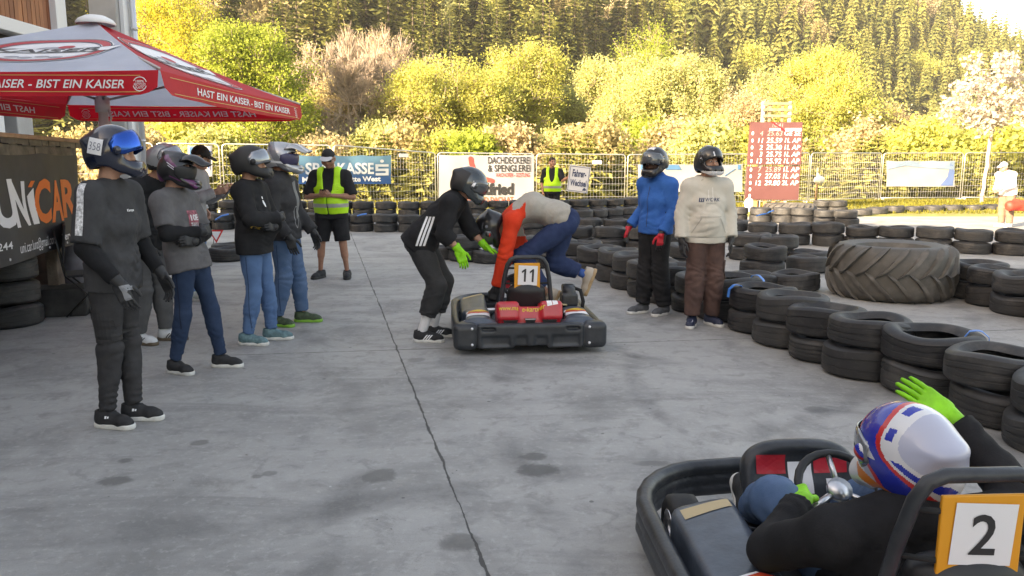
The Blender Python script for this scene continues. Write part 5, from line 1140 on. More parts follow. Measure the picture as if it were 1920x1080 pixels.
kart2 = kart((1.27, 1.59, 0), R(3), 'number two go-kart passing close to the camera with its driver aboard', '2', 2, False)
# ================================================================ PEOPLE
def skin(name, c): return mat(name, c, .55, var=.12, vscale=14, spec=.3)
SKIN = skin('skin_fair', (.46, .25, .18)); SKIN2 = skin('skin_tan', (.36, .18, .12)); SKIN3 = skin('skin_brown', (.10, .05, .035)); EYE = mat('eye_dark', (.02, .016, .014), .25); EYEW = mat('eye_white', (.6, .58, .55), .3); BROW = mat('brow_hair', (.035, .022, .015), .9); LIP = mat('lip', (.30, .12, .10), .5)
def cloth(name, c, c2=None, bump=.10, scale=140, var=.14, rough=.85, vs_=9): return mat(name, c, rough, var=var, vscale=vs_, bump=bump, bscale=scale, col2=c2, spec=.2)
JN1 = cloth('denim_blue', (.065, .13, .26), (.095, .18, .335), .12, 200, vs_=5); JN2 = cloth('denim_mid', (.055, .11, .21), (.10, .165, .28), .12, 200, vs_=5); JN3 = cloth('denim_dark', (.018, .034, .072), (.028, .05, .10), .12, 200, vs_=5); BLK = cloth('cloth_black', (.016, .016, .018)); CHA = cloth('cloth_charcoal', (.048, .048, .052)); GRYT = cloth('cloth_grey', (.115, .11, .115)); DGR = cloth('cloth_dark_grey', (.038, .037, .040)); NEON = mat('neon_vest', (.42, .80, .02), .6, var=.06, vscale=6, bump=.2, bscale=30, emit=((.45, .9, .02), .05)); NEONG = mat('neon_green', (.20, .62, .012), .6, var=.16, vscale=14, bump=.15, bscale=60)
NEON.node_tree.nodes['Principled BSDF'].inputs['Emission Strength'].default_value = 0
BLU = cloth('jacket_blue', (.02, .11, .38), (.028, .14, .45), .15, 60); CREAM = cloth('hoodie_cream', (.52, .49, .43), (.56, .53, .465), .08, 160); BRNT = cloth('cargo_brown', (.075, .045, .040), (.115, .068, .058), .3); REDO = cloth('sleeve_red', (.66, .045, .018), (.74, .06, .025), .2, 60); BEIGE = cloth('shirt_beige', (.34, .315, .28), (.40, .375, .335), .25, 60); NVY = cloth('trousers_navy', (.018, .032, .085), (.03, .05, .12), .25); LGH = cloth('hoodie_grey', (.26, .26, .27), (.34, .34, .35)); WSOCK = cloth('sock_white', (.70, .69, .70), None, .3, 150, .05)
SOLEW = mat('sole_white', (.62, .61, .58), .6, var=.1, vscale=20); SOLEB = mat('sole_black', (.02, .02, .02), .6); SOLEG = mat('sole_green', (.18, .42, .05), .5); REFL = mat('reflective_grey', (.40, .40, .39), .35, .3)
def hands():
    H = {}
    for nm, curl, spread, th in (('relaxed', (18, 26, 18), .05, 0), ('grip', (58, 78, 45), .0, 1), ('flat', (6, 8, 6), .10, 0), ('hold', (38, 45, 25), .02, 1)):
        g = G((-.11, -.07, -.13), (.09, .24, .06), .0052); g.box((0, .05, 0), (.041, .052, .0135), .013, .01); g.cap((0, -.05, 0), (0, .02, 0), .026, .028, .02, flat=(1.05, .78), side=(1, 0, 0)); g.cap((-.012, .03, -.004), (-.028, .045, -.012), .018, .014, .015)
        for x, L, r_, k_ in ((-.030, .070, .0092, 0), (-.010, .079, .0095, 1), (.010, .073, .0092, 2), (.029, .056, .0082, 3)):
            p = V(x, .093, 0); a = 0; sp_x = (x/.03)*spread
            for s_, (fr, cu) in enumerate(zip((.46, .30, .24), curl)):
                a += R(cu*(1+.08*(k_-1.5))); q = p+V(sp_x*.5, math.cos(a), -math.sin(a)).normalized()*L*fr*1.12; g.cap(p, q, r_*(1-.08*s_), r_*(1-.08*(s_+1)), .004); p = q
        if th: pts = [(-.034, .025, -.008), (-.050, .052, -.030), (-.040, .080, -.048), (-.022, .098, -.055)]
        else: pts = [(-.034, .022, -.006), (-.058, .050, -.016), (-.068, .078, -.022), (-.070, .102, -.026)]
        for i in range(3): g.cap(pts[i], pts[i+1], .0125-.0012*i, .0113-.0012*i, .006)
        H[nm] = g.mesh('hand')
    return H
HANDS = hands()
def head_mesh():
    g = G((-.12, -.14, -.17), (.12, .17, .16), .0055)
    g.ell((0, -.012, .035), (.076, .097, .098), .02); g.ell((0, .018, -.045), (.060, .072, .072), .04); g.cap((0, .066, -.088), (0, .070, -.084), .024, .024, .03); g.cap((-.045, .05, -.03), (.045, .05, -.03), .035, .035, .03)
    g.cap((-.035, .077, .035), (.035, .077, .035), .013, .013, .02)
    for s in (-1, 1): g.ell((s*.031, .094, .008), (.022, .016, .013), .012, op='s'); g.ell((s*.031, .076, .008), (.0135, .0135, .0125), .003); g.ell((s*.079, -.005, .0), (.010, .026, .034), .008, Matrix.Rotation(R(s*14), 3, 'Z')); g.cap((s*.016, .088, .02), (s*.0, .092, .028), .008, .009, .01)
    g.cap((0, .086, .022), (0, .106, -.020), .009, .0135, .012); 
    for s in (-1, 1): g.ell((s*.012, .098, -.024), (.0095, .011, .008), .006)
    g.cap((-.020, .080, -.052), (.020, .080, -.052), .0085, .0085, .008); g.cap((-.016, .080, -.063), (.016, .080, -.063), .0085, .0085, .006); g.cap((-.022, .0885, -.0575), (.022, .0885, -.0575), .0022, .0022, .004, op='s')
    g.cap((0, -.025, -.05), (0, -.035, -.17), .055, .058, .03)
    me = g.mesh('head'); n = len(me.polygons); c = np.empty(n*3, np.float32); me.polygons.foreach_get('center', c); c = c.reshape(-1, 3); mi = np.zeros(n, np.int32); X, Y, Z = np.abs(c[:, 0]), c[:, 1], c[:, 2]
    d = np.hypot((X-.031)/.013, (Z-.008)/.0065); mi[(d < 1) & (Y > .07)] = 2; d2 = np.hypot((X-.031), (Z-.008)); mi[(d2 < .0062) & (Y > .07)] = 1
    mi[(np.abs(Z-.034-.1*(X-.03)*(X < .04)) < .0055) & (X > .012) & (X < .052) & (Y > .06)] = 3; mi[(np.abs(Z+.0575) < .011-.2*np.maximum(0, X-.008)) & (X < .026) & (Y > .075)] = 4
    me.polygons.foreach_set('material_index', mi); return me
HEAD = head_mesh()
def shoe_meshes():
    g = G((-.08, -.12, -.02), (.08, .25, .17), .006); g.cap((0, -.035, .05), (0, .02, .055), .044, .048, .02); g.cap((0, .0, .055), (.004, .12, .038), .050, .043, .03); g.cap((.004, .12, .036), (.006, .155, .032), .046, .040, .02); g.cap((0, -.03, .06), (0, -.035, .11), .046, .043, .03); g.half((0, 0, .02), (0, 0, -1)); g.half((0, 0, .118), (0, -.15, 1)); g.cap((0, -.032, .10), (0, -.035, .14), .034, .034, .004, op='s')
    for i in range(4): g.cap((-.03, .045+.02*i, .098-.014*i), (.03, .045+.02*i, .098-.014*i), .004, .004, .003)
    u = g.mesh('shoe'); g = G((-.09, -.12, -.02), (.09, .26, .06), .0055); g.cap((0, -.04, .016), (0, .02, .016), .050, .050, .02); g.cap((0, .02, .016), (.005, .155, .016), .050, .048, .02); g.half((0, 0, .034), (0, 0, 1), .006); g.half((0, 0, .0), (0, 0, -1), .004); s_ = g.mesh('sole'); return u, s_
SHOE, SOLE = shoe_meshes()
def helmet_mesh(kind, res=.0068):
    g = G((-.17, -.22, -.18), (.17, .27, .20), res)
    g.ell((0, -.012, .018), (.127, .157, .140), .02)
    if kind == 'full':
        g.ell((0, .055, -.072), (.108, .112, .068), .045); g.cap((-.05, .130, -.088), (.05, .130, -.088), .036, .036, .04)
        g.ell((0, -.155, .045), (.06, .035, .022), .05); g.ell((0, -.055, -.035), (.114, .108, .108), .05)
    else:
        g.ell((0, .06, -.075), (.104, .115, .066), .045); g.cap((-.03, .175, -.085), (.03, .175, -.085), .034, .034, .06); g.cap((0, .08, .14), (0, -.12, .13), .02, .03, .04); g.ell((0, -.055, -.035), (.112, .106, .105), .05)
    g.half((0, 0, -.146), (0, .02, -1), .015)
    w_ = .052 if kind == 'full' else .060
    g.box((0, .17, .018), (.22, .098, w_), .035, .008, op='s')
    g.ell((0, -.006, .0), (.101, .128, .118), .01, op='s'); g.cap((0, -.02, -.04), (0, -.02, -.25), .102, .102, .02, op='s'); g.cap((0, .05, -.06), (0, .05, -.22), .072, .072, .03, op='s')
    if kind == 'full':
        for s in (-1, 1): g.cap((s*.03, .165, -.085), (s*.06, .155, -.083), .008, .008, .003, op='s'); g.ell((s*.123, .045, .018), (.014, .026, .026), .008)
    else:
        for s in (-1, 1): g.cap((s*.03, .215, -.08), (s*.065, .19, -.075), .012, .012, .004, op='s'); g.cap((s*.10, .12, -.085), (s*.115, .06, -.07), .010, .010, .006, op='s')
    me = g.mesh('helmet'); return me
HEL = {k_: helmet_mesh(k_) for k_ in ('full', 'mx')}
def helm_paint(me, fn=None):
    n = len(me.polygons); c = np.empty(n*3, np.float32); me.polygons.foreach_get('center', c); c = c.reshape(-1, 3); nn = np.empty(n*3, np.float32); me.polygons.foreach_get('normal', nn); nn = nn.reshape(-1, 3); mi = np.zeros(n, np.int32)
    if fn: fn(c, mi)
    inner = (((c[:, 0])/.106)**2+((c[:, 1]+.006)/.133)**2+((c[:, 2])/.123)**2 < 1) | ((c*nn).sum(1) < -.02); mi[inner] = 1; me.polygons.foreach_set('material_index', mi)
LINING = mat('helmet_lining', (.02, .02, .022), .95)
def visor_mesh(a0=-82, a1=82, z0=-.040, z1=.078, tilt=0.0, sc_=1.035):
    vs = []; fs = []; n, m = 24, 6; M = Matrix.Translation((0, .0, .02)) @ Matrix.Rotation(tilt, 4, 'X') @ Matrix.Translation((0, 0, -.02))
    for j in range(m+1):
        z = z0+(z1-z0)*j/m; k_ = math.sqrt(max(.02, 1-((z-.018)/.150)**2))
        for i in range(n+1):
            a = R(a0+(a1-a0)*i/n); e = abs(i/n-.5)*2; zz = z if e < .75 else .018+(z-.018)*(1-(e-.75)*2.2)
            vs.append(M @ V(.127*sc_*k_*math.sin(a), -.012+.158*sc_*k_*math.cos(a), zz))
    for j in range(m):
        for i in range(n): a = j*(n+1)+i; fs.append((a, a+1, a+n+2, a+n+1))
    return mesh_from(vs, fs, 'visor')
def peak_mesh():
    vs = []; fs = []; n, m = 10, 8
    for j in range(m+1):
        v = j/m; y = .04+.245*v; z = .150+.022*math.sin(PI*min(1, v*1.3))-.035*v*v
        for i in range(n+1): u = i/n*2-1; vs.append(V(u*(.105-.022*v-.02*v*v), y-.05*u*u*v, z-(.055-.02*v)*u*u))
    for j in range(m):
        for i in range(n): a = j*(n+1)+i; fs.append((a, a+1, a+n+2, a+n+1))
    return mesh_from(vs, fs, 'peak')
DEF = dict(pel=(0, 0, .95), che=(0, .0, 1.27), nec=(0, -.015, 1.50), hea=(0, .02, 1.665), sh=(.185, -.01, 1.425), el=(.235, -.03, 1.14), wr=(.235, .06, .90), hip=(.09, 0, .91), kn=(.10, .02, .50), an=(.105, -.02, .10))
class Person:
    def __init__(s, label, loc, rz, pose=None, H=1.8, wid=1.0, cat='person', belly=0.0, res=.0128):
        s.t = thing('person', label, cat, loc, rz); k = H/1.8; s.t.scale = (k*wid, k*wid, k); J = {}
        for n_, v in DEF.items():
            if n_ in ('pel', 'che', 'nec', 'hea'): J[n_] = V(*v)
            else: J['R'+n_] = V(*v); J['L'+n_] = V(-v[0], v[1], v[2])
        for n_, v in (pose or {}).items(): J[n_] = V(*v)
        s.J = J; s.belly = belly; P = np.array([tuple(v) for v in J.values()]); s.lo = P.min(0)-.26; s.hi = P.max(0)+.26; s.lo[2] = max(-.03, P[:, 2].min()-.14); s.res = res
        s.parts = {}; s.headM = None
    def grid(s): return G(s.lo, s.hi, s.res)
    def torso(s, g, o=0.0, hipx=0.0):
        J = s.J; sd = (J['Rsh']-J['Lsh']); hs = (J['Rhip']-J['Lhip']); ax = (J['che']-J['pel']).normalized(); L = J['che']-J['pel']
        g.cap(J['pel']-ax*(.05+hipx*2), J['pel']+ax*.08, .150+o+hipx, .150+o+hipx*.5, .04, flat=(1, .74 if hipx else .70), side=hs)
        g.cap(J['pel']+L*.2, J['che']-L*.1, .142+o, .160+o, .06, flat=(1, .68), side=hs*.5+sd*.5)
        up = J['nec']-J['che']; g.cap(J['che'], J['che']+up*.55, .170+o, .150+o, .06, flat=(1, .66), side=sd)
        for q in 'RL': g.cap(J['nec']-up*.12, J[q+'sh'], .052+o, .058+o, .05)
        if s.belly: fw = sd.cross(ax); fw = -fw.normalized() if fw.y < 0 and abs(fw.y) > .3 else fw.normalized(); fw = V(0, 1, 0) if abs(ax.z) > .8 else fw; c_ = J['pel']+L*.42+fw*.05; g.ell(c_, (.135+o, .10+s.belly+o, .16), .06)
        return g
    def folds(s, g, c, ax, amp, wl, rad, seed):
        'creases running round a limb near a joint'
        if amp <= 0: return
        rg = np.random.RandomState(seed); c = np.array(c, np.float32); ax = np.array(ax, np.float32); ax /= np.linalg.norm(ax); m = rad*2.2
        sl, X, Y, Z = g.sub(c-m, c+m); x, y, z = X-c[0], Y-c[1], Z-c[2]; t = x*ax[0]+y*ax[1]+z*ax[2]; r2 = x*x+y*y+z*z; v = rg.normal(size=(2, 3))*9
        ph = 2.6*np.sin(x*v[0, 0]+y*v[0, 1]+z*v[0, 2]+rg.rand()*6)+1.7*np.sin((x*v[1, 0]+y*v[1, 1]+z*v[1, 2])*1.9+rg.rand()*6); am = .5+.5*np.sin(x*v[1, 2]*1.3+y*v[0, 0]*1.3+rg.rand()*6)
        g.F[sl] += 1.45*amp*np.exp(-r2/(rad*rad*1.3))*(1-2*np.abs(np.sin(t*PI/wl+ph)))*am
    def arm(s, q, o=0.0, frac=2.0, flare=0.0):
        g = s.grid(); J = s.J; S, E, W = J[q+'sh'], J[q+'el'], J[q+'wr']; u = (E-S); f = (W-E)
        g.cap(S, E, .056+o, .043+o+flare*.4, .02)
        if frac > 1: g.cap(E, W, .044+o, .030+o+flare, .025); g.cap(E.lerp(W, .15), E.lerp(W, .4), .045+o, .042+o, .02)
        if frac < 1: g.half(S.lerp(E, frac), u)
        elif frac < 2: g.half(E.lerp(W, frac-1), f)
        elif flare >= 0: g.half(W-f.normalized()*.0, f)
        return g
    def leg(s, q, o=0.0, frac=2.0, calf=0.0):
        g = s.grid(); J = s.J; Hp, K, A = J[q+'hip'], J[q+'kn'], J[q+'an']
        g.cap(Hp, K, .082+o, .055+o+calf*.6, .03); g.cap(Hp, Hp.lerp(K, .5), .087+o, .070+o, .03)
        if frac > 1: g.cap(K, A, .056+o+calf*.8, .036+o+calf, .025); g.cap(K.lerp(A, .12), K.lerp(A, .45), .054+o+calf*.6, .055+o+calf*.7, .02)
        if frac < 1: g.half(Hp.lerp(K, frac), K-Hp)
        elif frac < 2: g.half(K.lerp(A, frac-1), A-K)
        return g
    def body(s, sk, hands='RL', nod=0.0, turn=0.0, roll=0.0, hd=None, hk='relaxed', hairm=None, eyes=True):
        J = s.J; g = s.torso(s.grid(), -.012)
        for q in 'RL': g.join(s.arm(q, -.004), .03); g.join(s.leg(q, -.008), .03)
        s.headM = Matrix.Translation(J['hea']) @ Matrix.Rotation(R(turn), 4, 'Z') @ Matrix.Rotation(R(nod), 4, 'X') @ Matrix.Rotation(R(roll), 4, 'Y')
        g.cap(J['nec']-(J['hea']-J['nec'])*.35, s.headM @ V(0, -.03, -.07), .062, .052, .03)
        ms = [g.mesh('b')]; h = HEAD.copy(); h.transform(s.headM); ms.append(h)
        for q in hands:
            m_ = s.hand_mesh(q, hk if isinstance(hk, str) else hk[q], hd); ms.append(m_)
        s.parts['body'] = merge_meshes('body', ms, [sk, EYE, EYEW, BROW, LIP], s.t); return s
    def hand_mesh(s, q, kind, hd=None, k=1.0):
        J = s.J; W, E = J[q+'wr'], J[q+'el']; d = (W-E).normalized(); n = None
        if hd and q in hd:
            if hd[q][0] is not None: d = V(*hd[q][0]).normalized()
            if hd[q][1] is not None: n = V(*hd[q][1])
        if n is None: n = V(1 if q == 'R' else -1, .25, .1)
        x = d.cross(n); x.normalize(); n = x.cross(d).normalized(); M = Matrix((x, d, n)).transposed().to_4x4(); me = HANDS[kind].copy()
        if q == 'L':
            v = np.empty(len(me.vertices)*3, np.float32); me.vertices.foreach_get('co', v); v = v.reshape(-1, 3); v[:, 0] *= -1; me.vertices.foreach_set('co', v.reshape(-1)); me.flip_normals()
        M.translation = W+d*.012; me.transform(M @ Matrix.Scale(k, 4)); return me
    def glove(s, q, mats, kind='relaxed', hd=None, fn=None, cuff=.05, name='glove'):
        me = s.hand_mesh(q, kind, hd, 1.08); J = s.J; W, E = J[q+'wr'], J[q+'el']; d = (E-W).normalized(); g = G(np.minimum(W, W+d*cuff)-.09, np.maximum(W, W+d*cuff)+.09, .007); g.cap(W-d*.03, W+d*cuff, .033, .039, .01); g.half(W+d*cuff, d); me2 = g.mesh('c'); o = merge_meshes(name, [me, me2], mats if isinstance(mats, list) else [mats], s.t)
        if fn: paint(o, fn)
        return o
    def top(s, name, m, sleeve=2.0, o=.016, hem=.02, fold=.005, seed=1, tail=True, collar=0.0, fn=None, ao=.014, flare=.01, noarm=False):
        J = s.J; g = s.torso(s.grid(), o, .016); ax = (J['che']-J['pel']).normalized(); up = (J['nec']-J['che']).normalized()
        
        for q in 'RL' if tail else '': g.cap(J[q+'hip']+ax*.05, J[q+'hip'].lerp(J[q+'kn'], .22), .092+o*.6, .092+o*.6, .06)
        g.half(J['pel']+ax*(hem-.055), -ax)
        if collar: g.cap(J['nec']-up*.05, J['nec']+up*(.02+collar), .072, .066, .02); g.half(J['nec']+up*(.02+collar), up+V(0, .2, 0)); g.cap(J['nec'], J['nec']+up*.2, .058, .058, .0, op='s')
        else: g.ell(J['nec']+up*.045, (.068, .068, .05), .01, op='s')
        if not noarm:
            for q in 'RL': g.join(s.arm(q, ao, sleeve, flare), .04)
        g.crumple(fold*.42, 17, seed, .6); g.crumple(fold*.18, 40, seed+7)
        for q in 'RL':
            S, E, W = J[q+'sh'], J[q+'el'], J[q+'wr']
            if not noarm: s.folds(g, E, W-S, .007 if sleeve > 1 else .0, .045, .11, seed); s.folds(g, E.lerp(W, .85), W-E, .004 if sleeve > 1.5 else 0, .034, .09, seed+2); s.folds(g, S+V(0, 0, -.10), (E-S)+V(.25 if q == 'R' else -.25, 0, 0), .004, .06, .12, seed+4)
        s.folds(g, J['pel']+ax*.05, ax, .009, .06, .17, seed+9); s.folds(g, J['pel']+ax*.20, ax+V(.5, 0, 0), .006, .085, .16, seed+5); s.folds(g, J['che'], ax+V(-.7, 0, 0), .005, .09, .15, seed+6)
        o_ = g.build(name, m, s.t); s.parts['top'] = o_
        if fn: paint(o_, fn)
        return o_
    def sleeves(s, m, frac=1.93, o=.003, name='undershirt'):
        g = s.grid()
        for q in 'RL': g.join(s.arm(q, o, frac, .004))
        g.crumple(.003, 45, 5); return g.build(name, m, s.t)
    def bottom(s, name, m, frac=1.95, o=.014, calf=.012, fold=.006, seed=3, fn=None, zs=1.4):
        J = s.J; g = s.grid(); ax = (J['che']-J['pel']).normalized(); hs = J['Rhip']-J['Lhip']; g.cap(J['pel']-ax*.05, J['pel']+ax*.06, .150+o*.5, .146+o*.3, .04, flat=(1, .70), side=hs); g.half(J['pel']+ax*.07, ax)
        for q in 'RL': g.join(s.leg(q, o, frac, calf), .022)
        g.crumple(fold*.35, 18, seed, .6); g.crumple(fold*.14, 45, seed+3)
        for q in 'RL':
            H_, K, A = J[q+'hip'], J[q+'kn'], J[q+'an']
            s.folds(g, K.lerp(H_, .08), A-H_, .95*fold, .055, .11, seed); s.folds(g, A.lerp(K, .12), A-K, (.75 if frac > 1.5 else 0)*fold, .046, .12, seed+1); s.folds(g, H_, (K-H_)+V(.5 if q == 'R' else -.5, 0, 0), .9*fold, .06, .12, seed+2); s.folds(g, K.lerp(A, .45), (A-K)+V(.2, .2, 0), .7*fold, .085, .15, seed+3)
        o_ = g.build(name, m, s.t); s.parts['bottom'] = o_
        if fn: paint(o_, fn)
        return o_
    def shoe(s, q, um, sm, ang=8, d=None, up=None, name='shoe', stripe=None, sock=None, scale=1.0):
        A = s.J[q+'an']
        if d is None: a = R(ang if q == 'R' else -ang); d = V(math.sin(a), math.cos(a), 0); M = frame(V(A.x, A.y, 0), V(math.cos(a), -math.sin(a), 0), z=(0, 0, 1))
        else: d = V(*d).normalized(); z = V(*up); x = d.cross(z).normalized(); z = x.cross(d); M = Matrix((x, d, z)).transposed().to_4x4(); M.translation = A-z*.10
        M = M @ Matrix.Scale(scale, 4)
        u = SHOE.copy(); u.transform(M); o = link(name, u, um, s.t); v = SOLE.copy(); v.transform(M); link('sole', v, sm, o)
        if stripe:
            tr = bvh_of(o)
            for sx in (1, -1):
                Ms = M @ frame(V(sx*.06, .055, .052), (0, sx, 0), z=(sx, 0, .15)); decal('stripe', stripe, Ms, tr, stripe_m[0], o, .003, .03, .2)
        if sock: g = G(tuple(A-V(.09, .09, .02)), tuple(A+V(.09, .09, .22)), .008); K = s.J[q+'kn']; g.cap(A-V(0, 0, .0), A.lerp(K, .40), .043, .047, .01); g.half(A.lerp(K, .38), K-A); g.build('sock', sock, s.t)
        return o
    def helmet(s, kind, shell, paint_fn=None, mats=(), name='helmet', visor=None, tilt=0.0, k=1.0, res=None):
        me = helmet_mesh(kind, res) if res else HEL[kind].copy(); helm_paint(me, paint_fn); M = s.headM @ Matrix.Translation((0, .0, .005)) @ Matrix.Scale(k, 4); me.transform(M); o = link(name, me, [shell, LINING]+list(mats), s.t); s.hM = M; s.hel = o
        if visor:
            v = visor_mesh(tilt=tilt); v.transform(M); vo = link('visor', v, visor, o, True); md = vo.modifiers.new('t', 'SOLIDIFY'); md.thickness = .004
        return o
    def peak(s, m):
        v = peak_mesh(); v.transform(s.hM); o = link('peak', v, m, s.hel, True); md = o.modifiers.new('t', 'SOLIDIFY'); md.thickness = .006; return o
    def goggles(s, fm, lens):
        v = visor_mesh(-80, 80, -.048, .062, sc_=.97); v.transform(s.hM); o = link('goggles', v, fm, s.hel, True); o.modifiers.new('t', 'SOLIDIFY').thickness = .012
        v = visor_mesh(-52, 52, -.030, .048, sc_=1.0); v.transform(s.hM); l = link('goggle_lens', v, lens, s.hel, True); l.modifiers.new('t', 'SOLIDIFY').thickness = .004
    def on_helmet(s, name, geo, pos, xax, z, m, off=.003):
        M = s.hM @ frame(V(*pos), xax, z=z); M = Matrix.Translation(M.translation) @ M.to_3x3().normalized().to_4x4(); return decal(name, geo, M, s.hel, m, s.hel, off, .02, .3)
    def on_top(s, name, geo, pos, xax, z, m, off=.004, key='top', maxlen=.03): return decal(name, geo, frame(V(*pos), xax, z=z), s.parts[key], m, s.parts[key], off, maxlen, 1.2)
    def cap(s, m, brim, ang=0):
        g = G((-.13, -.15, -.02), (.13, .26, .18), .0065); g.ell((0, -.012, .035), (.086, .106, .108), .01); g.half((0, 0, .045), (0, -.12, -1)); g.ell((0, -.012, .03), (.076, .096, .098), .005, op='s'); g.cap((0, -.012, .142), (0, -.012, .145), .008, .006, .006); me = g.mesh('cap'); me.transform(s.headM); o = link('cap', me, m, s.t)
        g = G((-.13, .0, -.02), (.13, .24, .12), .006); g.ell((0, .095, .048), (.078, .095, .012), .005, Matrix.Rotation(R(-10), 3, 'X')); g.ell((0, .09, .030), (.09, .12, .018), .005, Matrix.Rotation(R(-10), 3, 'X'), op='s'); g.half((0, .07, 0), (0, -1, 0)); me = g.mesh('brim'); me.transform(s.headM); link('brim', me, brim, o); return o
    def hair(s, m):
        g = G((-.12, -.15, -.1), (.12, .14, .17), .006); g.ell((0, -.018, .042), (.084, .104, .104), .01); g.half((0, .075, .06), (0, 1, -.45)); g.half((0, -.02, -.03), (0, .5, -1)); g.ell((0, -.012, .03), (.074, .094, .096), .003, op='s'); g.crumple(.0025, 90, 3); me = g.mesh('hair'); me.transform(s.headM); link('hair', me, m, s.t)
    def vest(s, seed=4):
        J = s.J; g = s.torso(s.grid(), .048, .02); ax = V(0, 0, 1); zw = J['pel'].z-.045; zt = J['sh' if 0 else 'Rsh'].z
        g.half((0, 0, zw), (0, 0, -1)); n = J['nec']
        for q, sx in (('R', 1), ('L', -1)): S = J[q+'sh']; g.box(V(sx*(.150+.15), 0, S.z+.02), (.15, .3, .17), .04, .02, op='s')
        g.ell(n+V(0, .0, .05), (.085, .12, .09), .01, op='s'); g.ell((0, .20, zt+.06), (.085, .22, .33), .01, op='s'); g.box((0, .2, zt-.35), (.004, .2, .3), .002, .004, op='s')
        g.crumple(.0015, 20, seed); s.folds(g, V(0, .1, zw+.25), V(.2, 0, 1), .005, .06, .2, seed); o = g.build('vest', NEON, s.t)
        n_ = len(o.data.polygons); c = np.empty(n_*3, np.float32); o.data.polygons.foreach_get('center', c); c = c.reshape(-1, 3); o.data.materials.append(REFL); mi = np.zeros(n_, np.int32); mi[np.abs(c[:, 2]-(zw+.12)) < .027] = 1
        mi[(np.abs(np.abs(c[:, 0])-.125) < .024) & (c[:, 2] > zt-.5) & False] = 1; o.data.polygons.foreach_set('material_index', mi); return o
def txt(body, w=None, h=None, cx=0, cy=0, bold=.015, shear=0.0): v, f = text_geo(body, 1, bold, shear); return fit(v, w, h, cx, cy), f
def stripes3(w=.012, h=.05, gap=.022, sl=.02): return join_geo(*[([V(i*gap-w/2-sl, -h/2, 0), V(i*gap+w/2-sl, -h/2, 0), V(i*gap+w/2+sl, h/2, 0), V(i*gap-w/2+sl, h/2, 0)], [(0, 1, 2, 3)]) for i in (-1, 0, 1)])
stripe_m = [WHITE]
HBLK = mat('helmet_black', (.012, .012, .014), .32, coat=.5); HMAT = mat('helmet_matt_black', (.018, .018, .019), .55); HSHEEN = mat('helmet_black_blue_sheen', (.008, .012, .03), .25, coat=.8); HSIL = mat('helmet_silver', (.42, .43, .45), .28, .5, coat=.5); VBLU = mat('visor_blue_mirror', (.02, .10, .42), .12, .85); VSMK = mat('visor_smoke', (.10, .11, .12), .08, .25, coat=.6); VCLR = mat('visor_grey', (.25, .27, .30), .1, .5, coat=.5); PURP = mat('helmet_purple', (.11, .015, .09), .3, coat=.5); LENSP = mat('lens_purple', (.10, .07, .22), .1, .6, coat=.5); HWHT = mat('helmet_white', (.66, .66, .68), .3, coat=.4); HBLUE = mat('helmet_blue', (.012, .03, .36), .25, coat=.6); HORG = mat('helmet_orange', (.72, .20, .02), .3, coat=.4); HREDM = mat('helmet_red', (.60, .03, .03), .3, coat=.4); HGRYB = mat('helmet_gunmetal', (.045, .055, .06), .22, .4, coat=.8); PAPER = mat('white_paper', (.72, .72, .74), .6)
def place(px, py): p = at(px, py); return (p.x, p.y, 0)
CROSS = dict(Rel=(.265, .09, 1.17), Rwr=(.0, .235, 1.17), Lel=(-.265, .09, 1.14), Lwr=(.06, .215, 1.10))
CRH = {'R': ((-.9, .05, .15), (.1, 1, .2)), 'L': ((.9, -.05, .1), (-.1, 1, .2))}
# 1 front left man
p = Person('front left man in black t-shirt with white shoulder tape and blue visored helmet', place(222, 793), R(-98), dict(Rel=(.25, .06, 1.13), Rwr=(.215, .23, .93), Lel=(-.24, .08, 1.13), Lwr=(-.20, .25, .93), pel=(0, .05, .95), Rhip=(.085, .05, .91), Lhip=(-.085, .05, .91), che=(0, .08, 1.27), nec=(0, .08, 1.50), hea=(0, .13, 1.665), Rsh=(.18, .075, 1.425), Lsh=(-.18, .075, 1.425), Rkn=(.085, .05, .50), Ran=(.075, -.02, .10), Lan=(-.085, .06, .10), Lkn=(-.09, .06, .50)), 1.82, .96, belly=.0)
p.body(SKIN, '', turn=18, nod=-6)
tee = p.top('t_shirt', CHA, .93, .012, -.04, .006, 2, ao=.03, flare=.02); p.sleeves(cloth('under_black', (.012, .012, .014)), 1.9, .010); p.bottom('trousers', DGR, 1.98, .007, .006, .010, 5)
GLB = mat('glove_black', (.014, .014, .016), .6, var=.2, vscale=20); GLG = mat('glove_grey', (.22, .23, .25), .5)
p.on_top('cargo_pocket', rect(.15, .17), tuple(p.J['Rhip'].lerp(p.J['Rkn'], .62)+V(.3, .0, 0)), (0, 1, 0), (1, 0, .1), mat('pocket_dark', (.022, .021, .023), .9), .010, 'bottom'); p.on_top('pocket_flap', rect(.16, .05, 0, .08), tuple(p.J['Rhip'].lerp(p.J['Rkn'], .62)+V(.3, .0, 0)), (0, 1, 0), (1, 0, .1), DGR, .014, 'bottom')
for q in 'RL': p.glove(q, [GLB, GLG], 'relaxed', {'R': ((0, .45, -1), (1, .3, 0)), 'L': ((0, .45, -1), (-1, .3, 0))}); p.shoe(q, mat('shoe_black', (.018, .018, .020), .8, var=.2, vscale=20), SOLEW, 6)
g_ = decal('cuff_panel', rect(.05, .09), frame(p.J['Rwr']+V(.05, .06, -.055), (0, 1, .3), z=(1, 0, .1)), bvh_of([c for c in p.t.children if c.name.startswith('glove')][0]), GLG, p.t, .003, .02, .2)
p.helmet('full', HSHEEN, None, visor=VBLU, tilt=R(30), k=1.03)  # gloss black shell, its blue sheen put into the base colour
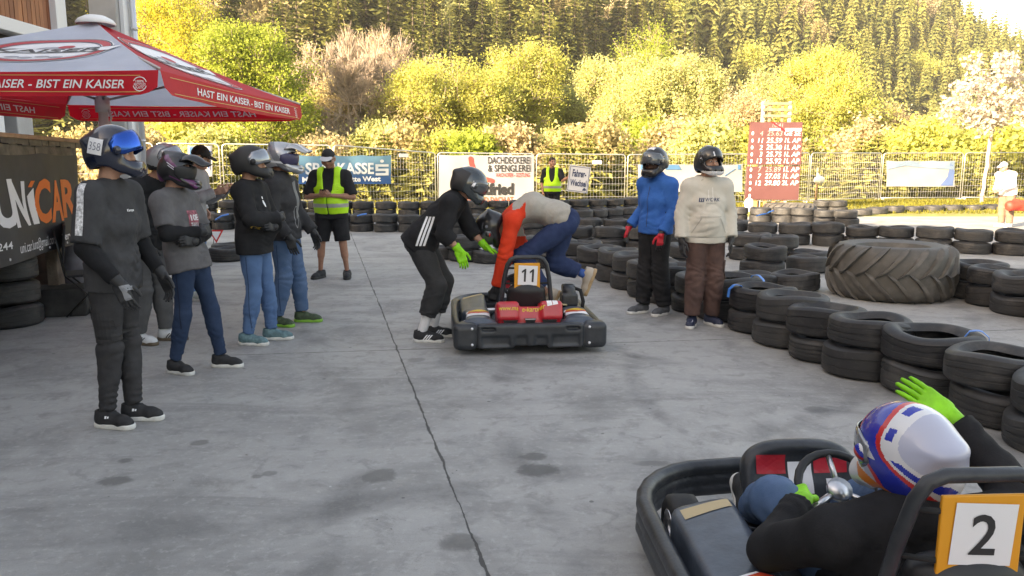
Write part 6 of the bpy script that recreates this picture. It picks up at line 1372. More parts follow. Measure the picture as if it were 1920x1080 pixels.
s_ = p.on_helmet('tag', rect(.088, .092), (.16, -.075, .025), (0, 1, -.08), (1, -.1, 0), PAPER); p.on_helmet('tag_number', txt('358', .07, .045, 0, 0, -.01), (.16, -.075, .025), (0, 1, -.08), (1, -.1, 0), mat('pen_ink', (.10, .11, .16), .7), .005)
p.on_top('shoulder_tape', rect(.045, .30, 0, 0), tuple(p.J['Rsh']+V(.2, .0, -.05)), (0, 1, 0), (1, 0, .25), mat('tape_white', (.60, .60, .62), .6, var=.5, vscale=60)); p.on_top('lettering', txt('Kempa', .07, .02, 0, 0, .02, .2), (.07, .5, 1.33), (-1, .25, 0), (.25, 1, 0), WHITE)
sh = [c for c in p.t.children if c.name.startswith('shoe')]
for o in sh: decal('emblem', join_geo(rect(.012, .016, -.008), rect(.010, .012, .007)), frame(V(*(sum((v.co for v in o.data.vertices), V(0, 0, 0))/len(o.data.vertices)))+V(.07, .0, .02), (0, 1, 0), z=(1, .1, .2)), o, WHITE, o, .003, .01, .2)
# 2 silver helmet behind him
p = Person('bearded man in a silver helmet and black t-shirt, one hand raised to his chin', place(283, 641), R(-98), dict(Lel=(-.22, .22, 1.22), Lwr=(-.08, .26, 1.44), Rel=(.25, .02, 1.13), Rwr=(.22, .16, .92), Ran=(.10, -.05, .10), Lan=(-.10, .10, .10), Lkn=(-.1, .08, .5), che=(0, .05, 1.27), nec=(0, .15, 1.49), hea=(0, .28, 1.64), Rsh=(.185, .07, 1.42), Lsh=(-.185, .07, 1.42)), 1.80, 1.0)
p.body(SKIN2, 'L', turn=-6, nod=-14, hk='hold', hd={'L': ((.3, .1, 1), (-.2, -1, .2))}); p.top('t_shirt', BLK, .9, .022, -.03, .005, 8, ao=.022); p.bottom('trousers', cloth('jogger_grey', (.085, .085, .09), (.11, .11, .115)), 1.98, .018, .012, .007, 9); p.glove('R', GLB, 'relaxed', {'R': ((0, .4, -1), (1, .3, 0))})
g = G((-.12, .0, -.16), (.12, .16, .02), .006); g.ell((0, .02, -.052), (.066, .076, .074), .01); g.half((0, .0, -.03), (0, -.3, 1)); g.half((0, .02, 0), (0, -1, 0)); g.ell((0, .10, -.056), (.02, .03, .012), .004, op='s'); me = g.mesh('beard'); me.transform(p.headM); link('beard', me, BROW, p.t)
p.helmet('full', HSIL, lambda c, mi: mi.__setitem__((c[:, 2] < -.05), 2), [HMAT], visor=VCLR, tilt=R(45), k=1.0)
stripe_m[0] = BLACKP
for q in 'RL': p.shoe(q, mat('shoe_white', (.58, .60, .62), .6), mat('sole_gum', (.12, .09, .06), .6), 6, stripe=stripes3())
ck = []
for i in range(5):
    for j in range(2):
        if (i+j) % 2: ck.append(rect(.014, .014, j*.014, i*.014-.03))
p.on_top('checker_print', join_geo(*ck, rect(.06, .02, .055, -.01)), (.06, .4, 1.30), (-1, .2, 0), (.2, 1, 0), WHITE); g = G(tuple(p.J['Lwr']-V(.06, .06, .06)), tuple(p.J['Lwr']+V(.06, .06, .06)), .006); d_ = (p.J['Lel']-p.J['Lwr']).normalized(); g.cap(p.J['Lwr']+d_*.0, p.J['Lwr']+d_*.03, .036, .037, .0); g.build('wristband', mat('band_orange', (.80, .18, .03), .6), p.t)
# 3 purple motocross helmet
p = Person('person in a black and purple peaked helmet with grey t-shirt over black sleeves, arms folded', place(370, 694), R(-104), dict(CROSS, Ran=(.12, -.12, .10), Rkn=(.11, -.02, .50), Lan=(-.16, .13, .10), Lkn=(-.13, .08, .50), pel=(0, -.03, .95), che=(0, -.10, 1.27), nec=(0, -.12, 1.50), hea=(0, -.06, 1.65), Rsh=(.18, -.11, 1.42), Lsh=(-.18, -.11, 1.42), Rel=(.25, -.02, 1.17), Rwr=(.0, .12, 1.17), Lel=(-.25, -.02, 1.14), Lwr=(.06, .10, 1.10)), 1.70, .97)
p.body(SKIN, '', turn=14, nod=-10); p.top('t_shirt', GRYT, .8, .024, -.05, .006, 12, ao=.026, flare=.015); p.sleeves(MATS['under_black'], 1.97, .014); p.bottom('jeans', JN3, 1.97, .006, .006, .008, 14)
for q in 'RL': p.glove(q, GLB, 'hold', CRH); p.shoe(q, MATS['shoe_black'], SOLEW, 10)
def pp(c, mi):
    z = c[:, 2]+.25*c[:, 1]; w = np.sin(c[:, 1]*22+c[:, 2]*30); mi[(w > .72) & (np.abs(c[:, 0]) > .05)] = 2
p.helmet('mx', HBLK, pp, [PURP], k=.96); p.peak([HBLK]); p.goggles(HMAT, VSMK)
p.on_helmet('helmet_stripe', join_geo(rect(.09, .006, 0, 0), rect(.07, .005, .01, -.015)), (.17, -.01, .06), (0, 1, -.5), (1, 0, .2), HWHT); p.on_helmet('helmet_stripe', rect(.10, .008), (.17, .03, -.05), (0, 1, -.3), (1, 0, 0), PURP)
p.on_top('side_seam', rect(.008, .70, 0, 0), (.5, .0, .48), (0, 1, 0), (1, 0, 0), mat('dark_seam', (.008, .015, .035), .9), .003, 'bottom', .05); p.on_top('shirt_print', rect(.15, .16), (.0, .4, 1.30), (-1, .1, 0), (.1, 1, .1), mat('print_pink', (.30, .07, .10), .7, var=.6, vscale=30)); p.on_top('shirt_print', join_geo(txt('10E', .11, .05, 0, .02, .03), txt('TAKA', .12, .04, .0, -.04, .03)), (.0, .4, 1.30), (-1, .1, 0), (.1, 1, .1), mat('print_white', (.6, .6, .62), .6), .007)
# 5 capped man with a phone, 5b jeans man behind
p = Person('man in a black cap and grey hoodie looking at his phone behind the purple helmet', place(368, 560), R(-92), dict(che=(0, .06, 1.27), nec=(0, .09, 1.48), hea=(0, .16, 1.62), Rsh=(.19, .06, 1.41), Lsh=(-.19, .06, 1.41), Rel=(.24, .12, 1.15), Rwr=(.13, .36, 1.24), Lel=(-.24, .12, 1.15), Lwr=(-.10, .36, 1.24)), 1.88, 1.0)
p.body(SKIN, 'RL', nod=-22, hk='hold', hd={'R': ((-.2, 1, .3), (.8, 0, -.6)), 'L': ((.2, 1, .3), (-.8, 0, -.6))}); p.top('hoodie', LGH, 1.95, .026, -.04, .007, 22, collar=.02); p.bottom('jeans', JN1, 1.97, .014, .012, .006, 23); p.cap(mat('cap_black', (.014, .013, .013), .8), MATS['cap_black']); p.hair(BROW)
for q in 'RL': p.shoe(q, mat('shoe_green_white', (.45, .50, .46), .6, var=.4, vscale=18), SOLEW, 8)
b = MB(); b.box((-.037, -.075, -.004), (.037, .075, .004), bev=.003); o = b.build('phone', mat('phone_black', (.012, .012, .014), .25)); o.matrix_world = Matrix.Translation(p.t.location) @ Matrix.Rotation(R(-92), 4, 'Z') @ frame(V(0, .455, 1.27), (1, 0, 0), z=(0, -.75, .66)); tag(o, 'black phone held up by the man in the black cap', 'phone')
p = Person('person in light jeans standing farther back behind the purple helmet', place(376, 489), R(-95), dict(Ran=(.10, .04, .10)), 1.70, .95); p.body(SKIN, 'RL', nod=-8); p.top('sweater', LGH, 1.95, .022, -.03, .006, 31); p.bottom('jeans', JN1, 1.97, .014, .012, .006, 33); p.hair(BROW)
for q in 'RL': p.shoe(q, mat('shoe_grey', (.36, .37, .40), .6, var=.3, vscale=18), SOLEW, 6)
# 6 black helmet, arms crossed
p = Person('man in a matt black helmet and black sweater with folded arms and light blue jeans', place(486, 641), R(-93), dict(CROSS, Ran=(.11, -.06, .10), Lan=(-.11, .08, .10), Lkn=(-.10, .06, .5)), 1.755, 1.04, belly=.03)
p.body(SKIN, '', nod=-3, turn=4); p.top('sweater', BLK, 1.95, .030, -.045, .007, 42, ao=.024, collar=.01); p.bottom('jeans', JN1, 1.97, .008, .003, .009, 44)
SEAM = mat('denim_seam', (.03, .06, .13), .9)
p.on_top('side_seam', rect(.008, .70, 0, 0), (.5, -.005, .48), (0, 1, 0), (1, 0, 0), SEAM, .003, 'bottom', .05); p.on_top('back_pocket', ring(.075, .085, .007, 4, PI/4, PI/4+2*PI), (.4, -.22, .86), (.6, -.8, 0), (.8, -.6, 0), SEAM, .003, 'bottom')
for q in 'RL': p.glove(q, GLB, 'hold', CRH); p.shoe(q, mat('shoe_teal', (.10, .19, .21), .7, var=.3, vscale=25), SOLEW, 6)
p.helmet('full', HMAT, None, visor=VCLR, tilt=R(25), k=1.04); p.on_top('badge', disc(.022, .022, 16), (.30, .12, 1.10), (0, 1, 0), (1, .5, 0), mat('badge_gold', (.62, .38, .04), .35, .3)); p.on_top('chest_mark', join_geo(shift(disc(.014, .035, 12), 0, 0, .3), shift(disc(.008, .014, 10), -.005, .055)), (.14, .4, 1.36), (-1, .3, 0), (.4, 1, .2), WHITE)
# 7 silver motocross helmet
p = Person('man in a silver peaked motocross helmet with dark jacket, jeans and green shoes', place(541, 607), R(-98), dict(Rel=(.255, .0, 1.13), Rwr=(.235, .15, .92), Lel=(-.25, .03, 1.13), Lwr=(-.24, .20, .93), Ran=(.12, -.07, .10), Lan=(-.12, .10, .10), Lkn=(-.11, .07, .5)), 1.80, 1.03)
p.body(SKIN2, '', nod=-6, turn=5)
p.top('jacket', DGR, 1.95, .026, -.02, .006, 52, collar=.045, ao=.022, fn=None); p.bottom('jeans', JN2, 1.95, .012, .016, .010, 54)
p.on_top('side_seam', rect(.008, .70, 0, 0), (.5, .0, .48), (0, 1, 0), (1, 0, 0), MATS['denim_seam'], .003, 'bottom', .05); p.on_top('jacket_panel', poly([(-.05, -.22), (.02, -.20), (.07, .16), (-.04, .14)]), (-.01, .4, 1.30), (-1, .1, 0), (.1, 1, 0), mat('panel_grey', (.15, .155, .16), .7)); p.on_top('jacket_piping', join_geo(ring(.035, .11, .008, 24)), (.10, .4, 1.10), (-1, .3, 0), (.4, 1, 0), mat('piping_grey', (.26, .26, .27), .6))
for q in 'RL': p.glove(q, GLB, 'relaxed', {'R': ((0, .3, -1), (1, .3, 0)), 'L': ((0, .3, -1), (-1, .3, 0))}); p.shoe(q, mat('shoe_green', (.045, .075, .035), .7, var=.3, vscale=25), SOLEG, 8)
def sp2(c, mi):
    w = np.sin(c[:, 1]*26+c[:, 2]*18+2); mi[(w > .55)] = 2; mi[(np.abs(c[:, 2]+.03) < .012) & (c[:, 1] < .1)] = 3
p.helmet('mx', HSIL, sp2, [mat('helmet_grey', (.17, .18, .20), .35, .3, coat=.4), HWHT], k=1.0); pk = p.peak([HSIL, HWHT, mat('helmet_grey', (.17, .18, .20), .35)]); paint(pk, lambda c, mi: None); p.goggles(mat('goggle_frame', (.05, .045, .10), .4), LENSP)
for dx in (-.045, .0, .045): decal('peak_stripe', rect(.014, .19), p.hM @ frame(V(dx, .17, .24), (1, 0, 0), z=(0, .1, 1)), pk, HWHT if dx else VSMK, pk, .005, .02, .4)
# 8 marshal with vest
p = Person('marshal in a neon vest, black cap and shorts writing on a phone', place(626, 521), R(178), dict(Rel=(.29, .04, 1.14), Rwr=(.06, .25, 1.17), Lel=(-.29, .04, 1.14), Lwr=(-.06, .25, 1.17), Ran=(.175, -.01, .10), Lan=(-.175, -.01, .10), Rkn=(.14, .02, .5), Lkn=(-.14, .02, .5), hea=(0, .05, 1.655)), 1.84, 1.08, belly=.03)
p.body(SKIN2, 'RL', nod=-20, hk='hold', hd={'R': ((-.55, .8, .1), (.5, .3, -.7)), 'L': ((.55, .8, .1), (-.5, .3, -.7))}); p.top('t_shirt', BLK, .93, .022, -.06, .005, 62, ao=.028, flare=.02); p.vest(); p.bottom('shorts', BLK, .93, .026, .03, .007, 64); p.cap(MATS['cap_black'], mat('cap_brim_white', (.55, .55, .56), .6))
for q in 'RL': p.shoe(q, MATS['shoe_black'], SOLEB, 14)
b = MB()
for s in (-1, 1): b.box((s*.034-.026, .088, -.008), (s*.034+.026, .098, .024), bev=.004)
b.box((-.02, .094, .008), (.02, .098, .016)); b.tube([(-.06, .09, .012), (-.084, .0, .012)], .003, 5); b.tube([(.06, .09, .012), (.084, .0, .012)], .003, 5); o = b.build('sunglasses', mat('lens_black', (.01, .01, .012), .1), p.t); o.data.transform(p.headM)
b = MB(); b.box((-.04, -.08, -.005), (.04, .08, .005), bev=.003); o = b.build('phone', MATS['phone_black']); o.matrix_world = Matrix.Translation(p.t.location) @ Matrix.Rotation(R(178), 4, 'Z') @ frame(V(0, .345, 1.245), (1, 0, 0), z=(0, -.45, .9)); tag(o, 'dark phone in the hands of the capped marshal in the neon vest', 'phone')
# 9 crouching helper
p = Person('helper in black with a dark helmet and neon green gloves bending towards the go-kart', place(806, 636), R(-92), dict(pel=(0, -.07, .95), che=(0, .14, 1.17), nec=(0, .27, 1.33), hea=(0, .38, 1.43), Rsh=(.18, .22, 1.27), Lsh=(-.18, .25, 1.27), Rel=(.235, .17, 1.01), Rwr=(.20, .29, .87), Lel=(-.22, .35, 1.02), Lwr=(-.16, .49, .87), Rhip=(.09, -.07, .91), Lhip=(-.09, -.07, .91), Rkn=(.11, .09, .53), Lkn=(-.10, .13, .54), Ran=(.10, -.05, .11), Lan=(-.11, .02, .11)), 1.80, 1.03)
p.body(SKIN, '', nod=-28); p.top('sports_top', BLK, 1.5, .024, -.05, .006, 72, collar=.02, ao=.024); p.bottom('trousers', mat('cloth_blackgrey', (.020, .020, .022), .8, var=.2, vscale=8, bump=.25, bscale=90), 1.66, .022, .012, .009, 74)
for q in 'RL': p.glove(q, NEONG, 'relaxed' if q == 'R' else 'flat', {'R': ((0, .35, -1), (1, .4, 0)), 'L': ((0.1, .85, -.5), (-.2, .4, 1))})
p.helmet('full', HGRYB, lambda c, mi: mi.__setitem__((c[:, 1] < -.03) & (c[:, 2] < .10), 2), [HMAT], visor=VSMK, tilt=R(4), k=1.02)
p.on_helmet('helmet_label', rect(.03, .05), (.17, .03, .03), (0, 1, 0), (1, 0, 0), WHITE)
stripe_m[0] = WHITE
for q in 'RL': p.shoe(q, MATS['shoe_black'], SOLEW, 4, stripe=stripes3(), sock=WSOCK)
p.on_top('stripes', join_geo(*[([V(x-.010-.04, -.13, 0), V(x+.010-.04, -.13, 0), V(x+.010+.05, .13, 0), V(x-.010+.05, .13, 0)], [(0, 1, 2, 3)]) for x in (-.032, 0, .032)]), (.4, .0, 1.03), (0, 1, .0), (1, 0, 0), WHITE)
# 10 leaping driver
dx0 = atd(1000, 500, 7.35).x
p = Person('driver in red sleeves, beige back and navy trousers climbing over the number eleven go-kart', (dx0, 7.35, 0), R(90), dict(pel=(0, -.28, 1.12), che=(0, .02, 1.23), nec=(0, .25, 1.10), hea=(0, .40, 1.01), Lsh=(-.19, .20, 1.10), Rsh=(.17, .20, 1.10), Lel=(-.22, .265, .80), Lwr=(-.20, .35, .48), Rel=(.2, .12, .86), Rwr=(.10, .28, .66), Lhip=(-.09, -.30, 1.06), Rhip=(.09, -.30, 1.06), Lkn=(-.13, .12, .75), Lan=(-.10, -.14, .40), Rkn=(.10, -.20, .68), Ran=(.10, -.50, .565)), 1.80, 1.0)
p.body(SKIN2, '', nod=-82, hd=None)
def drv(c, mi): mi[(c[:, 1] > .20) | (c[:, 2] < .93) & (c[:, 1] > .0)] = 1; mi[(np.abs(c[:, 0]) > .165) & (c[:, 1] > .08)] = 1
p.top('racing_top', [BEIGE, REDO], 1.96, .024, .03, .006, 82, tail=False, ao=.018, fn=drv); p.bottom('trousers', NVY, 1.80, .020, .018, .008, 84)
p.glove('L', [GLB, mat('glove_maroon', (.14, .02, .02), .6)], 'grip', {'L': ((0, .35, -1), (-1, .2, 0))}, cuff=.07); p.glove('R', GLB, 'grip')
p.helmet('full', HBLK, lambda c, mi: mi.__setitem__((np.abs(c[:, 2]-.0) < .004) & (c[:, 1] > .02), 2), [HREDM], visor=VSMK, tilt=0, k=1.0); p.on_helmet('helmet_print', join_geo(disc(.014, .014, 12), rect(.06, .008, .0, .04)), (-.17, -.03, .05), (0, -1, 0), (-1, 0, .2), VCLR)
p.shoe('R', mat('shoe_sand', (.42, .36, .30), .6), mat('sole_tan', (.40, .27, .15), .6), d=(0, .35, -.94), up=(0, .94, .35)); p.shoe('L', MATS['shoe_sand'], MATS['sole_tan'], d=(0, .5, -.85), up=(0, .8, .5))
g = G(tuple(p.J['Ran']-.14*V(1, 1, 1)), tuple(p.J['Ran']+.14*V(1, 1, 1)), .008); g.cap(p.J['Ran'].lerp(p.J['Rkn'], -.12), p.J['Ran'].lerp(p.J['Rkn'], .10), .042, .042, 0); g.build('sock', mat('sock_blue', (.03, .10, .34), .8), p.t)
# 11 sign marshal
p = Person('marshal in a neon vest holding up the driver change sign behind the tyre wall', (atd(1036, 300, 20.6).x, 20.6, 0), R(172), dict(Lel=(-.27, .12, 1.20), Lwr=(-.42, .22, 1.30), Rel=(.25, -.02, 1.12)), 1.80, 1.06, belly=.02, res=.015)
p.body(SKIN2, 'RL', turn=22, hk={'R': 'relaxed', 'L': 'grip'}, hd={'L': ((-.5, .3, .8), (-.3, .9, 0))}); p.top('polo_shirt', BLK, .95, .022, -.05, .005, 92, collar=.01, ao=.026); p.vest(7); p.bottom('trousers', BLK, 1.97, .018, .012, .006, 94); p.hair(BROW)
for q in 'RL': p.shoe(q, MATS['shoe_black'], SOLEB, 8)
sg = thing('held_sign', 'white driver change sign board held by the marshal behind the tyre wall', 'sign', (0, 0, 0)); sc0 = atd(1085, 336, 20.25); sg.location = sc0; sg.rotation_euler = (0, R(7), 0)
b = MB(); b.box((-.275, 0, -.34), (.275, .02, .34), bev=.006); b.build('sign_board', mat('sign_white', (.60, .60, .61), .5), sg)
Mg = frame(V(0, -.003, 0), (1, 0, 0), z=(0, -1, 0)); text_on(sg, 'lettering', 'Fahrer-', Mg, .36, .19, 0, .145, NAVY, .03); text_on(sg, 'lettering', 'Wechsel', Mg, .42, .17, .0, -.10, NAVY, .03); flat_on(sg, 'border', join_geo(rect(.50, .012, 0, .31), rect(.50, .012, 0, -.31), rect(.012, .63, -.25, 0), rect(.012, .63, .25, 0)), Mg, NAVY); flat_on(sg, 'emblem', poly([(.12, -.28), (.22, -.28), (.22, -.23), (.17, -.2), (.14, -.24)]), Mg, NAVY)
# 12 blue jacket
p = Person('man in a bright blue jacket and black trousers with red gloves and a dark helmet', place(1224, 588), R(128), dict(Rel=(.26, -.10, 1.15), Rwr=(.33, .05, .96), Lel=(-.25, .0, 1.13), Lwr=(-.22, .14, .92), Ran=(.115, .05, .10), Lan=(-.11, -.05, .10), hea=(0, .045, 1.66)), 1.775, 1.0)
p.body(SKIN3, '', nod=-18, turn=8); p.top('jacket', [BLU, BLK], 1.95, .024, -.0, .006, 102, collar=.04, ao=.020, fn=lambda c, mi: mi.__setitem__((np.abs(c[:, 0]) > .13) & (np.abs(c[:, 0]) < .19) & (c[:, 2] < 1.25) & (c[:, 1] > -.06) & (c[:, 1] < .05), 1)); p.bottom('trousers', BLK, 1.99, .020, .022, .009, 104)
def gl2(sx): return None
GR_ = mat('glove_red', (.56, .012, .03), .55)
for q in 'RL':
    W = p.J[q+'wr']; p.glove(q, [GLB, GR_], 'relaxed', {'R': ((.3, .25, -1), (.9, .4, 0)), 'L': ((0, .15, -1), (-.8, .6, 0))}, fn=lambda c, mi, W=W: mi.__setitem__((c[:, 2] < W.z+.0) & (c[:, 2] > W.z-.13) & (c[:, 1] > W.y+.005), 1)); p.shoe(q, mat('shoe_slate', (.075, .08, .09), .7, var=.2, vscale=25), SOLEW, 8)
p.helmet('full', HBLK, None, visor=VSMK, tilt=R(30), k=1.02); p.on_helmet('tag', rect(.09, .05), (0, .03, .25), (1, 0, 0), (0, .15, 1), PAPER); p.on_helmet('helmet_print', join_geo(shift(ring(.02, .012, .003, 16), 0, 0, .4), rect(.05, .005, .03, .02)), (-.17, .03, .04), (0, -1, 0), (-1, 0, 0), GOLD)
b = MB(); z_ = [(0, .16+.0*i, 0) for i in range(2)]; decal('zip', rect(.008, .5, 0, 0), frame(V(0, .4, 1.22), (-1, 0, 0), z=(0, 1, 0)), p.parts['top'], NAVY, p.parts['top'], .004, .04, .6)
# 13 cream hoodie
p = Person('stout man in a cream hoodie and brown cargo trousers with a striped black helmet', place(1316, 609), R(184), dict(Rel=(.265, -.02, 1.14), Rwr=(.275, .06, .90), Lel=(-.265, -.02, 1.14), Lwr=(-.255, .07, .91), Rsh=(.19, -.01, 1.425), Lsh=(-.19, -.01, 1.425), Ran=(.13, .05, .10), Lan=(-.10, -.02, .10), Lkn=(-.11, .03, .5)), 1.77, .96, belly=.02)
p.body(SKIN, '', turn=16); p.top('hoodie', CREAM, 1.94, .026, -.03, .009, 112, collar=.02, ao=.022, flare=.012); p.bottom('cargo_trousers', BRNT, 1.97, .024, .026, .011, 114)
g = G((-.16, -.16, 1.40), (.16, .16, 1.62), .009); g.cap((-.07, -.075, 1.50), (.07, -.075, 1.50), .045, .045, .04); g.cap((-.085, -.05, 1.50), (-.075, .05, 1.485), .03, .022, .03); g.cap((.085, -.05, 1.50), (.075, .05, 1.485), .03, .022, .03); g.crumple(.004, 40, 4); link('hood', g.mesh('hood'), CREAM, p.parts['top'])
for q in 'RL': p.glove(q, GLB, 'relaxed', {'R': ((0, .2, -1), (1, .3, 0)), 'L': ((0, .2, -1), (-1, .3, 0))}); o = p.shoe(q, mat('shoe_navy', (.018, .025, .055), .6), SOLEW, 22); decal('toe_cap', disc(.036, .05, 16), frame(p.J[q+'an'] @ Matrix.Identity(3)+V(.06 if q == 'R' else -.06, .145, .1), (1, 0, 0), z=(0, .3, 1)), o, WHITE, o, .003, .02, .3); decal('side_patch', disc(.05, .018, 12), frame(p.J[q+'an']+V(.1 if q == 'R' else -.1, .05, -.05), (0, 1 if q == 'R' else -1, 0), z=(1 if q == 'R' else -1, .2, .1)), o, WHITE, o, .003, .02, .3)
p.on_top('lettering', txt('WORK', .155, .036, .02, 0, .015, .25), (0, .5, 1.30), (-1, 0, 0), (0, 1, 0), NAVY); [p.on_top('logo_bar', g_, (0, .5, 1.30), (-1, 0, 0), (0, 1, 0), NAVY) for g_ in (shift(rect(.012, .036), -.115, 0, -.25), shift(rect(.012, .036), -.095, 0, -.25), shift(rect(.012, .036), -.075, 0, -.25), rect(.05, .007, -.10, -.021))]; p.on_top('lettering', txt('APPAREL CO', .11, .012, 0, 0, .0, .2), (0, .5, 1.262), (-1, 0, 0), (0, 1, 0), mat('print_grey', (.25, .24, .24), .6))
p.on_top('cargo_pocket', rect(.15, .17), (-.5, .02, .60), (0, -1, 0), (-1, 0, .1), mat('pocket_brown', (.062, .037, .033), .9), .010, 'bottom'); p.on_top('pocket_flap', rect(.16, .05, 0, .08), (-.5, .02, .60), (0, -1, 0), (-1, 0, .1), BRNT, .014, 'bottom'); p.on_top('pouch_seam', join_geo(shift(rect(.008, .17), -.14, 0, -.5), shift(rect(.008, .17), .14, 0, .5), rect(.22, .008, 0, .09)), (0, .6, 1.04), (-1, 0, 0), (0, 1, 0), mat('seam_cream', (.36, .34, .30), .9), .004)
for zz, ww in ((.925, .5),): p.on_top('hem_seam', rect(ww, .008), (0, .6, zz), (-1, 0, 0), (0, 1, 0), MATS['seam_cream'], .004)
tb = bvh_of(p.parts['top'])
for dx in (-.022, .022): decal('drawstring', rect(.008, .20), frame(V(dx, .5, 1.37), (-1, 0, 0), z=(0, 1, 0)), tb, mat('cord_white', (.66, .64, .60), .7), p.parts['top'], .005, .04, .8)
p.helmet('full', HBLK, lambda c, mi: mi.__setitem__((c[:, 2] < -.085), 2), [HWHT], visor=HBLK, tilt=R(32), k=1.03)
for x, y, z, n_, w_, h_, ro in ((.035, .19, .10, (.1, 1, .6), .012, .06, .1), (-.03, .19, .10, (-.1, 1, .6), .012, .06, -.1), (.03, .05, .25, (0, .4, 1), .014, .06, .5), (-.03, .05, .25, (0, .4, 1), .012, .06, -.5)):
    for tg in (p.hel, p.hel.children[0]): decal('helmet_stripe', shift(rect(w_, h_), 0, 0, ro), Matrix.Translation(p.hM @ V(x, y, z)) @ frame(V(0, 0, 0), p.hM.to_3x3() @ V(1, 0, 0), z=p.hM.to_3x3() @ V(*n_)), tg, HWHT, p.hel, .007, .02, .4)
ck = [rect(.014, .014, j*.014, i*.014) for i in range(4) for j in range(3) if (i+j) % 2]; p.on_helmet('checker_print', join_geo(*ck), (.17, .04, .05), (0, 1, 0), (1, .4, .3), HWHT)
# 14 sunlit person
p = Person('sunlit person in white jacket and white cap at the far right edge', (atd(1893, 330, 20.3).x, 20.3, 0), R(112), dict(che=(0, .08, 1.24), nec=(0, .16, 1.44), hea=(0, .24, 1.56), Rsh=(.18, .12, 1.37), Lsh=(-.18, .12, 1.37), Rel=(.22, .10, 1.10), Rwr=(.12, .30, .98), Lel=(-.24, .16, 1.10), Lwr=(-.10, .34, 1.0)), 1.78, 1.08, res=.015)
p.body(SKIN, 'RL', nod=-12, hk='hold'); p.top('jacket', cloth('jacket_white', (.66, .65, .63)), 1.94, .03, -.04, .008, 122, collar=.02); p.bottom('trousers', cloth('trousers_khaki', (.22, .14, .10)), 1.97, .02, .016, .007, 124); p.cap(mat('cap_white', (.7, .7, .7), .7), MATS['cap_white'])
for q in 'RL': p.shoe(q, MATS['shoe_grey'], SOLEW, 8)
g = G((-.3, -.25, .0), (.3, .25, .5), .02); g.cap((-.16, 0, .15), (.16, 0, .15), .13, .13, .05); g.ell((0, .05, .26), (.1, .1, .08), .05); g.crumple(.01, 20, 3); o = g.build('duffel_bag', mat('bag_red', (.42, .035, .02), .6)); pp_ = atd(1905, 400, 19.9); o.location = (pp_.x, 19.9, .42); tag(o, 'red bag on the tyre row before the sunlit person at the right edge', 'bag')
# 15 kart driver
p = Person('near go-kart driver in blue and white helmet raising a neon green glove', tuple(kart2.location), R(3), dict(pel=(0, .66, .17), che=(-.03, .60, .42), nec=(-.01, .62, .60), hea=(-.01, .70, .73), Rsh=(.14, .61, .53), Lsh=(-.27, .62, .51), Rel=(.38, .68, .56), Rwr=(.24, .88, .785), Lel=(-.38, .82, .36), Lwr=(-.20, 1.0, .43), Rhip=(.10, .70, .22), Lhip=(-.10, .70, .22), Rkn=(.22, 1.14, .40), Lkn=(-.24, 1.12, .40), Ran=(.16, 1.50, .20), Lan=(-.18, 1.48, .20)), 1.80, 1.0, res=.0115)
HD = {'R': ((-.85, .1, .65), (.2, -1, .35)), 'L': ((.25, .95, .1), (-.5, .0, 1))}
p.body(SKIN, '', nod=-4, turn=14, roll=-6); p.top('pullover', BLK, 1.93, .026, -.02, .010, 132, collar=.02, ao=.020); p.bottom('jeans', JN2, 1.95, .016, .014, .007, 134)
p.glove('R', NEONG, 'flat', HD, cuff=.05); p.glove('L', NEONG, 'grip', HD, cuff=.05)
for q in 'RL': p.shoe(q, MATS['shoe_black'], SOLEW, d=(0, .75, .6), up=(0, -.6, .75))
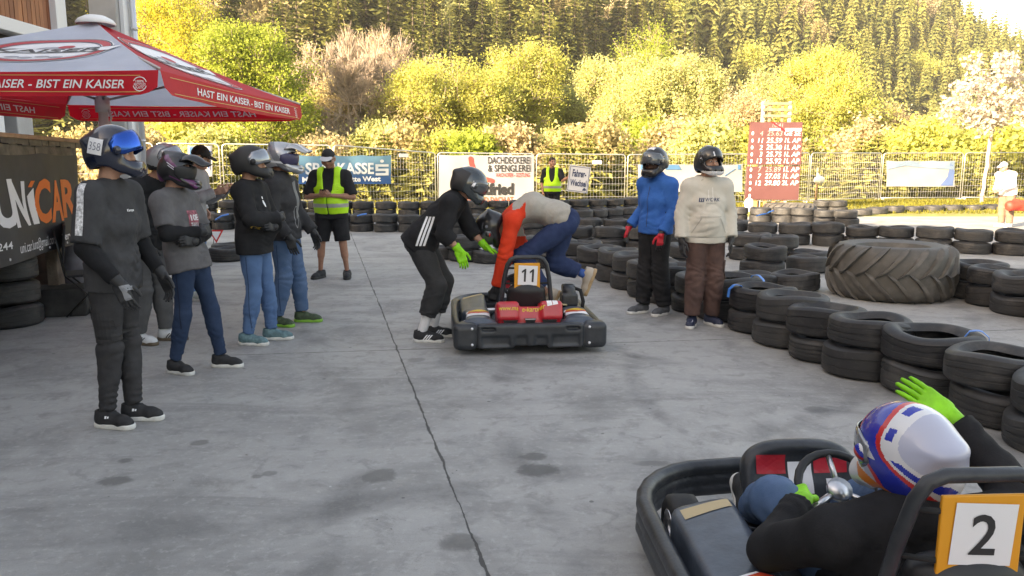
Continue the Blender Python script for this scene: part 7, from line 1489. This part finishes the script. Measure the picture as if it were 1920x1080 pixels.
def hp2(c, mi):
    x, y, z = c[:, 0], c[:, 1], c[:, 2]; u = z*.45-y*.85+.02*np.sin(z*30); mi[u > .075] = 2; mi[(u > .120) & (z > -.05)] = 5; mi[(u <= .075) & (u > .060)] = 4; mi[(u > .085) & (u < .105) & (np.sin(z*60+x*40) > .2)] = 0; mi[(u < -.020) & (u > -.040)] = 4; mi[(u <= -.040) & (u > -.075)] = 5; mi[(u <= -.075)] = 2; mi[(z < -.06+.3*y) & (u < .06) & (u > -.12)] = 3; mi[(z < -.095+.25*y)] = 2; mi[(u > .0) & (u < .03) & (np.sin(z*45) > .55)] = 2
p.helmet('full', HBLUE, hp2, [HWHT, HORG, HREDM, mat('helmet_lilac', (.42, .44, .55), .3, coat=.4)], visor=VCLR, tilt=0, k=1.04, res=.0034)
# ================================================================ CRUMBS ON THE CONCRETE
rg = np.random.RandomState(9); n = 420; y = 1.6+rg.rand(n)**1.6*14; x = rg.uniform(-.75, .75, n)*y+.2; s = rg.uniform(.003, .010, n)*(.6+.07*y); Q = []
for i in range(n):
    c = np.array([x[i], y[i], s[i]*.3]); a = rg.normal(size=(4, 3))*s[i]*.5; a[:, 2] = np.abs(a[:, 2])*.5; p = c+a; p[0] = c+np.array([0, 0, s[i]*.6])
    for f in ((0, 1, 2), (0, 2, 3), (0, 3, 1), (1, 3, 2)): Q.append([p[f[0]], p[f[1]], p[f[2]]])
crumb = mat('rubber_crumb', (.05, .048, .045), .9, var=.9, vscale=2.0, col2=(.34, .33, .31), coord='Object')
tag(link('rubber_crumbs', quads_mesh(np.array(Q), 'crumbs'), crumb), 'scattered rubber crumbs and grit on the concrete yard', 'grit', kind='stuff')
# ================================================================ AIR
hz = MB(); hz.box((-420, -60, -1.5), (560, 760, 215)); hm = bpy.data.materials.new('haze'); hm.use_nodes = True; t = hm.node_tree; t.nodes.clear()
o_ = t.nodes.new('ShaderNodeOutputMaterial'); pv = t.nodes.new('ShaderNodeVolumePrincipled'); pv.inputs['Density'].default_value = .00030; pv.inputs['Color'].default_value = (.96, .96, .95, 1); pv.inputs['Anisotropy'].default_value = .2
t.links.new(pv.outputs[0], o_.inputs['Volume']); tag(hz.build('haze', hm), kind='stuff')
